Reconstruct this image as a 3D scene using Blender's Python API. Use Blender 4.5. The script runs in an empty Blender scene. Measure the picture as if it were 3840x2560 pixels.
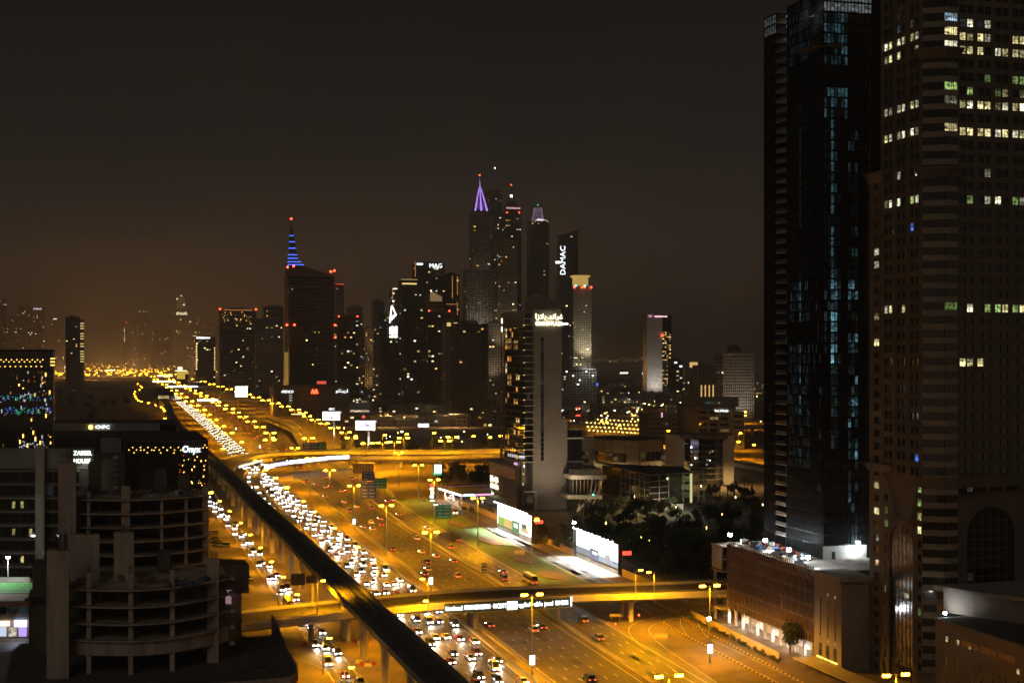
import bpy, math, random
from mathutils import Vector
R = random.Random(11)
sc = bpy.context.scene
COL = sc.collection
# ------------------------------------------------------------------ camera
# World axes follow the highway: x runs across it to the right, y runs along it away from the camera, z up (metres).
F, YH, CX, H = 5333.0, 1320.0, 1920.0, 80.0
YAW = math.atan2(CX - 375.0, F)
CS, SN = math.cos(YAW), math.sin(YAW)
cam_d = bpy.data.cameras.new('camera')
cam = bpy.data.objects.new('camera', cam_d)
COL.objects.link(cam)
cam.location = (0, 0, H)
cam.rotation_euler = (math.radians(90), 0, -YAW)
cam_d.sensor_width = 36.0
cam_d.lens = 50.0
cam_d.shift_y = 40.0 / 3840.0
cam_d.clip_start = 1.0
cam_d.clip_end = 60000.0
sc.camera = cam
# ------------------------------------------------------------------ night sky with the brown glow of the city
world = bpy.data.worlds.new('World')
sc.world = world
world.use_nodes = True
wn, wl = world.node_tree.nodes, world.node_tree.links
wn.clear()
w_out = wn.new('ShaderNodeOutputWorld')
w_tc = wn.new('ShaderNodeTexCoord')
w_sep = wn.new('ShaderNodeSeparateXYZ')
w_ramp = wn.new('ShaderNodeValToRGB')
w_sky = wn.new('ShaderNodeTexSky')
w_sky.sky_type = 'NISHITA'
w_sky.sun_disc = False
w_sky.sun_elevation = math.radians(-12)
w_sky.sun_rotation = math.radians(200)
w_b1 = wn.new('ShaderNodeBackground')
w_b2 = wn.new('ShaderNodeBackground')
w_add = wn.new('ShaderNodeAddShader')
els = w_ramp.color_ramp.elements
els[0].position = 0.0
els[0].color = (0.058, 0.036, 0.0220, 1)
els[1].position = 0.75
els[1].color = (0.0035, 0.0031, 0.0025, 1)
for p_, c_ in ((0.06, (0.039, 0.0275, 0.0200, 1)), (0.14, (0.0165, 0.0138, 0.0112, 1)), (0.28, (0.0050, 0.0044, 0.0037, 1))):
    e_ = els.new(p_)
    e_.color = c_
wl.new(w_tc.outputs['Generated'], w_sep.inputs[0])
wl.new(w_sep.outputs['Z'], w_ramp.inputs[0])
wl.new(w_ramp.outputs[0], w_b1.inputs[0])
w_b1.inputs[1].default_value = 1.0
wl.new(w_sky.outputs[0], w_b2.inputs[0])
w_b2.inputs[1].default_value = 0.05
wl.new(w_b1.outputs[0], w_add.inputs[0])
wl.new(w_b2.outputs[0], w_add.inputs[1])
wl.new(w_add.outputs[0], w_out.inputs[0])
# soft fill added from behind the camera, standing in for city glow
sun_d = bpy.data.lights.new('front_fill', 'SUN')
sun_d.energy = 0.175
sun_d.angle = math.radians(35)
sun_d.color = (1.0, 0.80, 0.62)
sun = bpy.data.objects.new('front_fill', sun_d)
COL.objects.link(sun)
sun.rotation_euler = (math.radians(58), 0, math.radians(-30))
# ------------------------------------------------------------------ exposure and sampling
vs = sc.view_settings
vs.view_transform = 'Standard'
vs.look = 'None'
vs.exposure = 0.0
vs.gamma = 1.0
vs.use_curve_mapping = False
cy = sc.cycles
cy.max_bounces = 5
cy.diffuse_bounces = 2
cy.glossy_bounces = 3
cy.transmission_bounces = 3
cy.volume_bounces = 0
cy.sample_clamp_direct = 0.0
cy.sample_clamp_indirect = 3.0
cy.caustics_reflective = False
cy.caustics_refractive = False
cy.use_denoising = True

# ------------------------------------------------------------------ measuring: photo pixel -> place on a level plane / at a depth
def cam2w(X, Z):
    return (X * CS + Z * SN, -X * SN + Z * CS)
def P(x, y, z=0.0):
    Z = (H - z) * F / (y - YH)
    return cam2w((x - CX) * Z / F, Z)
def PZ(x, Z):
    return cam2w((x - CX) * Z / F, Z)
def ZH(y, Z):
    return H - (y - YH) * Z / F
def pl(tab, u):
    if u <= tab[0][0]:
        return tab[0][1]
    for (a, b), (c, d) in zip(tab, tab[1:]):
        if u <= c:
            return b + (d - b) * (u - a) / (c - a)
    return tab[-1][1]

# ------------------------------------------------------------------ materials
MATS = {}
def mat(name, col, rough=0.8, metal=0.0, var=0.25, scale=0.35, bump=0.0, spec=0.4, streak=False):
    if name in MATS:
        return MATS[name]
    m = bpy.data.materials.new(name)
    m.use_nodes = True
    nt = m.node_tree
    b = nt.nodes['Principled BSDF']
    b.inputs['Roughness'].default_value = rough
    b.inputs['Metallic'].default_value = metal
    b.inputs['Specular IOR Level'].default_value = spec
    if var > 0:
        tc = nt.nodes.new('ShaderNodeTexCoord')
        geo = nt.nodes.new('ShaderNodeNewGeometry')
        mp = nt.nodes.new('ShaderNodeMapping')
        mp.inputs['Scale'].default_value = (scale, scale, scale * (0.15 if streak else 1.0))
        nz = nt.nodes.new('ShaderNodeTexNoise')
        nz.inputs['Scale'].default_value = 1.0
        nz.inputs['Detail'].default_value = 6.0
        nz.inputs['Roughness'].default_value = 0.65
        rp = nt.nodes.new('ShaderNodeValToRGB')
        rp.color_ramp.elements[0].position = 0.3
        rp.color_ramp.elements[1].position = 0.7
        rp.color_ramp.elements[0].color = tuple(c * (1 - var) for c in col) + (1,)
        rp.color_ramp.elements[1].color = tuple(min(1, c * (1 + var)) for c in col) + (1,)
        nt.links.new(geo.outputs['Position'], mp.inputs[0])
        nt.links.new(mp.outputs[0], nz.inputs['Vector'])
        nt.links.new(nz.outputs[0], rp.inputs[0])
        nt.links.new(rp.outputs[0], b.inputs['Base Color'])
        if bump > 0:
            bp = nt.nodes.new('ShaderNodeBump')
            bp.inputs['Strength'].default_value = bump
            bp.inputs['Distance'].default_value = 0.3
            nt.links.new(nz.outputs[0], bp.inputs['Height'])
            nt.links.new(bp.outputs[0], b.inputs['Normal'])
    else:
        b.inputs['Base Color'].default_value = tuple(col) + (1,)
    MATS[name] = m
    return m
def glow(name, col, s, sample=False, vary=0.0, scale=0.6):
    """a surface that gives off light; vary>0: uneven, as a furnished room seen through a window"""
    if name in MATS:
        return MATS[name]
    m = bpy.data.materials.new(name)
    m.use_nodes = True
    nt = m.node_tree
    b = nt.nodes['Principled BSDF']
    b.inputs['Base Color'].default_value = (0.02, 0.02, 0.02, 1)
    b.inputs['Roughness'].default_value = 0.15
    b.inputs['Emission Color'].default_value = tuple(col) + (1,)
    b.inputs['Emission Strength'].default_value = s
    if vary > 0:
        geo = nt.nodes.new('ShaderNodeNewGeometry')
        mp = nt.nodes.new('ShaderNodeMapping')
        mp.inputs['Scale'].default_value = (scale, scale, scale * 1.5)
        nz = nt.nodes.new('ShaderNodeTexNoise')
        nz.inputs['Scale'].default_value = 1.0
        nz.inputs['Detail'].default_value = 3.0
        oi = nt.nodes.new('ShaderNodeObjectInfo')
        m1 = nt.nodes.new('ShaderNodeMapRange')
        m1.inputs[1].default_value = 0.35
        m1.inputs[2].default_value = 0.7
        m1.inputs[3].default_value = s * (1 - vary)
        m1.inputs[4].default_value = s * (1 + vary)
        m2 = nt.nodes.new('ShaderNodeMapRange')
        m2.inputs[3].default_value = 0.10
        m2.inputs[4].default_value = 1.45
        mu = nt.nodes.new('ShaderNodeMath')
        mu.operation = 'MULTIPLY'
        nt.links.new(geo.outputs['Position'], mp.inputs[0])
        nt.links.new(mp.outputs[0], nz.inputs['Vector'])
        nt.links.new(nz.outputs[0], m1.inputs[0])
        nt.links.new(oi.outputs['Random'], m2.inputs[0])
        # a blind drawn part of the way down and a mullion in the middle
        def math_(op, a, c=None):
            n_ = nt.nodes.new('ShaderNodeMath')
            n_.operation = op
            for i_, q_ in enumerate((a, c)):
                if q_ is None:
                    continue
                if isinstance(q_, (int, float)):
                    n_.inputs[i_].default_value = q_
                else:
                    nt.links.new(q_, n_.inputs[i_])
            return n_.outputs[0]
        tco = nt.nodes.new('ShaderNodeTexCoord')
        sx = nt.nodes.new('ShaderNodeSeparateXYZ')
        nt.links.new(tco.outputs['Object'], sx.inputs[0])
        rnd = math_('FRACT', math_('MULTIPLY', oi.outputs['Random'], 7.31))
        edge = math_('SUBTRACT', math_('MULTIPLY', rnd, 2.6), 1.0)
        blind = math_('GREATER_THAN', sx.outputs[2], edge)
        bl = math_('SUBTRACT', 1.0, math_('MULTIPLY', blind, 0.62))
        xy = math_('ADD', math_('ABSOLUTE', sx.outputs[0]), math_('ABSOLUTE', sx.outputs[1]))
        mull = math_('GREATER_THAN', xy, 0.11)
        nt.links.new(m1.outputs[0], mu.inputs[0])
        nt.links.new(m2.outputs[0], mu.inputs[1])
        tot = math_('MULTIPLY', math_('MULTIPLY', mu.outputs[0], bl), math_('ADD', math_('MULTIPLY', mull, 0.9), 0.1))
        nt.links.new(tot, b.inputs['Emission Strength'])
    m.cycles.emission_sampling = 'FRONT_BACK' if sample else 'NONE'
    MATS[name] = m
    return m
SODIUM = (1.0, 0.405, 0.002)
asphalt = mat('asphalt', (0.078, 0.064, 0.046), 0.62, var=0.35, scale=0.08, spec=0.35)
asphalt_b = mat('asphalt_bridge', (0.10, 0.092, 0.082), 0.7, var=0.3, scale=0.2)
sand = mat('sand_ground', (0.16, 0.115, 0.07), 0.95, var=0.45, scale=0.05)
dirt = mat('packed_dirt', (0.20, 0.15, 0.09), 0.95, var=0.4, scale=0.12)
grassm = mat('lawn_grass', (0.055, 0.10, 0.022), 0.95, var=0.4, scale=0.4, bump=0.4)
mulch = mat('planting_bed', (0.10, 0.075, 0.045), 0.95, var=0.5, scale=0.7, bump=0.5)
paint = mat('road_paint', (0.62, 0.60, 0.52), 0.7, var=0.25, scale=1.0)
paint_y = mat('road_paint_yellow', (0.62, 0.42, 0.08), 0.7, var=0.25, scale=1.0)
conc = mat('concrete', (0.34, 0.31, 0.27), 0.85, var=0.22, scale=0.25, streak=True)
conc_l = mat('pale_concrete', (0.48, 0.44, 0.38), 0.85, var=0.15, scale=0.3, streak=True)
conc_raw = mat('raw_concrete', (0.50, 0.43, 0.375), 0.9, var=0.35, scale=0.3, bump=0.2, streak=True)
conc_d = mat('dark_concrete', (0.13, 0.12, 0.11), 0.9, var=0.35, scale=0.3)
track_m = mat('trackbed', (0.15, 0.15, 0.14), 0.9, var=0.3, scale=0.4)
steel = mat('galvanised_steel', (0.36, 0.36, 0.35), 0.45, 0.7, var=0.15, scale=1.0)
steel_d = mat('dark_steel', (0.07, 0.07, 0.07), 0.5, 0.5, var=0.2, scale=1.0)
beige = mat('beige_cladding', (0.235, 0.20, 0.165), 0.75, var=0.12, scale=0.12)
cream = mat('cream_cladding', (0.50, 0.46, 0.37), 0.7, var=0.10, scale=0.12)
brownc = mat('brown_cladding', (0.19, 0.145, 0.11), 0.75, var=0.15, scale=0.2)
greyc = mat('grey_cladding', (0.27, 0.26, 0.245), 0.7, var=0.12, scale=0.15)
whitec = mat('white_cladding', (0.62, 0.60, 0.56), 0.6, var=0.08, scale=0.2)
roof_m = mat('roof_felt', (0.075, 0.07, 0.065), 0.95, var=0.35, scale=0.3)
glass = mat('dark_glass', (0.010, 0.012, 0.014), 0.06, 0.0, var=0, spec=0.9)
glass_w = mat('bronze_glass', (0.022, 0.016, 0.012), 0.10, 0.0, var=0, spec=0.9)
for g_ in (glass, glass_w):
    g_.node_tree.nodes['Principled BSDF'].inputs['IOR'].default_value = 1.9
glass_far = mat('far_glass', (0.012, 0.011, 0.010), 0.25, 0.0, var=0, spec=0.5)
black = mat('black_metal', (0.015, 0.015, 0.016), 0.5, 0.2, var=0)
rubber = mat('tyre_rubber', (0.02, 0.02, 0.02), 0.9, var=0)
mulli = mat('mullion_metal', (0.018, 0.019, 0.021), 0.35, 0.6, var=0)
lamp_warm = glow('sodium_lamp', (1.0, 0.40, 0.010), 80.0)
lamp_halo = glow('sodium_diffuser', (1.0, 0.50, 0.045), 9.0)
lamp_white = glow('white_lamp', (0.9, 0.97, 1.0), 60.0)
win_warm = glow('window_warm', (1.0, 0.70, 0.26), 0.9, vary=0.85)
win_yel = glow('window_yellow', (1.0, 0.80, 0.30), 1.1, vary=0.85)
win_white = glow('window_white', (1.0, 0.93, 0.72), 1.2, vary=0.8)
win_cyan = glow('window_cyan', (0.25, 0.62, 0.75), 0.30, vary=0.8)
win_dim = glow('window_dim_grey', (0.50, 0.60, 0.62), 0.045, vary=0.8)
win_blue = glow('window_blue', (0.10, 0.25, 1.0), 0.8, vary=0.7)
win_grn = glow('window_green', (0.45, 0.75, 0.10), 0.55, vary=0.7)
win_or = glow('window_orange', (1.0, 0.42, 0.08), 0.8, vary=0.8)
LIT = [win_warm, win_yel, win_white, win_warm, win_yel]
sign_white = glow('sign_white', (0.93, 0.97, 1.0), 3.2)
sign_warm = glow('sign_warm_white', (1.0, 0.90, 0.55), 4.0)
sign_red = glow('sign_red', (1.0, 0.05, 0.03), 3.5)
sign_blue = glow('sign_blue', (0.08, 0.22, 1.0), 2.6)
sign_pink = glow('sign_pink', (1.0, 0.45, 0.75), 1.2)
purple = glow('purple_flood', (0.50, 0.28, 1.0), 1.7)
beacon_r = glow('beacon_red', (1.0, 0.06, 0.02), 12.0)
led_or = glow('led_orange', (1.0, 0.42, 0.10), 0.8)

# ------------------------------------------------------------------ building blocks
class MB:
    def __init__(s):
        s.v, s.f, s.m = [], [], []
    def poly(s, pts, m=0):
        i = len(s.v)
        s.v += [tuple(p) for p in pts]
        s.f.append(tuple(range(i, i + len(pts))))
        s.m.append(m)
    def box(s, x0, x1, y0, y1, z0, z1, m=0):
        i = len(s.v)
        s.v += [(x0, y0, z0), (x1, y0, z0), (x1, y1, z0), (x0, y1, z0), (x0, y0, z1), (x1, y0, z1), (x1, y1, z1), (x0, y1, z1)]
        s.f += [tuple(i + k for k in q) for q in ((0, 3, 2, 1), (4, 5, 6, 7), (0, 1, 5, 4), (1, 2, 6, 5), (2, 3, 7, 6), (3, 0, 4, 7))]
        s.m += [m] * 6
        return s
    def prism(s, poly, z0, z1, m=0, mt=None, taper=None):
        n = len(poly)
        i = len(s.v)
        top = taper if taper else poly
        s.v += [(p[0], p[1], z0) for p in poly] + [(p[0], p[1], z1) for p in top]
        s.f.append(tuple(i + k for k in range(n - 1, -1, -1)))
        s.m.append(m)
        s.f.append(tuple(i + n + k for k in range(n)))
        s.m.append(m if mt is None else mt)
        for k in range(n):
            k2 = (k + 1) % n
            s.f.append((i + k, i + k2, i + n + k2, i + n + k))
            s.m.append(m)
        return s
    def cyl(s, x, y, z0, z1, r0, r1=None, n=10, m=0):
        r1 = r0 if r1 is None else r1
        a = [(math.cos(2 * math.pi * k / n), math.sin(2 * math.pi * k / n)) for k in range(n)]
        return s.prism([(x + c * r0, y + d * r0) for c, d in a], z0, z1, m, None, [(x + c * r1, y + d * r1) for c, d in a])
    def tube(s, p, q, r, r2=None, n=6, m=0):
        p, q = Vector(p), Vector(q)
        r2 = r if r2 is None else r2
        d = (q - p).normalized()
        a = d.orthogonal().normalized()
        b = d.cross(a)
        i = len(s.v)
        for c, rr in ((p, r), (q, r2)):
            for k in range(n):
                t = 2 * math.pi * k / n
                s.v.append(tuple(c + (a * math.cos(t) + b * math.sin(t)) * rr))
        s.f.append(tuple(i + k for k in range(n - 1, -1, -1)))
        s.f.append(tuple(i + n + k for k in range(n)))
        s.m += [m, m]
        for k in range(n):
            k2 = (k + 1) % n
            s.f.append((i + k, i + k2, i + n + k2, i + n + k))
            s.m.append(m)
        return s
    def mesh(s, name, mats):
        me = bpy.data.meshes.new(name)
        me.from_pydata(s.v, [], s.f)
        for m in (mats if isinstance(mats, (list, tuple)) else [mats]):
            me.materials.append(m)
        if any(s.m):
            me.polygons.foreach_set('material_index', s.m)
        me.update()
        return me
    def build(s, name, mats, parent=None, loc=(0, 0, 0), rz=0.0):
        return link(name, s.mesh(name, mats), parent, loc, rz)
def link(name, me, parent=None, loc=(0, 0, 0), rz=0.0):
    o = bpy.data.objects.new(name, me)
    COL.objects.link(o)
    if parent is not None:
        o.parent = parent
    o.location = loc
    if rz:
        o.rotation_euler = (0, 0, rz)
    return o
LABELS = set()
def tag(o, label=None, cat=None, group=None, kind=None):
    if label:
        o['label'] = label
    if cat:
        o['category'] = cat
    if group:
        o['group'] = group
    if kind:
        o['kind'] = kind
    return o
def thing(name, label, cat, loc=(0, 0, 0), rz=0.0, group=None):
    return tag(link(name, None, None, (loc[0], loc[1], loc[2] if len(loc) > 2 else 0.0), rz), label, cat, group)
ORD = ['first', 'second', 'third', 'fourth', 'fifth', 'sixth', 'seventh', 'eighth', 'ninth', 'tenth', 'eleventh', 'twelfth', 'thirteenth',
       'fourteenth', 'fifteenth', 'sixteenth', 'seventeenth', 'eighteenth', 'nineteenth', 'twentieth']
def ordn(i):
    return ORD[i] if i < 20 else '%dth' % (i + 1) if (i + 1) % 10 not in (1, 2, 3) else '%d%s' % (i + 1, ('st', 'nd', 'rd')[(i + 1) % 10 - 1])
BOXC = {}
def boxmesh(name, sx, sy, sz, m):
    k = (name, round(sx, 3), round(sy, 3), round(sz, 3), m.name)
    if k not in BOXC:
        BOXC[k] = MB().box(-sx / 2, sx / 2, -sy / 2, sy / 2, -sz / 2, sz / 2).mesh(name, m)
    return BOXC[k]
def spot(name, loc, power, col=SODIUM, angle=150, blend=0.6, aim=(0, 0, -1), r=0.35, parent=None):
    d = bpy.data.lights.new(name, 'SPOT')
    d.energy = power
    d.color = col
    d.spot_size = math.radians(angle)
    d.spot_blend = blend
    d.shadow_soft_size = r
    o = bpy.data.objects.new(name, d)
    COL.objects.link(o)
    if parent is not None:
        o.parent = parent
    o.location = loc
    o.rotation_euler = Vector(aim).to_track_quat('-Z', 'Y').to_euler()
    return o

class Wins:
    """collects the windows of one building; up to 300 become parts, the rest one joined part"""
    def __init__(s, parent, limit=300):
        s.p, s.limit, s.w = parent, limit, []
    def add(s, c, sx, sy, sz, m, name='window'):
        s.w.append((m not in (glass, glass_w, glass_far), c, sx, sy, sz, m, name))
    def done(s):
        s.w.sort(key=lambda w: (not w[0]))
        for lit, c, sx, sy, sz, m, name in s.w[:s.limit]:
            link(name, boxmesh(name, sx, sy, sz, m), s.p, c)
        rest = s.w[s.limit:]
        if rest:
            ms = []
            mb = MB()
            for lit, c, sx, sy, sz, m, name in rest:
                if m not in ms:
                    ms.append(m)
                mb.box(c[0] - sx / 2, c[0] + sx / 2, c[1] - sy / 2, c[1] + sy / 2, c[2] - sz / 2, c[2] + sz / 2, ms.index(m))
            o = mb.build('far_windows', ms, s.p)
            o['kind'] = 'stuff'
def facade(W, mb, face, plane, a0, a1, z0, nfl, fh, cols, wh, pick, rec=0.35, sill=0.9, m_sp=0, m_pier=0, pier_proud=0.04, piers=True, th=0.08):
    """a wall plane built of spandrels and piers with one recessed window box per column and floor.
    face 'F' looks towards -y, 'L' towards -x, 'R' towards +x; cols: (start, width) along the face"""
    def put(mb_, b0, b1, o0, o1, zz0, zz1, m):
        if face == 'F':
            mb_.box(b0, b1, plane + o0, plane + o1, zz0, zz1, m)
        elif face == 'L':
            mb_.box(plane + o0, plane + o1, b0, b1, zz0, zz1, m)
        else:
            mb_.box(plane - o1, plane - o0, b0, b1, zz0, zz1, m)
    top = z0 + nfl * fh
    for k in range(nfl + 1):
        s0 = z0 + k * fh + (sill + wh if k else 0) - (fh if k else 0)
        s1 = z0 + k * fh + (sill if k < nfl else 0)
        put(mb, a0, a1, 0, rec, s0, s1, m_sp)
    if piers:
        e = a0
        for c0, cw in cols:
            if c0 - e > 0.02:
                put(mb, e, c0, -pier_proud, rec - 0.01, z0 + 0.01, top - 0.01, m_pier)
            e = c0 + cw
        if a1 - e > 0.02:
            put(mb, e, a1, -pier_proud, rec - 0.01, z0 + 0.01, top - 0.01, m_pier)
    for k in range(nfl):
        zc = z0 + k * fh + sill + wh / 2
        for j, (c0, cw) in enumerate(cols):
            m = pick(j, k)
            if m is None:
                continue
            if face == 'F':
                W.add((c0 + cw / 2, plane + rec - th / 2, zc), cw, th, wh, m)
            elif face == 'L':
                W.add((plane + rec - th / 2, c0 + cw / 2, zc), th, cw, wh, m)
            else:
                W.add((plane - rec + th / 2, c0 + cw / 2, zc), th, cw, wh, m)
def even(a0, a1, n, frac=0.6):
    w = (a1 - a0) / n
    return [(a0 + w * k + w * (1 - frac) / 2, w * frac) for k in range(n)]
def litpick(p, dark=glass, choices=None, seed=0):
    rr = random.Random(seed)
    ch = choices or LIT
    return lambda j, k: rr.choice(ch) if rr.random() < p else dark
def text(body, size, m, parent=None, loc=(0, 0, 0), face='F', name='lettering', ext=0.12, align='CENTER', width=None, upright=False):
    cu = bpy.data.curves.new('txt', 'FONT')
    cu.body = body
    cu.size = size
    cu.extrude = ext
    cu.resolution_u = 2
    cu.align_x = align
    cu.align_y = 'CENTER'
    o = bpy.data.objects.new('txt', cu)
    COL.objects.link(o)
    dg = bpy.context.evaluated_depsgraph_get()
    me = bpy.data.meshes.new_from_object(o.evaluated_get(dg))
    bpy.data.objects.remove(o)
    bpy.data.curves.remove(cu)
    me.materials.clear()
    me.materials.append(m)
    if width and len(me.vertices):
        xs = [v.co.x for v in me.vertices]
        k = width / max(0.01, max(xs) - min(xs))
        for v in me.vertices:
            v.co.x *= k
    t = link(name, me, parent, loc)
    a = math.radians(90)
    if upright:
        t.rotation_euler = (0, -a, 0) if face == 'F' else (0, -a, -a)
        t.rotation_euler = (a, -a, 0) if face == 'F' else (a, -a, -a)
    else:
        t.rotation_euler = {'F': (a, 0, 0), 'L': (a, 0, -a), 'R': (a, 0, a)}[face]
    return t
# ================================================================== ground, roads, bridges
LC_L = [(150, 83), (450, 85), (650, 87.5), (800, 90), (960, 93), (1090, 95), (1430, 103), (2280, 115), (3270, 122), (5000, 150)]
LC_R = [(150, 98), (350, 100.5), (460, 102.3), (660, 102.8), (965, 104.5), (1120, 113), (1580, 122), (2230, 131), (3270, 142), (5000, 180)]
MC_L = [(150, 102.5), (343, 105.5), (404, 106.5), (460, 108.4), (549, 110.3), (663, 113), (970, 122), (1500, 134), (2200, 142), (3200, 152), (5000, 186)]
MC_R = [(150, 122.5), (321, 126.7), (460, 130.8), (624, 132.5), (800, 138), (1000, 149), (1500, 164), (2200, 172), (3150, 182), (5000, 210)]
RC_L = [(150, 125), (321, 129.2), (460, 133.2), (624, 135.2), (760, 141.5), (900, 150), (960, 153), (1500, 168), (2200, 177)]
RC_R = [(150, 137), (332, 141.8), (460, 145.7), (668, 149.5), (740, 153), (900, 163), (1000, 170), (1500, 188), (2200, 194)]
FR_L = [(150, 53.0), (342, 54.2), (420, 55.2), (600, 56.0), (720, 54), (800, 52), (1000, 48), (1300, 45)]
FR_R = [(150, 61.2), (342, 61.4), (420, 61.8), (650, 61.2), (760, 59.5), (810, 58.5), (1000, 54), (1300, 51)]
SL_L = [(405, 161.5), (458, 162.4), (625, 166.5), (700, 170), (740, 173)]
SL_R = [(405, 171), (458, 171.6), (620, 173.0), (700, 177.5), (740, 180)]
gm = MB()
gm.box(-16000, 22000, -120, 26000, -0.6, 0)
tag(gm.build('ground', sand), kind='structure')
g = MB()
w = [PZ(1500, 5200), PZ(2050, 4300), PZ(2900, 4300), PZ(3600, 5200), PZ(4200, 24000), PZ(1200, 24000)]
g.prism(w, 0.2, 0.6)
sea = mat('sea_water', (0.006, 0.008, 0.010), 0.25, var=0, spec=0.5)
tag(g.build('sea', sea), kind='structure')
def strip(name, tl, tr, u0, u1, z, m, du=25.0, parent=None):
    mb = MB()
    us = []
    u = u0
    while u < u1:
        us.append(u)
        u += du if u < 1200 else du * 4
    us.append(u1)
    for a, b in zip(us, us[1:]):
        mb.poly([(pl(tl, a), a, z), (pl(tr, a), a, z), (pl(tr, b), b, z), (pl(tl, b), b, z)])
    return mb.build(name, m, parent)
def offs(tab, d):
    return [(a, b + d) for a, b in tab]
def mix(ta, tb, t):
    us = sorted(set([a for a, _ in ta] + [a for a, _ in tb]))
    return [(u, pl(ta, u) * (1 - t) + pl(tb, u) * t) for u in us]
asphalt_w = mat('asphalt_worn', (0.050, 0.042, 0.032), 0.55, var=0.5, scale=0.12, spec=.4)
asphalt_w2 = mat('asphalt_oily', (0.060, 0.050, 0.038), 0.6, var=0.45, scale=0.06, spec=.4)
asphalt_p = mat('asphalt_patch', (0.028, 0.025, 0.021), 0.7, var=.3, scale=.3)
def carriageway(name, tl, tr, u0, u1, lanes, dash=(3.0, 9.0), mark_to=1000):
    rd = tag(strip(name, tl, tr, u0, u1, 0.06, asphalt), kind='structure')
    for k, t in ((0, 0.03), (1, 0.97)):
        strip('edge_line', offs(mix(tl, tr, t), -0.12), offs(mix(tl, tr, t), 0.12), u0, min(u1, 2400), 0.09, paint_y if k == 0 else paint, parent=rd)
    for ln in range(lanes):
        t0, t1 = 0.04 + 0.92 * (ln + .22) / lanes, 0.04 + 0.92 * (ln + .78) / lanes
        strip('worn_lane', mix(tl, tr, t0), mix(tl, tr, t1), u0, min(u1, 1100), 0.075, asphalt_w if ln % 2 else asphalt_w2, parent=rd)
    pr_ = random.Random(int(tl[0][1]))
    pt = MB()
    for k in range(46):
        a = pr_.uniform(u0, min(u1, 1000))
        ln = pr_.randrange(lanes)
        c0, c1 = 0.04 + 0.92 * (ln + pr_.uniform(.02, .3)) / lanes, 0.04 + 0.92 * (ln + pr_.uniform(.6, .98)) / lanes
        b = a + pr_.choice([2.5, 6, 12, 25])
        pt.poly([(pl(mix(tl, tr, c0), a), a, .082), (pl(mix(tl, tr, c1), a), a, .082), (pl(mix(tl, tr, c1), b), b, .082), (pl(mix(tl, tr, c0), b), b, .082)])
    pt.build('repair_patches', asphalt_p, rd)['kind'] = 'stuff'
    jt = MB()
    a = u0
    while a < min(u1, 1000):
        jt.poly([(pl(tl, a), a, .085), (pl(tr, a), a, .085), (pl(tr, a), a + .35, .085), (pl(tl, a), a + .35, .085)])
        a += 48
    jt.build('surface_joints', asphalt_p, rd)['kind'] = 'stuff'
    for ln in range(1, lanes):
        t = 0.04 + 0.92 * ln / lanes
        mt = mix(tl, tr, t)
        mb = MB()
        u = u0 + (ln % 2) * 2.0
        while u < min(u1, mark_to):
            a, b = u, u + dash[0]
            mb.poly([(pl(mt, a) - 0.11, a, 0.09), (pl(mt, a) + 0.11, a, 0.09), (pl(mt, b) + 0.11, b, 0.09), (pl(mt, b) - 0.11, b, 0.09)])
            u += dash[0] + dash[1]
        mb.build('lane_line', paint, rd)
    return rd
carriageway('oncoming_road', LC_L, LC_R, 160, 5000, 5, mark_to=1000)
carriageway('main_road', MC_L, MC_R, 160, 5000, 6, mark_to=1400)
carriageway('collector_road', RC_L, RC_R, 160, 2200, 4, mark_to=900)
carriageway('frontage_road', FR_L, FR_R, 160, 1300, 3, mark_to=700)
carriageway('slip_road', SL_L, SL_R, 405, 745, 2, mark_to=745)
# verges beside and between the roads
tag(strip('median_verge', LC_R, MC_L, 160, 2400, 0.035, dirt), kind='structure')
tag(strip('collector_verge', MC_R, RC_L, 160, 1200, 0.035, dirt), kind='structure')
tag(strip('viaduct_verge', FR_R, LC_L, 160, 1100, 0.03, dirt), kind='structure')
LAWN_R = [(405, 161.5), (458, 162.4), (625, 166.5), (700, 170), (740, 173)]
tag(strip('lawn', RC_R, LAWN_R, 425, 760, 0.12, grassm, du=12), kind='structure')
def ring(cx, cy, rx, ry, n=16, ph=0.0, wob=0.18, seed=1):
    rr = random.Random(seed)
    return [(cx + rx * (1 + wob * rr.uniform(-1, 1)) * math.cos(2 * math.pi * k / n + ph), cy + ry * (1 + wob * rr.uniform(-1, 1)) * math.sin(2 * math.pi * k / n + ph)) for k in range(n)]
for k, (cx, cy, rx, ry) in enumerate([(159, 582, 4.0, 17), (157.5, 530, 4.4, 19), (156, 484, 4.2, 13), (160.5, 640, 4.0, 16)]):
    bed = MB().prism(ring(cx, cy, rx, ry, seed=k), 0.05, 0.30).build('planting_bed', mulch)
    tag(bed, kind='structure')
mb = MB()
mb.prism([(RC_R[1][1] + 0.3, 250), (235, 250), (235, 405), (150, 425), (146, 425)], 0.01, 0.05)
tag(mb.build('roadside_dirt', mat('rough_dirt', (.115, .085, .052), .95, var=.6, scale=.09)), kind='structure')
park = [P(2120, 1905), P(2860, 1880), P(2990, 2010), P(2990, 2180), P(2560, 2200), P(2450, 2160), P(2330, 2090), P(2180, 2000)]
tag(MB().prism(park[::-1], 0.015, 0.05).build('park_lawn', mat('park_grass', (.030, .038, .018), .95, var=.5, scale=.3, bump=.4)), kind='structure')
mb = MB().prism([(20, 160), (54, 160), (54, 700), (30, 720), (5, 640), (20, 420)], 0.01, 0.04)
tag(mb.build('car_park_ground', mat('car_park_asphalt', (0.19, 0.155, 0.11), 0.95, var=0.3, scale=0.1)), kind='structure')
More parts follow.
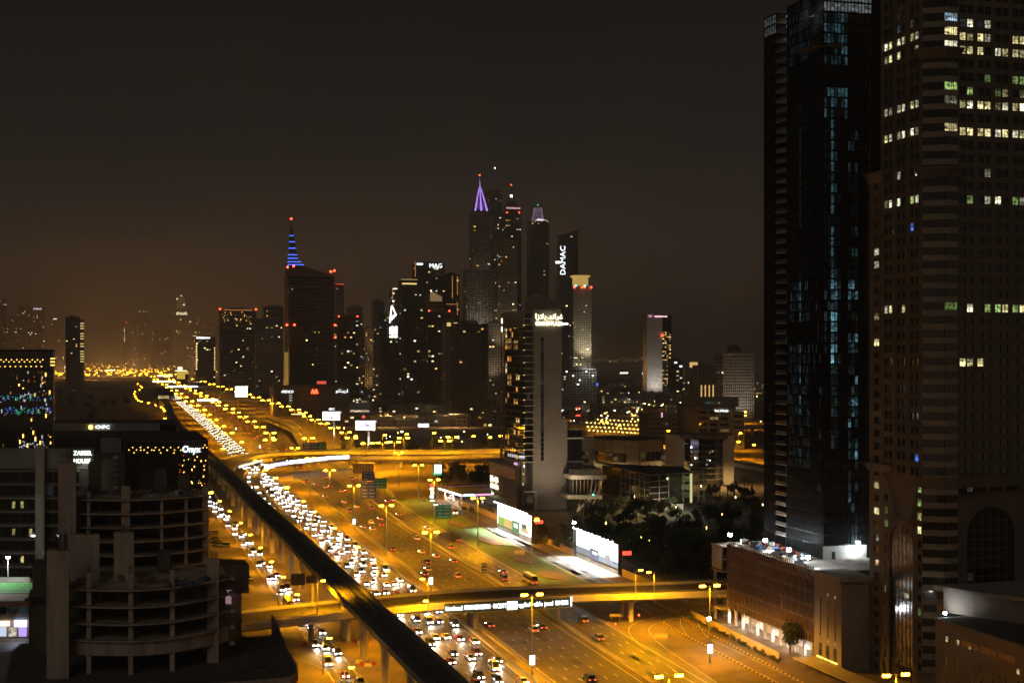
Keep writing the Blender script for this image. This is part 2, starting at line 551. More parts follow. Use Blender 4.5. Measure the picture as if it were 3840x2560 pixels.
def ribbon(path, hw, name, m, z_add=0.0, parent=None, lines=True, close=None):
    """a road along a bent path [(x, y, z)] with edge lines"""
    pts = [Vector(p) for p in path]
    mb = MB()
    L, Rr = [], []
    for i, p in enumerate(pts):
        d = (pts[min(i + 1, len(pts) - 1)] - pts[max(i - 1, 0)])
        d.z = 0
        d.normalize()
        nn = Vector((d.y, -d.x, 0))
        L.append(p - nn * hw)
        Rr.append(p + nn * hw)
    for i in range(len(pts) - 1):
        mb.poly([L[i], Rr[i], Rr[i + 1], L[i + 1]])
    o = mb.build(name, m, parent)
    if lines:
        for s in (-1, 1):
            mb = MB()
            for i in range(len(pts) - 1):
                q = []
                for j, (a, b) in ((i, (0.10, 0.14)), (i, (0.14, 0.10)), (i + 1, (0.14, 0.10)), (i + 1, (0.10, 0.14))):
                    pass
                f0, f1 = (0.5 + s * 0.44, 0.5 + s * 0.465)
                q = [L[i].lerp(Rr[i], f0), L[i].lerp(Rr[i], f1), L[i + 1].lerp(Rr[i + 1], f1), L[i + 1].lerp(Rr[i + 1], f0)]
                mb.poly([p + Vector((0, 0, 0.03)) for p in q])
            mb.build('edge_line', paint, o)
    return o, L, Rr
def smooth(path, n=6):
    out = []
    P_ = [Vector(p) for p in path]
    for i in range(len(P_) - 1):
        p0, p1, p2, p3 = P_[max(i - 1, 0)], P_[i], P_[i + 1], P_[min(i + 2, len(P_) - 1)]
        for k in range(n):
            t = k / n
            out.append(0.5 * ((2 * p1) + (p2 - p0) * t + (2 * p0 - 5 * p1 + 4 * p2 - p3) * t * t + (3 * p1 - p0 - 3 * p2 + p3) * t ** 3))
    out.append(P_[-1])
    return out
# side roads at ground level
for nm, pth, hw in (
    ('merging_slip_road', [(215, 408, .045), (185, 404, .045), (165, 399, .045), (152, 389, .045), (146, 372, .045), (142.8, 345, .045), (139.5, 300, .045), (137, 240, .045)], 3.2),
    ('service_road', [(240, 330, .045), (196, 395, .045), (175, 402, .045), (162, 372, .045), (161.0, 345, .045), (160, 300, .045), (158, 240, .045)], 2.9),
    ('loop_entry_road', [(250, 925, .045), (210, 922, .045), (184, 915, .045), (168, 895, .045), (162, 860, .045), (156, 800, .045), (148, 740, .045)], 4.2),
    ('turning_road', [(30, 395, .045), (48, 379, .045), (54, 370, .045), (58, 355, .045), (59, 335, .045), (59.5, 260, .045)], 3.6),
    ('shop_street', [(-60, 408, .045), (-20, 409, .045), (10, 412, .045), (25, 405, .045), (36, 392, .045)], 6.0),
    ('bending_side_road', [P(640, 1600) + (.045,), P(610, 1588) + (.045,), P(560, 1566) + (.045,), P(535, 1550) + (.045,), P(512, 1515) + (.045,), P(500, 1485) + (.045,), P(525, 1460) + (.045,), P(515, 1445) + (.045,)], 4.5)):
    o, _, _ = ribbon(smooth(pth), hw, nm, asphalt)
    tag(o, kind='structure')
# ------------------------------------------------------------------ raised roads: deck, parapets, piers
def raised(name, label, path, hw, thick, par_h, cat='bridge', m_deck=None, m_side=None, pier_at=(), pier_r=1.0, n=6, par_w=0.35, girder=0.6):
    T = thing(name, label, cat)
    pts = smooth(path, n)
    o, L, Rr = ribbon(pts, hw, 'road_surface', m_deck or asphalt_b, parent=T)
    for v in o.data.vertices:
        pass
    mb = MB()
    for i in range(len(pts) - 1):
        a, b, c, d = L[i], Rr[i], Rr[i + 1], L[i + 1]
        lo = lambda p, k=1.0, q=None: Vector((p.x, p.y, p.z - thick * k))
        for (p, q) in ((a, d), (c, b)):
            mb.poly([q - Vector((0, 0, .02)), p - Vector((0, 0, .02)), p - Vector((0, 0, thick * .45)), q - Vector((0, 0, thick * .45))])
        ia, ib = a.lerp(b, 0.16), a.lerp(b, 0.84)
        ic, id_ = d.lerp(c, 0.84), d.lerp(c, 0.16)
        z1, z2 = Vector((0, 0, thick * .45)), Vector((0, 0, thick))
        mb.poly([a - z1, d - z1, id_ - z2, ia - z2])
        mb.poly([b - z1, ib - z2, ic - z2, c - z1])
        mb.poly([ia - z2, id_ - z2, ic - z2, ib - z2])
    mb.build('girder', m_side or conc_l, T)
    for S, sg in ((L, 1), (Rr, -1)):
        O = Rr if S is L else L
        mb = MB()
        rl = MB()
        for i in range(len(S) - 1):
            u0 = (O[i] - S[i]).normalized() * par_w
            u1 = (O[i + 1] - S[i + 1]).normalized() * par_w
            zt = Vector((0, 0, par_h))
            zb = Vector((0, 0, -0.25))
            a, b = S[i], S[i + 1]
            mb.poly([a + zb, b + zb, b + zt, a + zt])
            mb.poly([a + zt, b + zt, b + u1 + zt, a + u0 + zt])
            mb.poly([a + u0 + zt, b + u1 + zt, b + u1 + Vector((0, 0, .02)), a + u0 + Vector((0, 0, .02))])
            rl.tube(a + u0 / 2 + zt + Vector((0, 0, .35)), b + u1 / 2 + zt + Vector((0, 0, .35)), 0.06, n=4)
            dd = (b - a).length
            k = max(1, int(dd / 3))
            for q in range(k):
                p = a.lerp(b, q / k) + u0 / 2 + zt
                rl.tube(p, p + Vector((0, 0, .36)), 0.05, n=4)
        pr = mb.build('parapet', m_side or conc_l, T)
        rl.build('handrail', steel, pr)
    for (x, y, zt) in pier_at:
        mb = MB()
        mb.cyl(x, y, 0, zt - 1.4, pier_r, n=12)
        mb.cyl(x, y, zt - 1.4, zt - 0.02, pier_r, pier_r * 1.9, n=12)
        mb.build('pier', conc_l, T)
    return T
near_bridge = raised('cross_bridge', 'concrete road bridge crossing the highway with lit lettering on its side', [(-10, 378, 6.0), (20, 385, 7.0), (40, 390, 7.8), (77, 398.5, 8.3), (104, 402, 8.5), (130, 402, 8.5), (176, 399, 8.3), (215, 404, 8.0), (262, 422, 7.5)], 9.6, 2.0, 0.9,
    pier_at=[(104.3, 398, 6.7), (104.3, 405, 6.7), (66, 391.5, 6.3), (66, 400, 6.3), (151.5, 396, 6.6), (151.5, 404, 6.6), (182, 396, 6.4), (182, 404, 6.4), (131.2, 404, 6.6), (56.5, 396, 6.2)], pier_r=0.8)
loop_outer = raised('flyover', 'wide curved flyover sweeping over the highway beyond the tall glass and stone tower', [(420, 1030, 8.0), (330, 1008, 8.0), (270, 998, 8.0), (206, 1003, 8.2), (172, 1016, 8.3), (131, 1017, 8.3), (104, 1003, 8.0), (88, 975, 7.4), (78, 940, 6.6), (72, 905, 5.8), (69.5, 860, 4.6), (69, 800, 2.6), (69, 740, 0.4)], 9.0, 2.2, 1.0,
    pier_at=[(118, 1010, 5.9), (150, 1016, 5.9), (190, 1009, 5.9), (236, 1000, 5.7), (290, 1001, 5.7)], pier_r=1.1)
loop_inner = raised('curved_ramp', 'curved loop ramp with an illuminated advertising strip descending to the oncoming carriageway', [(420, 1000, 7.0), (330, 980, 7.0), (270, 968, 7.0), (219, 962, 7.0), (165, 975, 7.2), (132, 962, 7.0), (108, 938, 6.4), (95, 910, 5.2), (87.5, 865, 3.2), (83.6, 800, 1.2), (82.8, 740, 0.15), (82.6, 664, 0.08)], 5.2, 1.8, 0.9,
    pier_at=[(125, 956, 5.0), (165, 975, 5.3), (200, 966, 5.2), (240, 965, 5.1)], pier_r=0.9)
raised('exit_flyover', 'exit flyover bending off the main road behind the blue gantry sign', [P(1010, 1565, 6) + (6.0,), P(1075, 1590, 6.5) + (6.5,), P(1105, 1606, 5) + (5.0,), P(1130, 1650, 2) + (2.0,), P(1160, 1700, 0.2) + (.2,)], 4.5, 1.6, 0.8, pier_at=[P(1050, 1585, 6) + (4.6,)], pier_r=0.9)
raised('ramp_bridge', 'lit ramp bridge curving behind the round office building', [P(2900, 1596, 9) + (9,), P(2760, 1603, 9) + (9,), P(2640, 1622, 8.5) + (8.5,), P(2560, 1640, 7) + (7,), P(2480, 1680, 5) + (5,), P(2440, 1740, 2) + (2,)], 6.0, 1.8, 0.9, pier_at=[P(2700, 1612, 9) + (7.0,), P(2820, 1600, 9) + (7.0,)])
raised('low_flyover', 'bright low flyover seen between the curved and round offices', [P(2200, 1745, 6) + (6,), P(2440, 1715, 6) + (6,), P(2620, 1720, 6) + (6,), P(2760, 1735, 6) + (6,), P(2950, 1770, 6) + (6,)], 7.0, 1.8, 0.9)
# ------------------------------------------------------------------ metro viaduct
VC = [(66.2, 120, 13.2), (66.2, 400, 13.2), (66.2, 700, 13.0), (66.8, 1000, 12.6), (68, 1300, 12), (74, 1600, 12), (84, 1900, 12), (90, 2200, 12)]
via = thing('metro_viaduct', 'long dark elevated metro viaduct running diagonally beside the highway', 'viaduct')
vp = smooth(VC, 8)
prof = [(-4.4, 1.3), (-4.4, 0.0), (-2.6, -1.7), (2.6, -1.7), (4.4, 0.0), (4.4, 1.3), (4.1, 1.3), (4.1, 0.05), (-4.1, 0.05), (-4.1, 1.3)]
def sweep(path, prof, m, name, parent, sel=None):
    mb = MB()
    rows = []
    for i, p in enumerate(path):
        d = path[min(i + 1, len(path) - 1)] - path[max(i - 1, 0)]
        d.z = 0
        d.normalize()
        nn = Vector((d.y, -d.x, 0))
        rows.append([p + nn * a + Vector((0, 0, b)) for a, b in prof])
    n = len(prof)
    for r0, r1 in zip(rows, rows[1:]):
        for k in range(n):
            k2 = (k + 1) % n
            mb.poly([r0[k], r0[k2], r1[k2], r1[k]])
    return mb.build(name, m, parent)
sweep(vp, [(-4.4, -0.05), (-2.6, -1.7), (2.6, -1.7), (4.4, -0.05)], conc, 'girder', via)
sweep(vp, [(-4.1, 0.0), (4.1, 0.0), (4.1, 0.06), (-4.1, 0.06)], track_m, 'trackbed', via)
for s in (-1, 1):
    sweep(vp, [(s * 4.45, -0.1), (s * 4.15, -0.1), (s * 4.15, 1.25), (s * 4.45, 1.25)], conc, 'parapet', via)
    for r_ in (1.25, 2.75):
        sweep(vp, [(s * r_ - .05, .07), (s * r_ + .05, .07), (s * r_ + .05, .26), (s * r_ - .05, .26)], steel, 'rail', via)
    sweep(vp, [(s * 0.5 - .3, .07), (s * 0.5 + .3, .07), (s * 0.5 + .3, .45), (s * 0.5 - .3, .45)], conc_d, 'cable_trough', via)
pm = MB()
pm.cyl(0, 0, 0, 9.2, 1.05, n=14)
pm.cyl(0, 0, 9.2, 11.45, 1.05, 2.3, n=14)
pier_me = pm.mesh('pier', conc_l)
for k in range(40):
    u = 190 + 29.3 * k + 0.5
    if u < 1350:
        link('pier', pier_me, via, (66.0, u, 0))
# metro station shell beyond
def P2(x, y, z=0):
    return P(x, y, z)
st = thing('metro_station', 'dark shell-shaped metro station with a glowing end over the viaduct', 'station', (90, 2150, 0))
mb = MB()
mb2 = MB()
for i in range(16):
    y0, y1 = i * 8.0, (i + 1) * 8.0
    def sh(y, t):
        k = math.sin(math.pi * min(1, max(0, (y / 128.0) * 0.86 + 0.10)))
        a = math.pi * t
        return (-19 * k * math.cos(a), y, 10 + (16 * k) * math.sin(a) ** 0.8)
    for j in range(12):
        mb.poly([sh(y0, j / 12), sh(y0, (j + 1) / 12), sh(y1, (j + 1) / 12), sh(y1, j / 12)])
mb.build('shell_roof', mat('station_shell', (0.10, 0.075, 0.045), 0.4, 0.5, var=0.15), st)
mb = MB()
mb.box(-9, 9, 2, 120, 8.2, 11.5)
mb.build('platform_hall', glass_w, st)
for k in range(6):
    link('glazed_bay', boxmesh('glazed_bay', 2.1, 0.3, 5.0, glow('station_glow', (1.0, 0.86, 0.42), 1.1, vary=0.6)), st, (-6.6 + 2.6 * k, 1.6, 14.0))
mb = MB()
mb.box(-7, 7, 3, 118, 0, 8.1)
mb.build('base', conc, st)
# ------------------------------------------------------------------ rails and barriers
def guard(name, label, tab, off, u0, u1, zt=1.0, step=2.5):
    T = thing(name, label, 'barrier')
    mb = MB()
    u = u0
    while u < u1:
        a, b = u, min(u + 12, u1)
        x0, x1 = pl(tab, a) + off, pl(tab, b) + off
        mb.poly([(x0 - .22, a, 0.02), (x1 - .22, b, 0.02), (x1 - .1, b, .55), (x0 - .1, a, .55)])
        mb.poly([(x0 - .1, a, .55), (x1 - .1, b, .55), (x1 + .1, b, .55), (x0 + .1, a, .55)])
        mb.poly([(x1 + .22, b, 0.02), (x0 + .22, a, 0.02), (x0 + .1, a, .55), (x1 + .1, b, .55)])
        u += 12
    mb.build('barrier_wall', conc_l, T)
    for zz in (zt * .8, zt * 1.25):
        mb = MB()
        u = u0
        while u < u1:
            b = min(u + 12, u1)
            mb.tube((pl(tab, u) + off, u, zz), (pl(tab, b) + off, b, zz), 0.06, n=4)
            u += 12
        mb.build('top_rail' if zz > zt else 'mid_rail', steel, T)
    pmesh = MB().box(-.06, .06, -.06, .06, .5, zt * 1.28).mesh('post', steel)
    far = MB()
    n = 0
    u = u0
    while u < u1:
        if n < 200:
            link('post', pmesh, T, (pl(tab, u) + off, u, 0))
        else:
            far.box(pl(tab, u) + off - .06, pl(tab, u) + off + .06, u - .06, u + .06, .5, zt * 1.28)
        n += 1
        u += step
    if far.v:
        far.build('far_posts', steel, T)['kind'] = 'stuff'
    return T
guard('median_fence', 'post and rail fence on the barrier left of the main carriageway', MC_L, -1.0, 280, 930)
guard('median_barrier', 'low barrier fence along the inner edge of the oncoming carriageway', LC_R, 1.0, 280, 930, zt=0.8)
guard('collector_barrier', 'barrier fence between the main and collector carriageways', RC_L, -0.9, 280, 760)
guard('oncoming_edge_barrier', 'barrier fence between metro viaduct and oncoming carriageway', LC_L, -1.0, 250, 640, zt=0.9)
def kerb(name, label, path):
    T = thing(name, label, 'kerb')
    ya = boxmesh('kerb_stone', 0.45, 1.15, 0.34, paint_y)
    bl = boxmesh('kerb_stone', 0.45, 1.15, 0.34, black)
    pts = smooth(path, 8)
    acc, k = 0.0, 0
    for a, b in zip(pts, pts[1:]):
        L = (b - a).length
        while acc < L:
            p = a.lerp(b, acc / L)
            d = b - a
            link('kerb_stone', ya if k % 2 else bl, T, (p.x, p.y, 0.17), math.atan2(-d.x, d.y))
            k += 1
            acc += 1.2
        acc -= L
kerb('striped_kerb', 'long yellow and black striped kerb beside the dirt verge', [(160.1, 392, 0), (158.7, 372, 0), (158.0, 347, 0), (157.2, 322, 0), (156, 290, 0)])
kerb('striped_kerb', 'yellow and black striped kerb next to the construction hoarding', [(168.0, 396, 0), (165.9, 364, 0), (164.6, 340, 0), (163, 305, 0)])
# ================================================================== street lamps
def lamp_double(h=20.0, arm=1.7):
    pole = MB()
    pole.cyl(0, 0, 0, 0.6, 0.34, n=8)
    pole.cyl(0, 0, 0.6, h, 0.22, 0.11, n=8)
    pole = pole.mesh('pole', steel)
    armm = MB()
    armm.tube((-arm, 0, h), (0, 0, h - .25), .07, n=5)
    armm.tube((arm, 0, h), (0, 0, h - .25), .07, n=5)
    armm = armm.mesh('arm', steel)
    hd = MB()
    hd.box(-.75, .75, -.3, .3, .06, .24)
    head = hd.mesh('lamp_head', steel)
    ln = MB()
    for k in range(3):
        ln.prism([(.85 * math.cos(a), .42 * math.sin(a)) for a in [2 * math.pi * q / 10 for q in range(10)]], -.46 if k == 0 else -.3, .05) if k == 0 else None
    lens = ln.mesh('lamp_lens', lamp_warm)
    return pole, armm, head, lens
LD = lamp_double()
LS_pole = MB()
LS_pole.cyl(0, 0, 0, .5, .24, n=8)
LS_pole.cyl(0, 0, .5, 12.0, .16, .09, n=8)
LS_pole = LS_pole.mesh('pole', steel)
LS_arm = MB().tube((0, 0, 11.9), (1.3, 0, 12.2), .06, n=5).mesh('arm', steel)
LS_head = MB().box(-.55, .55, -.24, .24, .06, .2).mesh('lamp_head', steel)
LS_lens = MB().prism([(.62 * math.cos(a), .36 * math.sin(a)) for a in [2 * math.pi * q / 10 for q in range(10)]], -.40, .05).mesh('lamp_lens', lamp_warm)
panel_on = glow('lightbox_face', (0.92, 0.96, 1.0), 2.2)
LN = [0]
def double_lamp(x, y, label, z=0.0, power=95000, box=False, light=True, group='double-headed mast lamps along the highway', boxz=2.2):
    T = thing('mast_lamp', label, 'street lamp', (x, y, z), 0, group)
    pole, armm, head, lens = LD
    link('pole', pole, T)
    link('arm', armm, T)
    hs = 1.0 if y < 900 else 1.5 if y < 1500 else 2.0  # far heads are enlarged to imitate lamp glare
    for s in (-1, 1):
        hd = link('lamp_head', head, T, (s * 2.0 * hs, 0, 20.05))
        hd.scale = (hs, hs, hs)
        link('lamp_lens', lens, hd)
    if box:
        b = link('advert_lightbox', boxmesh('advert_lightbox', 1.35, .35, 2.6, steel_d), T, (0, -.3, boxz + 1.5))
        link('lit_face', boxmesh('lit_face', 1.2, .04, 2.4, panel_on), b, (0, -.2, 0))
        link('lit_face', boxmesh('lit_face', .04, .30, 2.4, panel_on), b, (-.70, 0, 0))
    if light:
        spot('mast_light', (0, 0, 19.3), power, parent=T, angle=160, blend=0.45, r=1.6)
    return T
def single_lamp(x, y, label, z=0.0, rz=0.0, power=11000, light=True, group='single-arm street lamps', h=1.0):
    T = thing('street_lamp', label, 'street lamp', (x, y, z), rz, group)
    T.scale = (1, 1, h)
    link('pole', LS_pole, T)
    link('arm', LS_arm, T)
    hd = link('lamp_head', LS_head, T, (1.6, 0, 12.2))
    if y > 700:
        hd.scale = (1.7, 1.7, 1.7 / h)  # oversized far head imitates glare
    link('lamp_lens', LS_lens, hd)
    if light:
        spot('lamp_light', (1.6, 0, 11.5), power, parent=T, angle=160, blend=0.45, r=0.5)
    return T
# median masts (left of the main carriageway), nearest first
for k, u in enumerate([246, 338, 464, 550, 636, 722, 808, 895, 1070, 1160, 1250, 1345, 1440, 1540, 1640, 1750, 1870, 2000, 2140, 2290, 2450, 2650, 2900, 3200, 3550, 3950, 4400]):
    double_lamp(pl(MC_L, u) - 2.3, u, 'tall double-headed sodium mast lamp in the median, %s from the near end' % ordn(k), box=(k in (1, 2, 4, 9, 12)), light=u < 3000, power=95000 if u < 1500 else 85000)
# masts on the right verge
for k, (x, u) in enumerate([(142.7, 235), (151.0, 338), (148.3, 487), (149.6, 567), (151.5, 655), (163, 742), (172, 838), (181, 935)]):
    double_lamp(x, u, 'tall double-headed mast lamp right of the collector road, %s from the near end' % ordn(k), box=(k == 1))
for k, u in enumerate([1060, 1130, 1200, 1270, 1340, 1420, 1500, 1590, 1690, 1800, 1920, 2050, 2200, 2360, 2540, 2740, 2980, 3260, 3600, 4000]):
    double_lamp(pl(RC_R, u) + 5 + (4 if u > 1400 else 0), u, 'double-headed sodium mast lamp right of the main road, %s beyond the flyover' % ordn(k), light=u < 2800, power=95000 if u < 1500 else 85000)
# single lamps
for k, u in enumerate([380, 436, 492, 548, 606, 650, 719, 776, 832, 900]):
    single_lamp(pl(LC_L, u) - 0.6 if u < 640 else pl(LC_L, u) + .2, u, 'single-arm street lamp left of the oncoming carriageway, %s from the near end' % ordn(k), power=22000)
for k, u in enumerate([1080, 1180, 1290, 1400, 1520, 1650, 1790, 1950, 2120, 2300, 2500, 2720, 2960, 3250, 3600]):
    double_lamp(pl(LC_L, u) - 3, u, 'double-headed mast lamp left of the oncoming carriageway, %s beyond the flyover' % ordn(k), light=u < 2400, power=95000 if u < 1500 else 85000)
for k, u in enumerate([318, 352, 418, 452, 486, 522, 560, 600, 645, 690, 735]):
    single_lamp(pl(FR_L, u) - 1.2, u, 'street lamp on the outer edge of the frontage road, %s from the near end' % ordn(k), power=16000, h=.75)
for k, (x, y) in enumerate([(1860, 2150), (2050, 2000)]):
    pass
for k, (px, py, z) in enumerate([(2383, 2255, 8.2), (2453, 2262, 8.2), (1190, 2300, 8.2), (1605, 2290, 8.2)]):
    x, y = P(px, py, z)
    single_lamp(x, y, 'slim lamp post rising from the near bridge deck, %s from its left end' % ordn([2, 3, 0, 1][k]), z=z, h=.75, power=42000, rz=math.pi * (k % 2), light=True)
for k, u in enumerate([925, 990, 1030]):
    x = [74, 92, 118][k]
    single_lamp(x, u, 'street lamp on the curved flyover parapet, %s from its foot' % ordn(k), z=6.5, power=20000)
for k, (px, py, z) in enumerate([(1325, 1715, 6), (1435, 1710, 6), (1517, 1705, 6), (1620, 1700, 6), (1768, 1715, 6), (1830, 1720, 6)]):
    x, y = P(px, py, z)
    single_lamp(x, y, 'tall street lamp along the far side of the flyover, %s from the advertising pylons' % ordn(k), z=z, power=30000, h=1.25)
for k, (x, y) in enumerate([(112, 985), (140, 995), (170, 993), (205, 982), (240, 980), (280, 985), (325, 994), (190, 940), (225, 940), (170, 930)]):
    double_lamp(x, y, 'double-headed mast lamp in the interchange between the flyover and ramp, %s of the group' % ordn(k), power=52000)
# lamps of the office district, the ramp and the far side
for k, (px, py) in enumerate([(2317, 1655), (2468, 1590), (2410, 1600), (2480, 1625), (2520, 1620), (2550, 1640), (2635, 1600), (2665, 1605), (2700, 1590), (2740, 1605), (2788, 1610), (2600, 1612), (2430, 1640), (2500, 1680), (2770, 1690), (2270, 1640), (2370, 1610), (2575, 1560), (2250, 1635)]):
    x, y = P(px, py)
    single_lamp(x, y, 'sodium street lamp in the office district beyond the hotel tower, %s of the group' % ordn(k), h=1.2, power=40000, light=k % 2 == 0)
for k, (px, py, hh) in enumerate([(1080, 1470, 2), (1005, 1440, 1.6), (1040, 1455, 1.6), (1180, 1500, 1.6), (1255, 1460, 1.5), (1300, 1465, 1.5), (1420, 1465, 1.5), (1580, 1450, 1.4), (940, 1445, 1.6), (905, 1450, 1.6)]):
    x, y = P(px, py)
    single_lamp(x, y, 'distant sodium lamp near the dark spired tower, %s along' % ordn(k), h=hh, power=30000, light=k % 2 == 0)
for k, (px, py) in enumerate([(2460, 1712), (2505, 1716), (2762, 1722), (2820, 1735), (2560, 1612), (2690, 1592), (2790, 1588)]):
    x, y = P(px, py)
    single_lamp(x, y, 'sodium lamp beside the flyovers behind the round office, %s of the group' % ordn(k), h=1.1, power=60000)
# glow points of the far interchange and the bending side road
for k, (px, py) in enumerate([(514, 1455), (524, 1463), (530, 1470), (520, 1480), (503, 1488), (500, 1498), (503, 1508), (508, 1518), (514, 1526), (526, 1530), (552, 1536), (580, 1546), (600, 1554), (608, 1562), (614, 1570), (624, 1583), (612, 1602)]):
    x, y = P(px, py)
    single_lamp(x, y, 'lamp on the bending side road near the metro station, %s from the far end' % ordn(k), h=.8, power=14000, light=k % 3 == 0)
rr = random.Random(5)
far_pts = []
for k in range(160):
    px = 206 + (640 - 206) * rr.random()
    py = 1362 + rr.random() ** .9 * 66
    far_pts.append((px, py))
for k in range(60):
    far_pts.append((rr.uniform(200, 620), rr.uniform(1395, 1425)))
for k in range(60):
    t = rr.random()
    far_pts.append((560 + 500 * t + rr.uniform(-8, 8), 1372 + 70 * t + rr.uniform(-6, 10)))
def far_glow(o, y):
    d = bpy.data.lights.new('lamp_glow', 'POINT')
    d.energy = 400000
    d.color = (1.0, .46, .13)
    d.shadow_soft_size = 2.0
    q = bpy.data.objects.new('lamp_glow', d)
    COL.objects.link(q)
    q.parent = o
    q.location = (0, 0, 17.5)
fl_me = MB()
fl_me.cyl(0, 0, 0, 14, .25, .15, n=4, m=0)
fl_me.prism([(1.9 * math.cos(a), 1.9 * math.sin(a)) for a in [2 * math.pi * q / 8 for q in range(8)]], 13.0, 15.2, 1)
fl_me = fl_me.mesh('distant_lamp', [steel_d, glow('distant_sodium', (1.0, 0.47, 0.025), 14.0)])
for k, (px, py) in enumerate(far_pts):
    x, y = P(px, py)
    o = link('distant_lamp', fl_me, None, (x, y, 0))
    sc_ = rr.uniform(.6, 1.5)
    o.scale = (sc_, sc_, 1)
    if k % 11 == 0:
        far_glow(o, y)
    tag(o, 'tiny distant sodium lamp in the glittering far end of the highway', 'street lamp', 'far highway lamps')
# ================================================================== the stone tower at the right edge
stone = mat('tower_stone', (0.150, 0.128, 0.105), 0.8, var=0.12, scale=0.12)
stone_l = mat('tower_band_stone', (0.27, 0.25, 0.205), 0.8, var=0.1, scale=0.12)
GW = glow('room_glow_white', (1.0, 0.95, 0.66), 1.25, vary=0.9, scale=1.1)
GY = glow('room_glow_yellow', (1.0, 0.86, 0.40), 1.1, vary=0.9, scale=1.1)
GC = glow('room_glow_cool', (0.55, 0.80, 1.0), 1.0, vary=0.9, scale=1.1)
GG = glow('room_glow_green', (0.55, 0.85, 0.25), 0.6, vary=0.8, scale=1.1)
def stone_tower():
    T = thing('office_tower', 'tall stone stone office tower with paired windows and banded corner bay, at the frame edge', 'tower')
    W = Wins(T, 300)
    mb = MB()
    x0, y0 = 186.1, 294.9
    zb, fh, nfl = 50.0, 3.23, 39
    top = zb + fh * nfl
    # core (set behind the glazing)
    core = MB()
    core.prism([(x0 + .4, y0 + .5), (188.9 + .35, 293.2 + .5), (190.2 + .3, 292.4), (193.8 - .3, 292.4), (194.6, 295.4), (226, 295.4), (226, 318), (x0 + .4, 312.5)], 0, top + 2)
    core.box(x0 + .4, 192, 312.0, 318.6, 0, 124)
    core.build('core_wall', brownc, T)
    rows = {131: (.9, [GW, GY, GY]), 172: (.85, [GY, GW]), 374: (.95, [GW, GW, GY]), 473: (.95, [GW, GY, GW]), 766: (.35, [GG, GW]), 1176: (.6, [GG, GW, GY]), 1375: (.3, [GG, GY]), 280: (.2, [GG]), 318: (.3, [GG, GY]), 628: (.15, [GW]), 40: (.2, [GC, win_dim]), 80: (.3, [GC, GW, win_dim])}
    fl = {}
    for r_, v_ in rows.items():
        fl[int((ZH(r_, 338) - zb) / fh)] = v_
    rr = random.Random(3)
    def pick(j, k):
        p, ch = fl.get(k, (0.02, [GY, win_blue, win_dim]))
        return rr.choice(ch) if rr.random() < p else glass
    # left face: three bays of paired windows between ribs, plus the lower wing
    cols = []
    for b in range(3):
        s = y0 + 0.8 + b * 5.85
        cols += [(s + 0.9, 1.75), (s + 2.95, 1.75)]
    facade(W, mb, 'L', x0, y0, y0 + 17.9, zb, nfl, fh, cols, 1.85, pick, rec=0.4, sill=0.8)
    facade(W, mb, 'L', x0 + .05, y0 + 17.95, y0 + 24.1, 0.0, 38, fh, [(y0 + 19.5, 2.6)], 1.7, pick, rec=0.35, sill=0.8)
    facade(W, mb, 'L', x0, y0 + 14.6, y0 + 17.9, 4.0, 14, fh, [(y0 + 15.2, 1.9)], 1.7, lambda j, k: rr.choice([glass, glass, GG, win_dim]), rec=.4, sill=.8)
    facade(W, mb, 'L', x0, y0, y0 + 3.0, 4.0, 14, fh, [(y0 + .5, 1.9)], 1.7, lambda j, k: rr.choice([glass, glass, GG, GY]), rec=.4, sill=.8)
    # right face
    cols = []
    for b in range(6):
        s = 195.5 + b * 4.85
        cols += [(s + .75, 1.7), (s + 2.75, 1.7)]
    facade(W, mb, 'F', 295.0, 194.8, 225.5, zb, nfl, fh, cols, 1.85, pick, rec=0.38, sill=0.8)
    facade(W, mb, 'F', 295.0, 194.8, 225.5, 45.6, 1, 4.2, cols[1::2], 1.85, pick, rec=0.38, sill=1.2)
    mb.build('stone_wall', stone, T)
    # corner bay: pale bands and dark strips all round the projecting corner
    def bayring(o):
        return [(x0 - o * .2, y0 - .02), (188.9 - o * .5, 293.2 - o * .7), (190.2 - o * .3, 292.0 - o), (193.8 + o * .2, 292.0 - o), (194.5 + o, 294.6), (192, 297), (x0 + 1, 297)]
    for k in range(nfl + 14):
        z = zb - 14 * 3.23 + k * fh
        mid = 44 <= k <= 46
        bm = MB().prism(bayring(0.0), z - 0.25, z + 1.12)
        bm.build('band', stone_l, T)
        gm_ = MB().prism(bayring(-.28), z + 1.12, z + 2.98)
        gm_.build('glazing_band', glass, T)
        if k >= 14:
            p, ch = fl.get(k - 14, (0.03, [GG, win_blue]))
        else:
            p, ch = (.05, [GY])
        if rr.random() < p:
            W.add((192.0, 292.16, z + 2.05), 3.2, .1, 1.75, rr.choice(ch))
        else:
            W.add((192.0, 292.16, z + 2.05), 3.2, .1, 1.75, glass)
        link('mullion', boxmesh('mullion', .12, .12, 1.8, brownc), T, (191.4, 292.08, z + 2.05))
        link('mullion', boxmesh('mullion', .12, .12, 1.8, brownc), T, (192.6, 292.08, z + 2.05))
    W.done()
    # ribs between the bays of the left face and at the corner of the right face
    for yy in (y0 + .35, y0 + 6.1, y0 + 11.95, y0 + 17.7):
        link('rib', boxmesh('rib', .5, .55, top - 52, stone), T, (x0 - .18, yy, (top + 52) / 2))
    link('rib', boxmesh('rib', 1.3, .7, top - 3, stone), T, (195.0, 294.6, (top + 3) / 2))
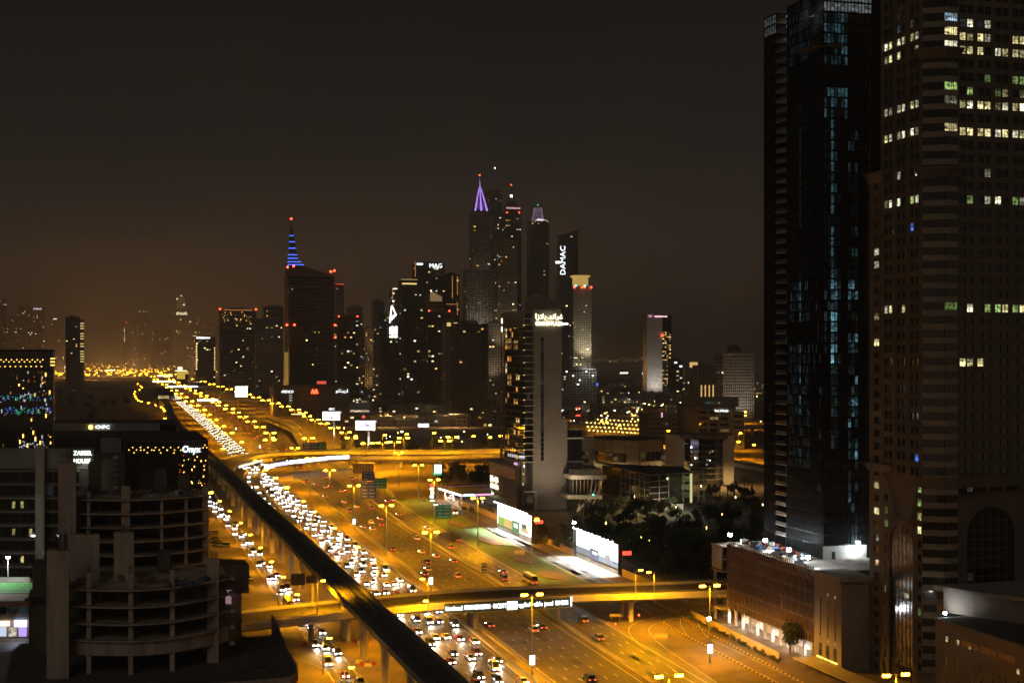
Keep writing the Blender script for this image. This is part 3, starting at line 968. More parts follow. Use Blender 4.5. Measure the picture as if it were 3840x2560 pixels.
    # flared cornices
    def cornice(poly, z, h, fl_):
        cxx = sum(p[0] for p in poly) / len(poly)
        cyy = sum(p[1] for p in poly) / len(poly)
        def gr(o):
            out = []
            for p in poly:
                d = Vector((p[0] - cxx, p[1] - cyy))
                out.append((p[0] + d.normalized().x * o, p[1] + d.normalized().y * o))
            return out
        mb = MB().prism(gr(.25), z - h, z, 0, None, gr(fl_))
        mb.prism(gr(fl_ + .05), z, z + .35)
        mb.build('cornice', stone, T)
    bay = [(186.0, 294.9), (188.9, 293.2), (190.2, 292.0), (193.8, 292.0), (194.8, 294.9), (192, 297), (187, 297)]
    cornice(bay, ZH(632, 334), 2.2, 1.5)
    cornice(bay, ZH(185, 334), 2.2, 1.5)
    cornice([(x0, y0 + 17.9), (x0, y0 + 24.1), (x0 + 5, y0 + 24.1), (x0 + 5, y0 + 17.9)], 124.5, 2.5, 1.6)
    cornice([(x0 - .1, y0 + 14), (x0 - .1, y0 + 24.3), (x0 + 5, y0 + 24.3), (x0 + 5, y0 + 14)], 52.0, 1.8, 1.3)
    cornice([(185.9, 295.6), (188.8, 292.9), (190.0, 291.7), (194.0, 291.7), (226, 293.7), (226, 297), (187, 297)], 50.3, 2.2, 1.2)
    # arches at the foot
    def arch(face, c, half, z0_, zs, m_in, name, plane):
        pts = [(c - half, z0_), (c + half, z0_), (c + half, zs)] + [(c + half * math.cos(a), zs + half * math.sin(a)) for a in [math.pi * q / 14 for q in range(1, 14)]] + [(c - half, zs)]
        def to3(p, o):
            return (plane + o, p[0], p[1]) if face == 'L' else (p[0], plane + o, p[1])
        mb = MB()
        mb.poly([to3(p, -.05) for p in pts])
        mb.build(name, m_in, T)
        fr = MB()
        out = pts[2:]
        for wdt, pr in ((.9, -.5), (1.9, -.28)):
            oo = []
            for p in out:
                d = Vector((p[0] - c, p[1] - zs if p[1] > zs else 0)).normalized()
                oo.append((p[0] + d.x * wdt, p[1] + d.y * wdt))
            for i in range(len(out) - 1):
                fr.poly([to3(out[i], pr), to3(out[i + 1], pr), to3(oo[i + 1], pr), to3(oo[i], pr)])
                fr.poly([to3(oo[i], pr), to3(oo[i + 1], pr), to3(oo[i + 1], -.02), to3(oo[i], -.02)])
                fr.poly([to3(out[i + 1], pr), to3(out[i], pr), to3(out[i], -.02), to3(out[i + 1], -.02)])
            for e0, e1 in ((pts[1], pts[2]), (pts[-1], pts[0])):
                s = 1 if e0[0] > c else -1
                fr.poly([to3((e0[0], z0_), pr), to3((e0[0] + s * wdt, z0_), pr), to3((e0[0] + s * wdt, zs), pr), to3((e0[0], zs), pr)])
        fr.build('arch_frame', stone, T)
        mu = MB()
        k = 0
        z = z0_ + 2.2
        while z < zs + half * .8:
            hw = half if z < zs else math.sqrt(max(.1, half * half - (z - zs) ** 2))
            a, b = to3((c - hw, z), -.16), to3((c + hw, z), -.16)
            mu.tube(a, b, .07, n=4)
            z += 2.2
        for q in range(-2, 3):
            xx = c + q * half / 3
            mu.tube(to3((xx, z0_), -.16), to3((xx, zs + math.sqrt(half * half - (xx - c) ** 2)), -.16), .07, n=4)
        mu.build('glazing_bars', brownc, T)
    arch('L', y0 + 8.7, 5.2, 1.0, 33.5, glass_w, 'arched_glazing', x0)
    arch('F', 204.5, 6.6, 20, 36.5, glass, 'arched_glazing', 295.0)
    lo = MB()
    lo.box(x0 + .02, 226, y0 + 3.0, y0 + 3.4, 0, 46)
    lo.box(x0 + .02, x0 + .4, y0 + 3.0, y0 + 14.6, 0, 50)
    lo.box(194.8, 226, 295.06, 295.4, 0, 45.6)
    lo.build('lower_wall', stone, T)
    for (dx, dz, m) in ((199.5, 22.5, GY), (208.7, 23.2, GC), (203.5, 22.6, win_dim), (206, 22.8, win_dim), (199, 26.5, win_dim)):
        link('lit_room', boxmesh('lit_room', 1.5, .1, 1.9, m), T, (dx, 294.84, dz))
    for (dy, dz, m) in ((8.2, 21.8, GW), (6.6, 21.6, GW), (9.9, 22.0, win_dim)):
        link('lit_room', boxmesh('lit_room', .1, 1.6, 1.2, m), T, (x0 - .14, y0 + dy, dz))
    # slanted struts over the arch
    mb = MB()
    mb.tube((x0 - .4, y0 + 15.8, 50), (x0 - .3, y0 + 11.0, 39.5), .6, n=4)
    mb.tube((x0 - .4, y0 + 1.6, 49), (x0 - .3, y0 + 5.2, 39.5), .6, n=4)
    mb.build('strut', stone, T)
    return T
stone_tower()
# podium of the stone tower with its name in letters
def podium_name():
    T = thing('podium_building', 'beige podium with gold name lettering and arched relief under the stone tower', 'building')
    mb = MB()
    mb.box(178.4, 215, 215, 277.5, 0, 20.4)
    mb.build('wall', beige, T)
    MB().box(178.2, 215.2, 214.8, 277.7, 20.4, 21.0).build('parapet', beige, T)
    MB().box(179.2, 214.8, 215.2, 276.8, 20.98, 21.04).build('roof', roof_m, T)
    W = Wins(T)
    for k in range(7):
        for u in (273.0 - k * 4.2,):
            if k in (0, 1, 2, 6):
                W.add((178.36, u, 17.2 if k < 6 else 15.5), .1, .7, 1.1, GY)
            W.add((178.36, u, 8.0), .1, .6, 11.0, glass)
    W.done()
    text('BUSINESS CENTRAL TOWERS', 1.9, mat('gold_letters', (0.95, 0.62, 0.22), 0.5, 0.0, var=0), T, (178.3, 258.0, 17.4), 'L', width=18.5)
    ar = MB()
    for r_ in (5.6, 4.6, 3.4, 2.0):
        for q in range(16):
            a, b = math.pi * q / 16, math.pi * (q + 1) / 16
            ar.tube((178.3, 257.5 + r_ * math.cos(a), 9.5 + r_ * math.sin(a)), (178.3, 257.5 + r_ * math.cos(b), 9.5 + r_ * math.sin(b)), .16, n=4)
        ar.tube((178.3, 257.5 - r_, 0), (178.3, 257.5 - r_, 9.5), .16, n=4)
        ar.tube((178.3, 257.5 + r_, 0), (178.3, 257.5 + r_, 9.5), .16, n=4)
    ar.build('arch_relief', beige, T)
    # the raised wing on the roof with a lit knife edge
    T2 = thing('roof_wing', 'wedge-edged upper storey on the podium roof, lit white at its end', 'building', (0, 0, 0))
    MB().prism([(184, 283), (187, 276), (215, 225), (215, 283)], 21.05, 26.2).build('wall', beige, T2)
    MB().prism([(182.4, 284.6), (186, 274.8), (213, 222), (216, 222), (216, 284.6)], 26.2, 27.0).build('roof_slab', greyc, T2)
    fl_ = link('floodlight', boxmesh('floodlight', .5, .5, .5, lamp_white), T2, (181.8, 279.0, 21.6))
    spot('flood_beam', (181.6, 279.0, 22.2), 900, (.85, .93, 1.0), 120, .8, (1, .1, .35), parent=T2)
podium_name()
# the beige annex with three tall slits
def annex():
    T = thing('annex_building', 'plain beige block with tall slit windows and a gold sign over a canopy', 'building')
    MB().box(178.2, 186.0, 318.9, 333.0, 0, 22.4).build('wall', beige, T)
    MB().prism([(177.4, 318.0), (187.0, 318.0), (187.0, 333.2), (177.4, 333.2)], 22.4, 23.6).build('roof_slab', beige, T)
    W = Wins(T)
    for k in range(3):
        u = 329.6 - k * 3.8
        W.add((178.18, u, 12.0), .1, .55, 9.6, glass)
        W.add((178.18, u, 3.2), .1, 1.5, 4.2, glass_w)
        W.add((178.18, u, 6.4), .1, .4, .6, GY)
        if k:
            W.add((178.18, u, 18.2), .1, .45, .7, GY)
    W.done()
    for k in range(7):
        b = link('balcony', boxmesh('balcony', 1.4, 2.6, .5, beige), T, (186.8, 320.2, 4 + k * 2.3))
        if k in (1, 3, 5):
            link('lit_wall', boxmesh('lit_wall', 1.0, .1, 1.0, win_or), b, (0, -1.4, .9))
    text('\u2022\u2022\u2022\u2022\u2022 \u2022\u2022 \u2022 \u2022\u2022\u2022\u2022\u2022', 1.6, glow('gold_sign', (1.0, .72, .12), 3.0, sample=False), T, (178.0, 326.0, 1.6), 'L', width=10.5, name='gold_sign')
    cn = thing('canopy', 'low yellowish canopy roof in front of the slit-windowed annex', 'canopy')
    MB().box(172.0, 178.1, 300.0, 333.0, 0.9, 1.25).build('roof_slab', mat('canopy_roof', (.32, .27, .14), .9, var=.2), cn)
    for k in range(6):
        link('post', boxmesh('post', .2, .2, .9, steel_d), cn, (172.3, 301.5 + 6 * k, .46))
    spot('gold_wash', (176.4, 326, 1.4), 160, (1, .7, .15), 160, 1, (-.6, 0, -.3), parent=T)
annex()
# podium under construction with terracotta fins
def fin_podium():
    T = thing('construction_podium', 'unfinished podium clad in dark brown vertical fins with a white-lit ground floor', 'building')
    y0, y1, x0 = 333.2, 387.0, 178.2
    core = MB().box(x0 + .5, 230, y0, y1, 4.2, 22.6)
    core.build('core', conc_d, T)
    br = mat('terracotta_fin', (0.22, 0.14, 0.10), 0.6, var=0.3, scale=0.4)
    fin = MB().box(-.45, 0, -.16, .16, 4.6, 23.2).mesh('fin', br)
    n = 0
    y = y0 + .5
    while y < y1:
        link('fin', fin, T, (x0 + .45, y, 0))
        y += 1.32
        n += 1
    for k in range(5):
        link('floor_band', boxmesh('floor_band', .3, y1 - y0, .45, beige), T, (x0 + .42, (y0 + y1) / 2, 6.6 + 3.6 * k))
    for k in range(13):
        link('front_fin', boxmesh('front_fin', .3, .4, 18.4, br), T, (x0 + .9 + k * 1.05, y0 - .18, 13.8))
    rr = random.Random(8)
    W = Wins(T)
    for k in range(5):
        for j in range(40):
            W.add((x0 + .46, y0 + 1.16 + j * 1.32, 8.5 + 3.6 * k), .06, .9, 2.6, win_cyan if (j < 4 and k == 4) or rr.random() < .01 else (win_or if rr.random() < .012 else glass_w))
    W.done()
    # ground floor arcade
    for j in range(12):
        link('column', boxmesh('column', .7, .7, 4.4, conc_l), T, (x0 + .4, y0 + 1.0 + j * 4.7, 2.2))
    MB().box(x0 + 5, x0 + 5.3, y0, y1, 0, 4.2).build('lobby_wall', conc_l, T)
    for j in range(11):
        g_ = link('work_light', boxmesh('work_light', .25, 1.6, .2, glow('tube_light', (.95, .97, 1.0), 25)), T, (x0 + 1.6 + (j % 3) * .8, y0 + 3.2 + j * 4.7, 3.8))
        if j % 2 == 0:
            spot('arcade_light', (x0 + 1.8, y0 + 3.2 + j * 4.7, 3.6), 2600, (.97, .95, .9), 165, .5, (-.25, 0, -1), parent=T)
    # open concrete floors at the far end
    for k in range(6):
        link('slab', boxmesh('slab', 16, 7.5, .4, conc_raw), T, (x0 + 6.4, y1 + 3.8, 3.9 + 3.7 * k))
    for j in range(3):
        link('slab_column', boxmesh('slab_column', .7, .7, 22, conc_raw), T, (x0 - .6 + j * 5, y1 + 6.6, 11))
    link('end_wall', boxmesh('end_wall', .4, 6.8, 7.0, conc_raw), T, (x0 - 1.2, y1 + 3.8, 19.2))
    # roof
    MB().box(x0 + .6, 229.8, y0 + .2, y1 + 7, 22.62, 22.8).build('roof', conc_raw, T)
    return T
fin_podium()
rr = random.Random(21)
# building materials on the podium roof
junk_m = [mat('site_blue', (.05, .12, .25), .8), mat('site_red', (.35, .06, .03), .8), mat('site_timber', (.3, .2, .1), .9), mat('site_board', (.5, .5, .48), .8), steel, mat('site_tarp', (.12, .2, .28), .7)]
jn = ['blue covered pallet', 'red steel bundle', 'timber plank stack', 'pale board stack', 'steel pipe bundle', 'grey tarpaulin heap']
for k in range(26):
    m = k % 6
    x, y = rr.uniform(180, 190.0), rr.uniform(345, 386)
    T = thing('material_stack', '%s on the floodlit podium roof, %s of its kind from the road' % (jn[m], ordn(k // 6)), 'building materials', (x, y, 22.8), rr.uniform(0, 1.5), 'materials on the podium roof')
    for q in range(rr.randint(2, 4)):
        link('layer', boxmesh('layer', round(rr.uniform(1.2, 2.6), 1), round(rr.uniform(.8, 2.0), 1), .45, junk_m[m]), T, (rr.uniform(-.2, .2), rr.uniform(-.2, .2), .23 + .46 * q), rr.uniform(-.1, .1))
for k, (x, y, s) in enumerate([(179.2, 386.5, 1.0), (183.5, 372, .8), (181.0, 352.5, 1.0), (179.0, 338, .6)]):
    T = thing('floodlight_mast', 'white floodlight on a short mast on the podium roof, %s from the far end' % ordn(k), 'floodlight', (x, y, 22.8), 0, 'podium roof floodlights')
    MB().cyl(0, 0, 0, 3.0, .07, n=6).build('mast', steel, T)
    link('lamp_head', boxmesh('lamp_head', 1.0, .5, .8, glow('flood_face', (.9, .97, 1.0), 120)), T, (0, 0, 3.2))
    spot('flood_beam', (.6, 0, 3.3), 6000 * s, (.82, .95, 1.0), 150, .7, (.8, -.2, -.45), parent=T)
# ================================================================== glass tower under construction
def glass_tower():
    T = thing('glass_tower', 'dark finned glass tower under construction with cyan-lit rooms and floodlit top floors', 'tower')
    x0, y0, x1, y1 = 191.3, 352.7, 212.0, 389.6
    zb, fh, n = 26.5, 2.95, 52
    top = zb + n * fh
    core = MB()
    core.box(x0 + .5, x1, y0 + .5, y0 + 21.6, 22.8, top)
    core.box(x0 + 3.2, x1, y0 + 21.5, y0 + 28.4, 22.8, top)
    core.box(x0 + .5, x1, y0 + 28.3, y1, 22.8, top)
    core.build('core', black, T)
    link('podium_wall', boxmesh('podium_wall', 13.5, .3, 3.6, whitec), T, (x0 + 7, y0 + .3, 24.65))
    link('door', boxmesh('door', 1.0, .1, 2.1, steel_d), T, (x0 + 3.4, y0 + .1, 23.9))
    spot('wall_flood', (x0 + 10.5, y0 - 3.2, 25.5), 2200, (.85, .97, 1.0), 150, .7, (-.2, 1, .25), parent=T)
    link('wall_lamp', boxmesh('wall_lamp', .7, .3, .6, glow('flood_face', (.9, .97, 1.0), 120)), T, (x0 + 11.0, y0 - .2, 27.2))
    W = Wins(T, 300)
    rr = random.Random(17)
    strong = glow('room_cyan_bright', (.30, .72, .90), .85, vary=.8, scale=.9)
    mid = glow('room_cyan', (.22, .50, .62), .36, vary=.9, scale=.9)
    dim = glow('room_cyan_dim', (.28, .42, .48), .055, vary=.9, scale=.9)
    top_w = glow('site_white', (.85, .95, 1.0), 1.2, vary=.8, scale=.8)
    pane_l = 1.06
    for k in range(n):
        zc = zb + k * fh + fh / 2
        f = k / n
        # left face
        for j in range(20):
            yy = y0 + .9 + j * pane_l
            m = glass
            if 7.5 < yy - y0 < 20.5:
                if k > 45:
                    m = rr.choice([mid, dim])
                elif 6 < k < 42 and rr.random() < .88 and not (18 < k < 21):
                    m = mid if (13.0 < yy - y0 < 14.6 and rr.random() < .8) else dim
            elif (k > 44 and rr.random() < .5) or rr.random() < .22:
                m = dim
            W.add((x0 + .47, yy, zc), .06, .94, fh - .5, m, 'pane')
        for j in range(7):
            W.add((x0 + .47, y0 + 29.2 + j * 1.1, zc), .06, .98, fh - .5, top_w if (k > 49) else (win_dim if rr.random() < .05 else glass), 'pane')
        # right face
        for j in range(14):
            xx = x0 + 1.05 + j * 1.06
            d = xx - x0
            m = glass
            if 39 < k < 50:
                m = rr.choice([mid, strong, dim, mid]) if d < 8 and k not in (44, 43) else glass
            elif k >= 50:
                m = top_w
            elif 2.8 < d < 5.0:
                m = (rr.choice([strong, strong, mid]) if d < 3.8 else rr.choice([mid, dim])) if 16 < k and k != 30 else (dim if k > 8 else glass)
            elif 0.6 < d < 2.8 or 5.0 < d < 5.9:
                m = dim if 16 < k and rr.random() < .6 else glass
            elif 8.2 < d < 11.5:
                m = rr.choice([dim, dim, mid]) if rr.random() < .5 else glass
            W.add((xx, y0 + .47, zc), .94, .06, fh - .5, m, 'pane')
        # balcony strip: raw slabs with lit recesses
        sl = link('balcony_slab', boxmesh('balcony_slab', 3.4, 6.5, .3, conc_raw), T, (x0 + 1.6, y0 + 25.0, zb + k * fh))
        link('balustrade', boxmesh('balustrade', .08, 6.4, .9, mat('balustrade_glass', (.10, .11, .11), .2, var=0)), sl, (-1.6, 0, .6))
        m = None
        if k > 40 or k < 1:
            m = top_w if k > 47 or k < 1 else mid
        elif rr.random() < .55:
            m = rr.choice([mid, dim, dim])
        if m:
            link('lit_doorway', boxmesh('lit_doorway', .1, 2.4, 2.0, m), sl, (1.5, rr.choice([-1.8, -1.2, 1.2]), 1.35))
    W.done()
    fm = MB().box(-.32, 0, -.05, .05, 22.9, top).mesh('fin', mulli)
    fm2 = MB().box(-.05, .05, -.32, 0, 26.6, top).mesh('fin', mulli)
    for j in range(21):
        link('fin', fm, T, (x0 + .45, y0 + .37 + j * pane_l, 0))
    for j in range(8):
        link('fin', fm, T, (x0 + .45, y0 + 28.65 + j * 1.1, 0))
    for j in range(16):
        link('fin', fm2, T, (x0 + .52 + j * 1.06, y0 + .45, 0))
    for k in range(n + 1):
        link('spandrel', boxmesh('spandrel', .12, 21.4, .5, mulli), T, (x0 + .40, y0 + 11.0, zb + k * fh))
        link('spandrel', boxmesh('spandrel', .12, 8.4, .5, mulli), T, (x0 + .40, y0 + 32.6, zb + k * fh))
        link('spandrel', boxmesh('spandrel', 16.4, .12, .5, mulli), T, (x0 + 8.5, y0 + .40, zb + k * fh))
    # safety screen ledge near the top
    mb = MB()
    zt = ZH(175, 392)
    mb.box(x0 - 2.2, x0 + .3, y0 - 2.0, y0 + 10, zt, zt + .35)
    mb.box(x0 - 2.2, x0 + 6, y0 - 2.0, y0 + .3, zt + .01, zt + .34)
    for j in range(10):
        mb.tube((x0 - 2.1, y0 - 1.9 + j * 1.2, zt + .3), (x0 - 2.6, y0 - 1.9 + j * 1.2, zt + 1.6), .06, n=4)
    mb.build('safety_ledge', brownc, T)
    for (yy, zz) in ((3.0, top - 8), (9.5, top - 5), (1.2, top - 4)):
        spot('site_light', (x0 - 2.5, y0 + yy, zz), 500, (.9, .97, 1.0), 130, .8, (1, 0, -.1), parent=T)
    return T
glass_tower()
# hoarding, hedge and shrubs along the construction site are added with the trees
def hoarding(name, label, path, h=2.4, m=None, seg=3.0):
    T = thing(name, label, 'wall')
    pts = [Vector((a, b, 0)) for a, b in path]
    for a, b in zip(pts, pts[1:]):
        L = (b - a).length
        n = max(1, int(L / seg))
        d = b - a
        me = boxmesh('panel', .16, L / n - .05, h, m or mat('hoarding_tan', (.42, .33, .2), .8, var=.15, scale=.4))
        for k in range(n):
            c = a.lerp(b, (k + .5) / n)
            link('panel', me, T, (c.x, c.y, h / 2), math.atan2(-d.x, d.y))
    return T
hoarding('site_hoarding', 'tan site hoarding in front of the unfinished podium', [(171.5, 398), (171.0, 385), (170.0, 360), (169.2, 335)], 2.2)
hoarding('boundary_wall', 'long tan boundary wall running behind the two floodlit billboards', [(181.4, 727), (181.8, 690), (182.2, 653), (181.0, 615), (179.4, 560), (178.5, 530)], 2.6)
hoarding('boundary_wall', 'tan wall continuing past the lower billboard towards the near bridge', [(179.6, 478), (179.8, 450), (180.5, 420)], 2.6)
hoarding('garden_wall', 'pale garden wall beside the hotel podium', [(186, 690), (191, 668), (195, 648)], 2.0)
# ================================================================== hotel tower in the middle
AR_GP = '\ufe8d\ufeaf\ufefc\ufe91 \ufeaa\ufee7\ufe8d\ufeae\ufecf'
def hotel():
    T = thing('hotel_tower', 'tall grey and glass hotel tower with glowing yellow rooftop lettering beside the highway', 'tower')
    x0, y0 = 206.0, 689.0
    wx, wy, top = 19.9, 39.6, 101.6
    solid = MB()
    solid.box(x0 + 4.6, x0 + wx, y0, y0 + 7, 0, top)
    solid.box(x0 + 9.2 - 1.0, x0 + 9.2 + 1.0, y0 - .02, y0 + .2, 0, .5)
    solid.box(x0 + .8, x0 + wx - .4, y0 + 6.9, y0 + wy, 0, top - 2)
    solid.build('wall', greyc, T)
    MB().box(x0 - .3, x0 + 8.5, y0 + .8, y0 + wy + 1, top - 9.0, top - .8).build('crown_wall', greyc, T)
    MB().box(x0 - .1, x0 + 4.8, y0 + .6, y0 + 20, top - 15.5, top - 9.4).build('crown_louvre', steel_d, T)
    MB().box(x0 + .5, x0 + 4.7, y0 + .5, y0 + 10, 24, top - 15.6).build('glass_corner', glass, T)
    # slot of windows in the blank wall
    W = Wins(T)
    rr = random.Random(4)
    for k in range(26):
        W.add((x0 + 9.6, y0 - .02, 26 + k * 2.42), 1.6, .1, 2.2, glass if rr.random() < .75 else win_dim)
    # panel joints on the blank wall
    for k in range(38):
        link('panel_joint', boxmesh('panel_joint', wx - 4.8, .03, .05, conc_d), T, (x0 + 4.7 + (wx - 4.8) / 2, y0 - .008, 3 + k * 2.6))
    nfl, fh = 24, 3.15
    for k in range(nfl):
        z = 24.5 + k * fh
        sh = [0, .5, 1.0, .4, -.2, .6][k % 6]
        sl = link('balcony_slab', boxmesh('balcony_slab', 2.6, wy - 4, .28, greyc), T, (x0 - .1 - sh * .4, y0 + wy / 2 + 1, z))
        link('corner_slab', boxmesh('corner_slab', 5.6, 2.0, .3, whitec), T, (x0 + 2.6, y0 - .2, z))
        link('downlight', boxmesh('downlight', .9, .3, .12, glow('downlight', (1., .72, .22), 3.0)), T, (x0 - .3, y0 - .9, z - .24)) if k % 2 == 0 or k < 6 else None
        for j in range(9):
            m = glass
            p = .7 if 18 <= k <= 21 else .2
            if rr.random() < p and j > 1:
                m = rr.choice([win_or, win_or, win_warm])
            W.add((x0 + .76, y0 + 3.2 + j * 4.0, z + 1.6), .08, 3.6, 2.4, m)
        for j in range(3):
            W.add((x0 + 1.2 + j * 1.25, y0 + .46, z + 1.6), 1.1, .06, 2.5, win_dim if rr.random() < .05 else glass)
    for j in range(9):
        link('fin_wall', boxmesh('fin_wall', .25, .3, nfl * fh, brownc), T, (x0 + .65, y0 + 1.3 + j * 4.0, 24.5 + nfl * fh / 2))
    link('edge_fin', boxmesh('edge_fin', .8, 1.2, 80, beige), T, (x0 - .6, y0 + wy + .8, 60))
    # far side balconies seen at the right edge
    for k in range(19):
        sl = link('side_balcony', boxmesh('side_balcony', 2.2, 5, .28, whitec), T, (x0 + wx + .9, y0 + 6.5, 30 + k * 3.15))
        if k in (1, 3, 8, 9, 12, 13, 15):
            link('lit_pane', boxmesh('lit_pane', .3, .1, 2.4, win_or), sl, (-.6, -2.4, 1.5))
        else:
            link('dark_pane', boxmesh('dark_pane', 1.6, .1, 2.6, glass), sl, (-.3, -2.3, 1.5))
    W.done()
    text(AR_GP, 3.6, sign_warm, T, (x0 + 13.2, y0 - .25, top - 3.6), 'F', name='arabic_lettering', width=14.5, ext=.2)
    text('GRAND PLAZA', 3.0, sign_warm, T, (x0 + 13.2, y0 - .25, top - 7.2), 'F', width=14.5, ext=.2)
    link('lit_bar', boxmesh('lit_bar', 3.6, .3, .9, sign_white), T, (x0 + wx + 1.6, y0 - .2, top - 7.2))
    for dz in (-3, -7.5):
        link('side_sign', boxmesh('side_sign', .3, 2.0, 2.6, sign_warm), T, (x0 - .6, y0 + wy + .4, top + dz - 2))
    spot('sign_wash', (x0 + 13.2, y0 - 2.6, top - 5.4), 900, (1., .85, .45), 170, 1, (0, 1, 0), parent=T)
    # right-hand lower volume
    MB().box(x0 + wx + .02, x0 + wx + 3.4, y0 + 1.0, y0 + 20, 0, 46).build('side_wall', greyc, T)
    for k in range(3):
        link('side_ledge', boxmesh('side_ledge', 9.0, 6, .7, whitec), T, (x0 + wx + 8.0, y0 + 4, 12 + k * 12.0))
    MB().box(x0 + wx + 3.4, x0 + wx + 12, y0 + 3, y0 + 20, 0, 40).build('side_glass', glass, T)
    # podium
    pd = MB()
    pd.box(x0 - 1.0, x0 + 12, y0 + 9.8, y0 + 64, 0, 20.8)
    pd.build('podium_wall', brownc, T)
    MB().box(x0 - 1.25, x0 + 12, y0 + 9.5, y0 + 64.3, 20.8, 21.6).build('podium_parapet', beige, T)
    MB().box(x0 - 1.16, x0 - .98, y0 + 12, y0 + 63, 14.2, 20.2).build('podium_glazing', glass_w, T)
    MB().box(x0 + .2, x0 + 4.8, y0 - .3, y0 + 9.6, 0, 9.0).build('lobby_glass', glass, T)
    fr = MB()
    fr.box(x0 - .3, x0 + 6.4, y0 - .6, y0 - .2, 9.0, 9.8)
    fr.box(x0 + 5.8, x0 + 6.4, y0 - .62, y0 - .1, 0, 9.0)
    fr.build('lobby_frame', whitec, T)
    text(AR_GP, 3.9, sign_warm, T, (x0 - 1.2, y0 + 52.5, 11.4), 'L', name='arabic_lettering', width=15, ext=.2)
    text('GRAND PLAZA', 3.3, sign_warm, T, (x0 - 1.2, y0 + 52.5, 7.4), 'L', width=15, ext=.2)
    text('\ufef5\ufeee\ufee3', 2.3, sign_warm, T, (x0 - 1.2, y0 + 57.0, 3.8), 'L', name='arabic_lettering', width=6, ext=.2)
    spot('podium_wash', (x0 - 4.2, y0 + 50, 9.5), 500, (1., .8, .35), 170, 1, (1, 0, -.1), parent=T)
    for k, (dz, m) in enumerate(((22.6, sign_pink), (22.4, sign_white), (18.5, win_yel), (13, win_yel))):
        link('shop_light', boxmesh('shop_light', .12, 6.0 if k == 0 else 1.2, 1.1, m), T, (x0 - .4 if k == 0 else x0 + .4, y0 + (14 if k == 0 else .2 + k), dz))
    spot('wall_fill', (x0 + 12, y0 - 30, 2.0), 42000, (1., .72, .45), 110, 1, (0, .6, 1), parent=T, r=2)  # added wash with no lamp there, for highway light on the wall
    return T
hotel()
# ================================================================== billboards
def billboard(name, label, x, ya, yb, z0, z1, art):
    T = thing(name, label, 'billboard')
    L = ya - yb
    yc = (ya + yb) / 2
    MB().box(x, x + .5, yb, ya, z0, z1).build('backing', steel_d, T)
    link('skirt', boxmesh('skirt', .4, L, z0 - .1, conc_d), T, (x + .2, yc, z0 / 2))
    face = link('poster', boxmesh('poster', .06, L - .4, z1 - z0 - .3, glow('billboard_white', (1.0, 1.0, .97), 4.0, sample=True)), T, (x - .05, yc, (z0 + z1) / 2))  # poster glows by itself to imitate the floodlighting
    for k, (a0, a1, b0, b1, m) in enumerate(art):
        link('print_panel', boxmesh('print_panel', .03, (a1 - a0) * L, (b1 - b0) * (z1 - z0), m), T, (x - .10 - .012 * k, ya - (a0 + a1) / 2 * L, z0 + (b0 + b1) / 2 * (z1 - z0)))  # prints glow too, floodlight put into their material
    fr = MB()
    for yy in (yb, ya):
        fr.box(x - .2, x + .7, yy - .2, yy + .2, 0, z1 + .2)
    fr.build('frame', steel_d, T)
    n = int(L / 4.2)
    for k in range(n):
        yy = yb + L * (k + .5) / n
        a = MB().tube((0, 0, 0), (-1.8, 0, .9), .06, n=4).build('lamp_arm', steel, T, (x, yy, z1))
        link('lamp_head', boxmesh('lamp_head', .5, .7, .3, lamp_white), a, (-1.9, 0, .8))
    for k in range(5):
        yy = yb + L * (k + .5) / 5
        spot('billboard_flood', (x - 2.0, yy, z1 + .4), 80000, (.93, 1.0, .97), 84, .6, (-.26, 0, -1), parent=T)
    return T
pg = lambda n, c, s=1.0: glow('print_' + n, c, s)
billboard('billboard', 'floodlit white billboard with a green panel beside the hotel, farther of the two', 173.5, 622.5, 568.5, 2.2, 11.6,
    [(.02, .45, .0, .42, pg('green_field', (.36, .62, .05), .9)), (.2, .45, .02, .36, pg('sand', (.9, .62, .22), .9)), (.45, .66, -.08, .48, pg('deep_green', (.03, .30, .08), .8)), (.50, .61, .18, .36, pg('logo_white', (1, 1, 1), 2)), (.68, .92, .10, .3, pg('skin', (.85, .6, .35), .9)), (.72, .86, .3, .5, pg('dark_hat', (.2, .2, .18), .6))])
text('SAFARI', 1.3, glow('print_ink', (.02, .25, .07), .5), bpy.data.objects['billboard'], (173.28, 592.6, 5.1), 'L', name='print_lettering', ext=.02, width=4.6) if False else None
billboard('billboard', 'floodlit white and blue billboard nearest the cross bridge', 179.0, 527.4, 480.2, 2.2, 10.9,
    [(.0, .34, .0, .3, pg('grey_street', (.30, .36, .42), .8)), (.34, .56, -.05, .42, pg('navy', (.16, .25, .42), .8)), (.40, .52, .2, .3, pg('logo_white', (1, 1, 1), 2)), (.56, 1.0, .0, .25, pg('pale_blue', (.42, .55, .70), .9)), (.70, .82, .1, .40, pg('figure', (.5, .5, .52), .9)), (.88, .96, .14, .24, pg('navy', (.16, .25, .42), .8))])
for k, (x, y, z, lab) in enumerate([(174.4, 566.8, 9.2, 'red and orange lit sign box at the end of the farther billboard'), (180.0, 478.6, 8.0, 'red lit sign box at the end of the nearer billboard')]):
    T = thing('sign_box', lab, 'sign', (x, y, 0))
    MB().cyl(.4, .3, 0, z, .14, n=6).build('post', steel_d, T)
    link('lit_face', boxmesh('lit_face', 3.2, .5, 1.3, sign_red), T, (1.6, 0, z))
    link('lit_face', boxmesh('lit_face', 1.8, .5, .7, glow('sign_orange', (1., .4, .03), 4)), T, (.6, 0, z + 1.5)) if k == 0 else None
T = thing('pole_floodlight', 'starry white floodlight on top of the nearer billboard', 'floodlight', (178.4, 528.6, 0))
MB().cyl(0, 0, 0, 13.2, .12, n=6).build('pole', steel, T)
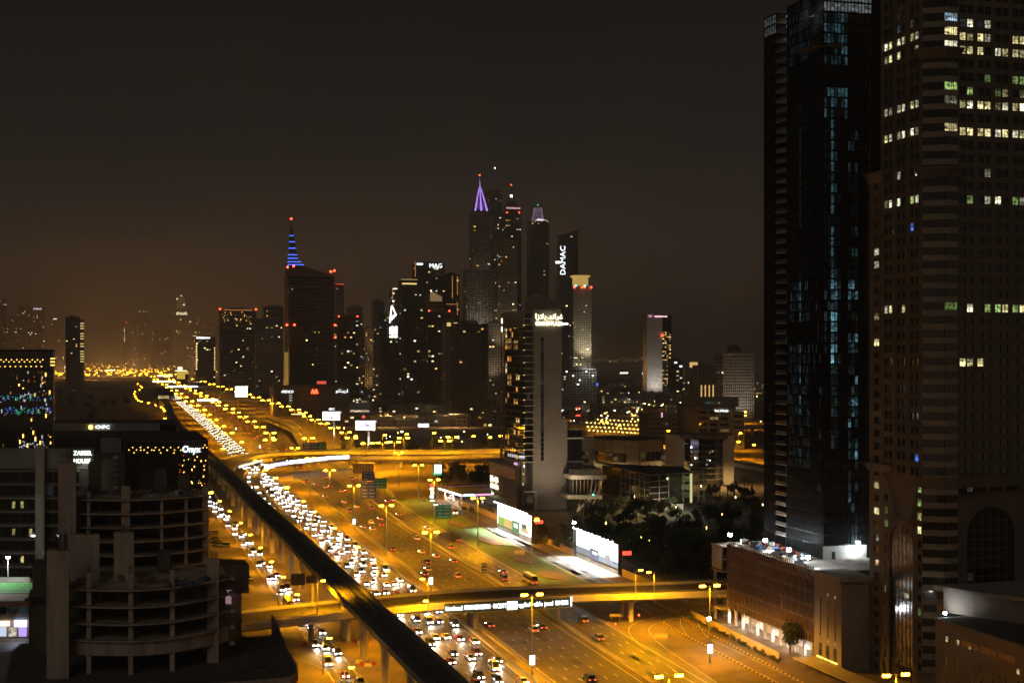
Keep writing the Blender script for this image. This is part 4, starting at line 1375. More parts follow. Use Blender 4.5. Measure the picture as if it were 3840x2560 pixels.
link('lamp_head', boxmesh('lamp_head', 1.1, .5, .8, glow('flood_face', (.9, .97, 1.0), 120)), T, (0, -.2, 13.3))
spot('flood_beam', (0, -1.0, 13.0), 7000, (.85, .97, 1.0), 150, .7, (-.2, -.6, -1), parent=T)
T = thing('pole_floodlight', 'starry white floodlight on a pole by the construction hoarding', 'floodlight', P(2658, 2440) + (0,))
MB().cyl(0, 0, 0, 8.6, .1, n=6).build('pole', steel, T)
link('lamp_head', boxmesh('lamp_head', .8, .5, .7, glow('flood_face', (.9, .97, 1.0), 120)), T, (0, -.2, 8.7))
spot('flood_beam', (.3, 0, 8.4), 5000, (.9, .96, 1.0), 160, .7, (.7, -.4, -1), parent=T)
# ================================================================== advertising pylons beyond the flyover
def pylon(label, px, base_y, bw, face_rows, face_px, sidesign):
    x, y = P(px, base_y)
    Z = H * F / (base_y - YH)
    T = thing('advertising_pylon', label, 'billboard', (x, y, 0), -YAW)
    z0, z1 = ZH(face_rows[1], Z), ZH(face_rows[0], Z)
    w0, w1 = (face_px[0] - px) * Z / F, (face_px[1] - px) * Z / F
    MB().cyl(0, 0, 0, z0, .9, .8, n=10).build('column', whitec, T)
    MB().box(w0, w1, -.6, .6, z0, z1).build('case', steel_d, T)
    link('screen', boxmesh('screen', w1 - w0 - .4, .08, z1 - z0 - .4, glow('screen_white', (1., .99, .95), 3.0, sample=True)), T, ((w0 + w1) / 2, -.66, (z0 + z1) / 2))
    link('end_light', boxmesh('end_light', 1.0, 1.0, 1.6, sign_pink), T, (w1 + .4, 0, z1 - .8))
    spot('column_wash', (1.5, -6.5, 1.0), 24000, (1., .98, .95), 42, .6, (-.12, .5, 1), parent=T)
    return T, w0, w1, z0, z1
T, w0, w1, z0, z1 = pylon('tall white advertising pylon with a dark swoosh, left of the pair beyond the flyover', 1253, 1663, 1, (1542, 1576), (1209, 1276), None)
link('print_panel', boxmesh('print_panel', 6.5, .03, .7, black), T, ((w0 + w1) / 2 - .2, -.74, z0 + 2.2))
link('print_panel', boxmesh('print_panel', 1.6, .03, 1.3, steel_d), T, ((w0 + w1) / 2 + .5, -.75, z0 + 2.6))
text('IBDC', 2.6, sign_white, T, ((w0 + w1) / 2 + .5, 0, z1 + 2.0), 'F', width=5, ext=.1)
T, w0, w1, z0, z1 = pylon('tall white advertising pylon with a blue emblem, right of the pair beyond the flyover', 1382, 1697, 1, (1576, 1613), (1333, 1408), None)
link('print_panel', boxmesh('print_panel', 3.6, .03, 3.4, pg('blue_blot', (.12, .18, .75), .9)), T, ((w0 + w1) / 2 + 1.6, -.74, z1 - 3.0))
link('print_panel', boxmesh('print_panel', 2.2, .03, 1.9, pg('logo_white', (1, 1, 1), 2)), T, ((w0 + w1) / 2 + 1.9, -.76, z1 - 2.4))
link('print_panel', boxmesh('print_panel', 1.4, .03, .7, pg('blue_blot', (.12, .18, .75), .9)), T, ((w0 + w1) / 2 + .9, -.78, z0 + 3.6))
link('top_sign', boxmesh('top_sign', 2.6, .4, 2.2, glow('sign_red_dim', (1., .12, .08), 1.2)), T, (-4.0, 0, z1 + 3.0))
# ================================================================== lit lettering on the bridges
def led_run(parent, a, b, z0, z1, name, m, seg, gap=.05, wob=0.0, seed=0):
    rr = random.Random(seed)
    a, b = Vector(a), Vector(b)
    d = b - a
    L = d.length
    x = 0.0
    ang = math.atan2(d.y, d.x)
    while x < L - .3:
        w = rr.uniform(*seg)
        w = min(w, L - x)
        c = a.lerp(b, (x + w / 2) / L)
        dz = rr.uniform(-wob, wob)
        link(name, boxmesh(name, round(w - gap, 1), .18, round(z1 - z0 - abs(dz), 1), m), parent, (c.x, c.y, (z0 + z1) / 2), ang)
        x += w
T = thing('bridge_banner', 'dark green lit lettering banner fixed to the side of the near bridge', 'sign', (0, 0, 0))
ba, bb = Vector((93.5, 391.1, 0)), Vector((131.0, 391.7, 0))
mb = MB()
mb.box(93.5, 131.0, 391.05, 391.35, 6.25, 8.95)
mb.build('panel', mat('banner_green', (.03, .06, .045), .6, var=.1), T)
fr = MB()
for zz in (6.2, 8.95):
    fr.box(93.4, 131.1, 390.9, 391.4, zz, zz + .14)
fr.build('frame', steel, T)
letters = glow('banner_letters', (.95, 1.0, .97), 4.0)
for s, c, w in (('binrahmad.', 96.3, 5.0), ('WOOD DEMOLITION', 103.0, 7.6), ('\u00b7 FACILITY', 109.4, 4.2), ('\u00b7applied\u00b7', 117.0, 3.9), ('\u00b7able', 121.0, 2.8), ('jewel', 124.3, 2.6), ('800 80001', 128.3, 3.8)):
    text(s, 1.9, letters, T, (c, 390.98, 7.6), 'F', width=w, ext=.08)
link('logo_panel', boxmesh('logo_panel', 3.0, .2, 2.3, glow('banner_logo', (1., .98, .96), 4.0)), T, (113.3, 390.95, 7.6))
link('end_bracket', boxmesh('end_bracket', .3, .3, 2.6, letters), T, (131.1, 390.9, 7.9))
spot('banner_glow', (112.5, 386.5, 7.5), 40, (.9, 1., .95), 170, 1, (0, -.4, -1), parent=T)
T = thing('advertising_strip', 'long white illuminated advertising strip along the curved ramp parapet', 'sign')
pts = [(99.6, 905.5), (108.5, 925.5), (119.6, 940), (133, 951.5), (148, 963.5), (164.4, 968.5)]
strip_w = glow('strip_white', (1.0, .97, 1.0), 3.4, sample=True)
strip_b = glow('strip_violet', (.55, .55, 1.0), 2.0)
for k, (a, b) in enumerate(zip(pts, pts[1:])):
    zz = 5.8 + .3 * k
    led_run(T, (a[0], a[1], 0), (b[0], b[1], 0), zz - .2, zz + 2.5, 'lit_panel', strip_w if k != 1 else strip_b, (2.5, 5.5), gap=.35, wob=.5, seed=k)
    led_run(T, (a[0], a[1] + .25, 0), (b[0], b[1] + .25, 0), zz - .3, zz + 2.6, 'backing_panel', steel_d, (6, 8), seed=k)
T = thing('deck_lettering', 'row of small white letters on the inner parapet of the curved ramp', 'sign')
led_run(T, P(895, 1758, 7) + (0,), P(985, 1733, 7) + (0,), 7.4, 9.2, 'letter', glow('letter_soft', (1., .93, .75), 1.4), (1.0, 2.2), gap=.6, wob=.6, seed=9)
# far crossing bridges with lit strips
for k, (Z, xa, xb, la, lb, m, lab) in enumerate([(2140, 655, 1300, 740, 818, sign_white, 'metro footbridge with a white lit strip, nearest of the far crossings'), (2976, 205, 1600, 627, 742, glow('strip_lilac', (.8, .8, 1.0), 3.0), 'far road bridge with a lilac lit strip'), (3480, 205, 1100, 572, 695, glow('strip_yellow', (1., .92, .6), 4.5), 'far road bridge with a broad yellow-white lit strip'), (4300, 430, 800, 590, 647, glow('strip_yellow', (1., .92, .6), 4.5), 'faint far crossing with a short lit strip'), (5600, 300, 640, 396, 433, glow('strip_yellow', (1., .92, .6), 4.5), 'farthest crossing with a lit strip near the vanishing highway')]):
    T = thing('footbridge' if k == 0 else 'far_bridge', lab, 'bridge')
    a, b = Vector(PZ(xa, Z)), Vector(PZ(xb, Z))
    d = b - a
    o = MB().box(0, d.length, -4, 4, 6.2, 9.0).build('deck', conc, T, (a.x, a.y, 0), math.atan2(d.y, d.x))
    for q in range(7):
        c = a.lerp(b, (q + .5) / 7)
        MB().cyl(0, 0, 0, 6.2, 1.2, n=8).build('pier', conc, T, (c.x, c.y, 0))
    a, b = Vector(PZ(la, Z - 7)), Vector(PZ(lb, Z - 7))
    led_run(T, (a.x, a.y, 0), (b.x, b.y, 0), 6.4, 9.6 + k * .4, 'lit_panel', m, (12, 24), gap=.4)
# ================================================================== petrol station
def station():
    T = thing('petrol_station', 'brightly lit petrol station with a pink-edged canopy beside the hotel podium', 'petrol station')
    can = [(180, 716), (197, 718), (209, 764), (177, 759)]
    MB().prism(can, 5.2, 6.1).build('canopy', roof_m, T)
    for (a, b), m in zip(((can[0], can[1]), (can[3], can[2]), (can[0], can[3])), (sign_pink, glow('edge_pink_dim', (.9, .35, .45), .5), glow('edge_white', (1., .93, .9), 3))):
        led_run(T, (a[0], a[1] - .12, 0), (b[0], b[1] - .12, 0), 5.2, 6.2, 'canopy_edge', m, (4, 7), gap=.05)
    led_run(T, (181, 715.6, 0), (187, 716.3, 0), 5.2, 6.4, 'canopy_edge', glow('edge_green', (.55, 1.0, .8), 2.2), (3, 3.5), gap=.1)
    for k in range(6):
        cx_, cy_ = [(181.5, 722), (181, 738), (180, 752), (193, 724), (195, 742), (197, 755)][k]
        link('column', boxmesh('column', .6, .6, 5.2, whitec), T, (cx_, cy_, 2.6))
        pu = link('fuel_pump', boxmesh('fuel_pump', .9, .6, 2.0, whitec), T, (cx_, cy_ - 2.2, 1.05))
        link('pump_screen', boxmesh('pump_screen', .6, .05, .6, sign_white), pu, (0, -.34, .5))
    for k in range(10):
        link('canopy_light', boxmesh('canopy_light', 1.0, 1.0, .1, glow('canopy_lamp', (1., .95, .9), 14)), T, (182 + (k % 2) * 6, 721 + (k // 2) * 8.0, 5.14))
    for k in range(3):
        spot('canopy_glow', (182.5, 724 + k * 13, 5.0), 6500, (1., .93, .84), 160, .6, (-.35, -.1, -1), parent=T)
    MB().box(198, 205, 716, 735, 0, 3.4).build('shop', whitec, T)
    return T
station()
T = thing('station_pylon', 'tall white and green petrol station pylon sign with a red and green emblem', 'sign', (172.2, 737, 0), -YAW)
MB().box(-.5, .5, -.3, .3, 0, 15.2).build('post', whitec, T)
MB().box(-2.4, 2.4, -.5, .5, 14.8, 20.6).build('case', mat('sign_green', (.02, .22, .10), .5, var=0), T)
link('lit_face', boxmesh('lit_face', 3.7, .06, 4.4, sign_white), T, (.35, -.54, 18.1))
link('lit_base', boxmesh('lit_base', 4.4, .06, 1.1, glow('sign_green_lit', (.05, .65, .3), 1.1)), T, (0, -.54, 15.4))
for s, m in ((-1, glow('emblem_green', (.02, .3, .12), .6)), (1, glow('emblem_red', (.9, .05, .03), .8))):
    e = MB()
    for q in range(6):
        a, b = math.pi * (q / 6 - .5), math.pi * ((q + 1) / 6 - .5)
        e.poly([(s * .75 * math.cos(a), 0, .9 * math.sin(a)), (s * .75 * math.cos(b), 0, .9 * math.sin(b)), (s * .35 * math.cos(b), 0, .8 * math.sin(b)), (s * .35 * math.cos(a), 0, .8 * math.sin(a))])
    e.build('emblem', m, T, (.35 + s * .1, -.6, 18.3))
for k in range(4):
    link('price_panel', boxmesh('price_panel', 1.8, .1, 1.4, [sign_white, sign_warm, sign_white, sign_red][k]), T, (-3.0 + (k % 2) * .4, -.45, 3.4 + k * 2.0))
T = thing('totem_sign', 'orange outlined sign board left of the station pylon', 'sign', (169.5, 738, 0), -YAW)
MB().box(-.15, .15, -.1, .1, 0, 9).build('post', steel, T)
MB().box(-1.6, 1.6, -.2, .2, 8.6, 12.4).build('board', brownc, T)
for (bx, bz, w, h) in ((0, 12.3, 3.2, .2), (-1.5, 10.5, .2, 3.6), (.1, 10.4, .8, 2.2)):
    link('neon', boxmesh('neon', w, .06, h, led_or), T, (bx, -.26, bz))
# ================================================================== concrete frame building in the left foreground
def fwd(p, d):          # step d metres along the highway, away from the camera
    return (p[0], p[1] + d)
def rgt(p, d):
    return (p[0] + CS * d, p[1] - SN * d)
rebar = mat('rebar', (.05, .035, .03), .8, .3, var=0)
def rebar_tuft(T, p, w, d, z, h=1.6, n=10, seed=0):
    rr = random.Random(seed)
    mb = MB()
    for k in range(n):
        q = rgt(fwd(p, rr.uniform(-d / 2, d / 2)), rr.uniform(-w / 2, w / 2))
        mb.tube((q[0], q[1], z), (q[0] + rr.uniform(-.06, .06), q[1] + rr.uniform(-.06, .06), z + h * rr.uniform(.7, 1.1)), .035, n=3)
    mb.build('rebar_tuft', rebar, T)
def camblock(T, name, px0, px1, Z, depth, z0, z1, m):
    a, b = PZ(px0, Z), PZ(px1, Z)
    return MB().prism([a, b, fwd(b, depth), fwd(a, depth)], z0, z1).build(name, m, T)
def frame_building(label, xs, Zf, slabs, zbot, depth, cols, beam, colw=.85, over=1.0, rail=True):
    T = thing('concrete_frame_building', label, 'building')
    front = [PZ(x, Zf(x)) for x in xs]
    back = [fwd(front[-1], depth * .8), fwd(front[0], depth)]
    for k, z in enumerate(slabs):
        s = MB().prism(front + back, z - .32, z).build('floor_slab', conc_raw, T)
        e = MB()
        for a, b in zip(front, front[1:]):
            n = 6
            for q in range(n):
                t = q / n
                p = (a[0] + (b[0] - a[0]) * t, a[1] + (b[1] - a[1]) * t)
                p = fwd(p, .12)
                e.tube((p[0], p[1], z), (p[0], p[1], z + .55), .04, n=3)
            e.tube(fwd(a, .12) + (z + .3,), fwd(b, .12) + (z + .3,), .035, n=3)
        e.build('starter_bars', rebar, s)
        inner = MB()
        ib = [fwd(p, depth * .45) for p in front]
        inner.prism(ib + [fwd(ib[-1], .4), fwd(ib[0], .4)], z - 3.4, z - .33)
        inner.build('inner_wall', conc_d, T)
    ztop = slabs[0]
    for (px, w, up) in cols:
        p = fwd(PZ(px, Zf(px)), 1.1)
        MB().prism([rgt(p, -w / 2), rgt(p, w / 2), fwd(rgt(p, w / 2), w), fwd(rgt(p, -w / 2), w)], zbot, ztop + up).build('column', conc_raw, T)
        if up > 0:
            rebar_tuft(T, fwd(p, w / 2), w, w, ztop + up, seed=int(px))
        pb = fwd(p, depth * .4)
        MB().prism([rgt(pb, -w / 2), rgt(pb, w / 2), fwd(rgt(pb, w / 2), w), fwd(rgt(pb, -w / 2), w)], zbot, ztop - .33).build('column', conc_raw, T)
    if beam:
        fi = [fwd(p, .8) for p in front]
        MB().prism(fi + [fwd(fi[-1], .7), fwd(fi[0], .7)], beam[0], beam[1]).build('edge_beam', conc_raw, T)
    return T
ZA = lambda x: 299.0 + ((x - 470) / 400.0) ** 2 * 17.0 if x > 470 else 299.0 + ((470 - x) / 240.0) ** 2 * 2.5
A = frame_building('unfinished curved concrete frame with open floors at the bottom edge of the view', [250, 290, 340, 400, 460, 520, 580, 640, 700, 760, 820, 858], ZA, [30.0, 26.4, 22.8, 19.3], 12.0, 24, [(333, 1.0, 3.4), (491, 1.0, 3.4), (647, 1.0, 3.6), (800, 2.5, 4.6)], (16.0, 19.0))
camblock(A, 'shear_wall', 175, 258, 296.5, 5, 11, 38.6, conc_raw)
rebar_tuft(A, fwd(PZ(216, 296.5), 2.5), 4.4, 4.4, 38.6, 3.6, 60, 3)
camblock(A, 'core_wall', 262, 373, 312, 2.5, 30, 40.0, conc_raw)
camblock(A, 'core_wall', 427, 503, 311, 4.0, 30, 40.4, conc_raw)
camblock(A, 'core_wall', 590, 640, 322, 2.0, 30, 35.2, conc_d)
rebar_tuft(A, fwd(PZ(318, 312), 1.2), 6, 2, 40, 1.7, 34, 5)
rebar_tuft(A, fwd(PZ(465, 311), 2), 4, 3.5, 40.4, 1.7, 26, 6)
for k in range(5):
    camblock(A, 'back_slab_nib', 862, 880, 316, 4, 29.4 - 3.6 * k, 30 - 3.6 * k, conc_raw)
ZB_ = lambda x: 366.0 + ((x - 450) / 330.0) ** 2 * 13.0 if x > 450 else 366.0 + ((450 - x) / 170.0) ** 2 * 2.0
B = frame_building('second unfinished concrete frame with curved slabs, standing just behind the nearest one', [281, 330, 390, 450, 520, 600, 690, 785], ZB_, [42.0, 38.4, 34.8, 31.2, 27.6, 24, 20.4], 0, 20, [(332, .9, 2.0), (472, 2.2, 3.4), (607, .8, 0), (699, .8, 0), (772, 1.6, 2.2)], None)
camblock(B, 'shear_wall', 218, 285, 364, 6, 0, 51.5, conc_raw)
camblock(B, 'core_wall', 333, 380, 380, 5, 42, 50.5, conc_d)
camblock(B, 'core_wall', 580, 625, 384, 4, 42, 48.2, conc_d)
camblock(B, 'core_wall', 668, 712, 382, 3, 42, 47.0, conc_d)
for k, px in enumerate((245, 345, 480, 600, 690)):
    rebar_tuft(B, fwd(PZ(px, 378), 2), 3.5, 3, 42 if k else 51.5, 2.4 if k else 2, 18, k + 30)
for k in range(12):
    q = MB()
    x, Z = 450 + 26 * k, 374
    p = PZ(x, Z)
    q.tube((p[0], p[1], 42), (p[0], p[1], 44.6), .06, n=4)
    q.build('prop', steel_d, B)
# podium roof of the near frame
T = thing('podium_slab', 'dark flat podium roof with rounded edge below the curved concrete frame', 'building')
zp = 12.0
poly = [P(-60, 2600, zp), P(15, 2580, zp), P(45, 2440, zp), P(75, 2412, zp), P(420, 2400, zp), P(835, 2388, zp), P(1015, 2382, zp), P(1085, 2452, zp), P(1110, 2500, zp), P(1112, 2528, zp), P(1085, 2545, zp), P(900, 2562, zp), P(500, 2590, zp), P(-60, 2640, zp)]
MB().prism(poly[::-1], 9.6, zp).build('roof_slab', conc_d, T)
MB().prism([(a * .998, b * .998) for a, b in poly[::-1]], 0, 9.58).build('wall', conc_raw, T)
rim = MB()
for a, b in list(zip(poly, poly[1:]))[6:12]:
    rim.prism([a, b, rgt(fwd(b, -.0), .35), rgt(a, .35)], zp - 1.2, zp + .5)
rim.build('rim', conc_raw, T)
fa, fb, fc = P(1018, 2385, zp), P(1085, 2455, zp), P(1020, 2385, zp)
fin = MB()
fin.poly([fa + (zp,), fb + (zp,), fa + (zp + 5.2,)])
fin.poly([rgt(fa, .4) + (zp,), rgt(fa, .4) + (zp + 5.2,), rgt(fb, .4) + (zp,)])
fin.poly([fa + (zp + 5.2,), fb + (zp,), rgt(fb, .4) + (zp,), rgt(fa, .4) + (zp + 5.2,)])
fin.build('fin_wall', conc_d, T)
rr = random.Random(31)
for k in range(14):
    p = P(rr.uniform(860, 1040), rr.uniform(2410, 2520), zp)
    o = MB().prism(ring(p[0], p[1], rr.uniform(.5, 1.6), rr.uniform(.3, 1.0), 9, seed=k, wob=.4), zp + .004, zp + .10).build('sand_heap', mat('damp_sand', (.07, .06, .05), .95), T)
T = thing('stair_block', 'dark overhanging block right of the concrete frame with a pale pink lit opening', 'building')
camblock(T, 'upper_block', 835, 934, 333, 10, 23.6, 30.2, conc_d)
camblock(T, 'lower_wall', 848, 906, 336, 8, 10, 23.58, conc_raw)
camblock(T, 'lit_opening', 846, 868, 332.6, .2, 21.2, 24.4, glow('pink_opening', (.75, .45, .55), .35))
T = thing('stair_block', 'dark rounded block left of the concrete frame in front of the shops', 'building')
pts = [PZ(108, 325), PZ(125, 321), PZ(178, 320), fwd(PZ(178, 320), 10), fwd(PZ(108, 325), 8)]
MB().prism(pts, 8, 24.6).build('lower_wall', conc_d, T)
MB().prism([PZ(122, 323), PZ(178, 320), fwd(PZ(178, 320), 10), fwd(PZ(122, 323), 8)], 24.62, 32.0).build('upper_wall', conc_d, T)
camblock(T, 'working_platform', 92, 178, 319, 2.5, 24.2, 24.6, steel_d)
# ================================================================== shops with the roof-top football pitch
T = thing('shop_building', 'two-storey row of shops with bright signs under a rooftop football pitch', 'building')
a, b = PZ(-140, 400), PZ(150, 401)
MB().prism([a, b, fwd(b, 34), fwd(a, 34)], 0, 10.0).build('wall', mat('shop_wall', (.36, .20, .15), .8, var=.15), T)
camblock(T, 'fascia', -140, 150, 399.4, .4, 5.0, 6.2, beige)
for k in range(7):
    camblock(T, 'window', -120 + k * 38, -92 + k * 38, 399.3, .1, 6.5, 8.6, [win_dim, glass, win_dim, glass, win_dim, win_cyan, glass][k])
    camblock(T, 'shopfront', -120 + k * 38, -90 + k * 38, 399.2, .1, .3, 3.0, [win_white, glow('shop_pink', (1., .25, .5), 1.), win_yel, glow('shop_pale', (.7, .8, 1.), .9), win_white, glow('shop_violet', (.5, .35, 1.), 1.2), win_white][k])
camblock(T, 'shop_sign', 0, 36, 399, .3, 3.3, 4.6, sign_warm)
camblock(T, 'shop_sign', 53, 100, 398.8, .3, 3.1, 4.9, glow('blue_white_sign', (.45, .6, 1.0), 6.0))
p = PZ(60, 397)
spot('shop_glow', (p[0], p[1], 4.0), 900, (.7, .8, 1.), 170, 1, (0, -1, -.6), parent=T)
T = thing('football_pitch', 'brightly floodlit green rooftop football pitch at the left edge', 'sports pitch')
a, b = PZ(-130, 412), PZ(112, 413)
MB().prism([a, b, fwd(b, 20), fwd(a, 20)], 10.0, 10.12).build('turf', mat('turf', (.06, .22, .05), .9, var=.2), T)
lines = MB()
for t0, t1 in ((0, .02), (.98, 1.0)):
    lines.prism([fwd(a, 1 + 18 * t0), fwd(b, 1 + 18 * t0), fwd(b, 1 + 18 * t1), fwd(a, 1 + 18 * t1)], 10.13, 10.16)
lines.build('line_marking', paint, T)
camblock(T, 'white_board_fence', -130, 110, 433, .15, 10.1, 11.6, whitec)
gl = MB()
g0 = PZ(86, 425)
gl.tube(g0 + (10.1,), g0 + (12.5,), .08, n=5)
g1 = PZ(112, 425)
gl.tube(g1 + (10.1,), g1 + (12.5,), .08, n=5)
gl.tube(g0 + (12.5,), g1 + (12.5,), .08, n=5)
gl.build('goal', whitec, T)
for k, px in enumerate((30, -80)):
    q = PZ(px, 428)
    L = thing('pitch_floodlight', 'white floodlight post beside the green pitch, %s from the frame building' % ordn(k), 'floodlight', (q[0], q[1], 10))
    MB().cyl(0, 0, 0, 8.2, .1, n=6).build('pole', whitec, L)
    link('lamp_head', boxmesh('lamp_head', 1.1, .5, .5, lamp_white), L, (0, 0, 8.3))
    spot('flood_beam', (0, -1, 8.0), 5000, (.9, 1., .95), 150, .7, (0, -.4, -1), parent=L)
# ================================================================== hotel with pale fin, mirrored block, logo building, tall mirror tower
T = thing('pale_fin_hotel', 'dark glazed hotel with a pale vertical fin and a glowing two-line sign', 'building')
Z0 = 452.0
camblock(T, 'core', -160, 425, Z0 + .6, 30, 0, 46, conc_d)
camblock(T, 'top_band', -160, 330, Z0 - .2, 2.5, 43.0, 49.4, greyc)
camblock(T, 'fin', 132, 166, Z0 - 2.4, 3, 12.0, 50.2, conc_l)
camblock(T, 'roof', -160, 330, Z0 + 2, 28, 46.02, 46.2, roof_m)
rr = random.Random(41)
fn = 0
z = 42.6
for k in range(9):
    zz = 42.4 - k * 4.35
    camblock(T, 'floor_line', -160, 128, Z0 - .15, .6, zz - .25, zz, conc_l)
    camblock(T, 'floor_line', 168, 300, Z0 - .15, .6, zz - .25, zz, conc_l)
    for j in range(14):
        if 130 < -150 + j * 32 < 160:
            continue
        m = glass
        if (k, j) in ((2, 6), (2, 7), (4, 6), (4, 8), (3, 4), (6, 7)):
            m = win_yel
        elif rr.random() < .05:
            m = win_dim
        camblock(T, 'window', -150 + j * 32, -121 + j * 32, Z0 + .45, .12, zz - 3.6, zz - .7, glass if m is win_yel else m)
        if m is win_yel:
            camblock(T, 'lit_room', -146 + j * 32, -135 + j * 32, Z0 + .40, .04, zz - 3.2, zz - 1.1, m)
camblock(T, 'sign_board', 262, 352, Z0 - 1.2, .8, 43.9, 49.6, steel_d)
sg = thing('rooftop_sign', 'glowing white two-line rooftop sign on a dark board', 'sign', PZ(310, Z0 - 1.5) + (0,), -YAW)
text('ZABEEL', 2.0, glow('sign_greenish', (.93, 1., .80), 3.4), sg, (0, 0, 48.0), 'F', width=5.8)
text('HOUSE', 2.0, glow('sign_greenish', (.93, 1., .80), 3.4), sg, (-.2, 0, 45.5), 'F', width=5.2)
spot('sign_wash', (0, -2.2, 44.5), 300, (.93, 1., .8), 170, 1, (0, 1, 0), parent=sg)
T.location.z = 0
def mirror_block(name, label, x0, x1, xs, Z, ytop, floors, sign=None, seed=1, band=True, dep=30):
    T = thing(name, label, 'building')
    zt = ZH(ytop, Z)
    rr = random.Random(seed)
    camblock(T, 'core', x0 + 2, x1, Z + .5, dep, 0, zt - .6, black)
    camblock(T, 'roof', x0, x1 + 2, Z, dep + 1, zt - .6, zt, roof_m)
    n = max(6, int((x1 - x0) * Z / F / 3.0))
    fh = 4.0
    k = 0
    z = zt - .8
    while z > 6 and k < floors:
        for j in range(n):
            xa = x0 + 3 + (x1 - x0 - 4) * j / n
            xb = x0 + 3 + (x1 - x0 - 4) * (j + .96) / n
            camblock(T, 'pane', xa, xb, Z + .3, .12, z - fh + .15, z - .05, glass)
        z -= fh
        k += 1
    return T, zt
T, zt = mirror_block('mirror_block', 'black mirrored office block carrying a white script sign beside the highway', 470, 780, 0, 500, 1650, 11, seed=2, dep=62)
# strings of small round lamps in the top storey
def dotrow(T, x0, x1, Z, z, n, m, r=.22, jit=0.0, seed=0, stag=True):
    rr = random.Random(seed)
    for k in range(n):
        x = x0 + (x1 - x0) * (k + .5) / n
        q = PZ(x, Z)
        link('ceiling_lamp', boxmesh('ceiling_lamp', r, r, r, m), T, (q[0], q[1], z + (0.9 if stag and k % 2 else 0) + rr.uniform(-jit, jit)))
dot_or = glow('ceiling_lamp_orange', (1., .52, .08), 7.0)
dotrow(T, 476, 690, 499.9, zt - 3.4, 15, dot_or)
dotrow(T, 490, 690, 499.9, zt - 4.4, 8, dot_or)
dotrow(T, 758, 778, 499.9, zt - 2.6, 3, dot_or)
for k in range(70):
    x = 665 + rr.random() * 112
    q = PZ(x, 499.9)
    link('painted_reflection', boxmesh('painted_reflection', .2, .1, round(rr.choice([.2, .35, .6]), 2), rr.choice([dot_or, dot_or, glow('reflected_red', (1., .08, .02), 1.2), win_or])), T, (q[0], q[1], zt - 4.5 - rr.random() ** .8 * 18))  # glowing boxes imitate street lights mirrored in the panes
sg = thing('rooftop_sign', 'white script sign on the mirrored block', 'sign', PZ(717, 499.2) + (0,), -YAW)
text('Onyx', 3.4, glow('sign_blue_white', (.80, .88, 1.0), 3.6), sg, (0, 0, zt - 3.2), 'F', width=6.2)
T, zt = mirror_block('logo_building', 'long low dark office block with a round orange logo and white letters', 200, 660, 690, 575, 1586, 6, seed=5)
camblock(T, 'top_band', 200, 600, 573.8, .6, zt - 2.9, zt - .02, greyc)
sg = thing('rooftop_sign', 'orange disc and white block letters on the low dark office', 'sign', PZ(369, 573) + (0,), -YAW)
d_ = MB()
d_.prism([(-3.1 + .95 * math.cos(2 * math.pi * q / 16), .95 * math.sin(2 * math.pi * q / 16)) for q in range(16)], 0, .2)
o = d_.build('logo_disc', glow('logo_orange', (1., .62, .16), 3.2), sg, (0, 0, zt - 1.5))
o.rotation_euler = (math.radians(90), 0, 0)
text('CNPC', 1.9, sign_white, sg, (1.6, 0, zt - 1.5), 'F', width=5.6)
for k in range(5):
    camblock(T, 'lit_room', 210 + k * 9, 216 + k * 9, 575.1, .1, zt - 14.2, zt - 12.6, win_yel)
T, zt = mirror_block('mirror_tower', 'dark mirrored tower at the left edge full of green and orange lights', -60, 198, 206, 620, 1310, 20, seed=7)
dotrow(T, -50, 165, 619.9, zt - 5.4, 22, dot_or, r=.3)
dotrow(T, -50, 165, 619.9, zt - 7.4, 11, dot_or, r=.3, stag=False)
for k in range(3):
    dotrow(T, 189, 206, 619.7, zt - 4.0 - k * 1.4, 3, dot_or, r=.4, stag=False)
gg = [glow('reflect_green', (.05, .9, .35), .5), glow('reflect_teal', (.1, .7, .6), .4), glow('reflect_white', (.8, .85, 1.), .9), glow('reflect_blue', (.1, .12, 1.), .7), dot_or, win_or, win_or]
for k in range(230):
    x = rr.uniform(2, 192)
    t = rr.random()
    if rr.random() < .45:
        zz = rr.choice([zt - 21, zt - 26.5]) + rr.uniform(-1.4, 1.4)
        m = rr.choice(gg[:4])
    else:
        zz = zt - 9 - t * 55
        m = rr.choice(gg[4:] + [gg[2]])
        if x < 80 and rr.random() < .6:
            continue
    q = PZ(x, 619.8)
    link('painted_reflection', boxmesh('painted_reflection', .3, .1, round(rr.choice([.3, .5, 1.0, 1.6]), 1), m), T, (q[0], q[1], zz))  # mirrored city lights imitated by small glowing boxes
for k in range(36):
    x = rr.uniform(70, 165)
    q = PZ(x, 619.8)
    link('painted_reflection', boxmesh('painted_reflection', .3, .1, .4, gg[2]), T, (q[0], q[1], zt - 41.5 + rr.uniform(-2, 2)))
T = thing('stepped_rear_block', 'grey stepped block with pale louvre bands behind the glowing two-line sign', 'building')
camblock(T, 'lower_wall', 372, 470, 520, 20, 0, 42, conc_d)
for k in range(6):
    camblock(T, 'louvre', 395, 442, 519.5, .5, 30 + k * 2.2, 31.1 + k * 2.2, whitec if k in (0, 5) else greyc)
camblock(T, 'upper_band', 378, 455, 540, 12, 42.02, 46.8, greyc)

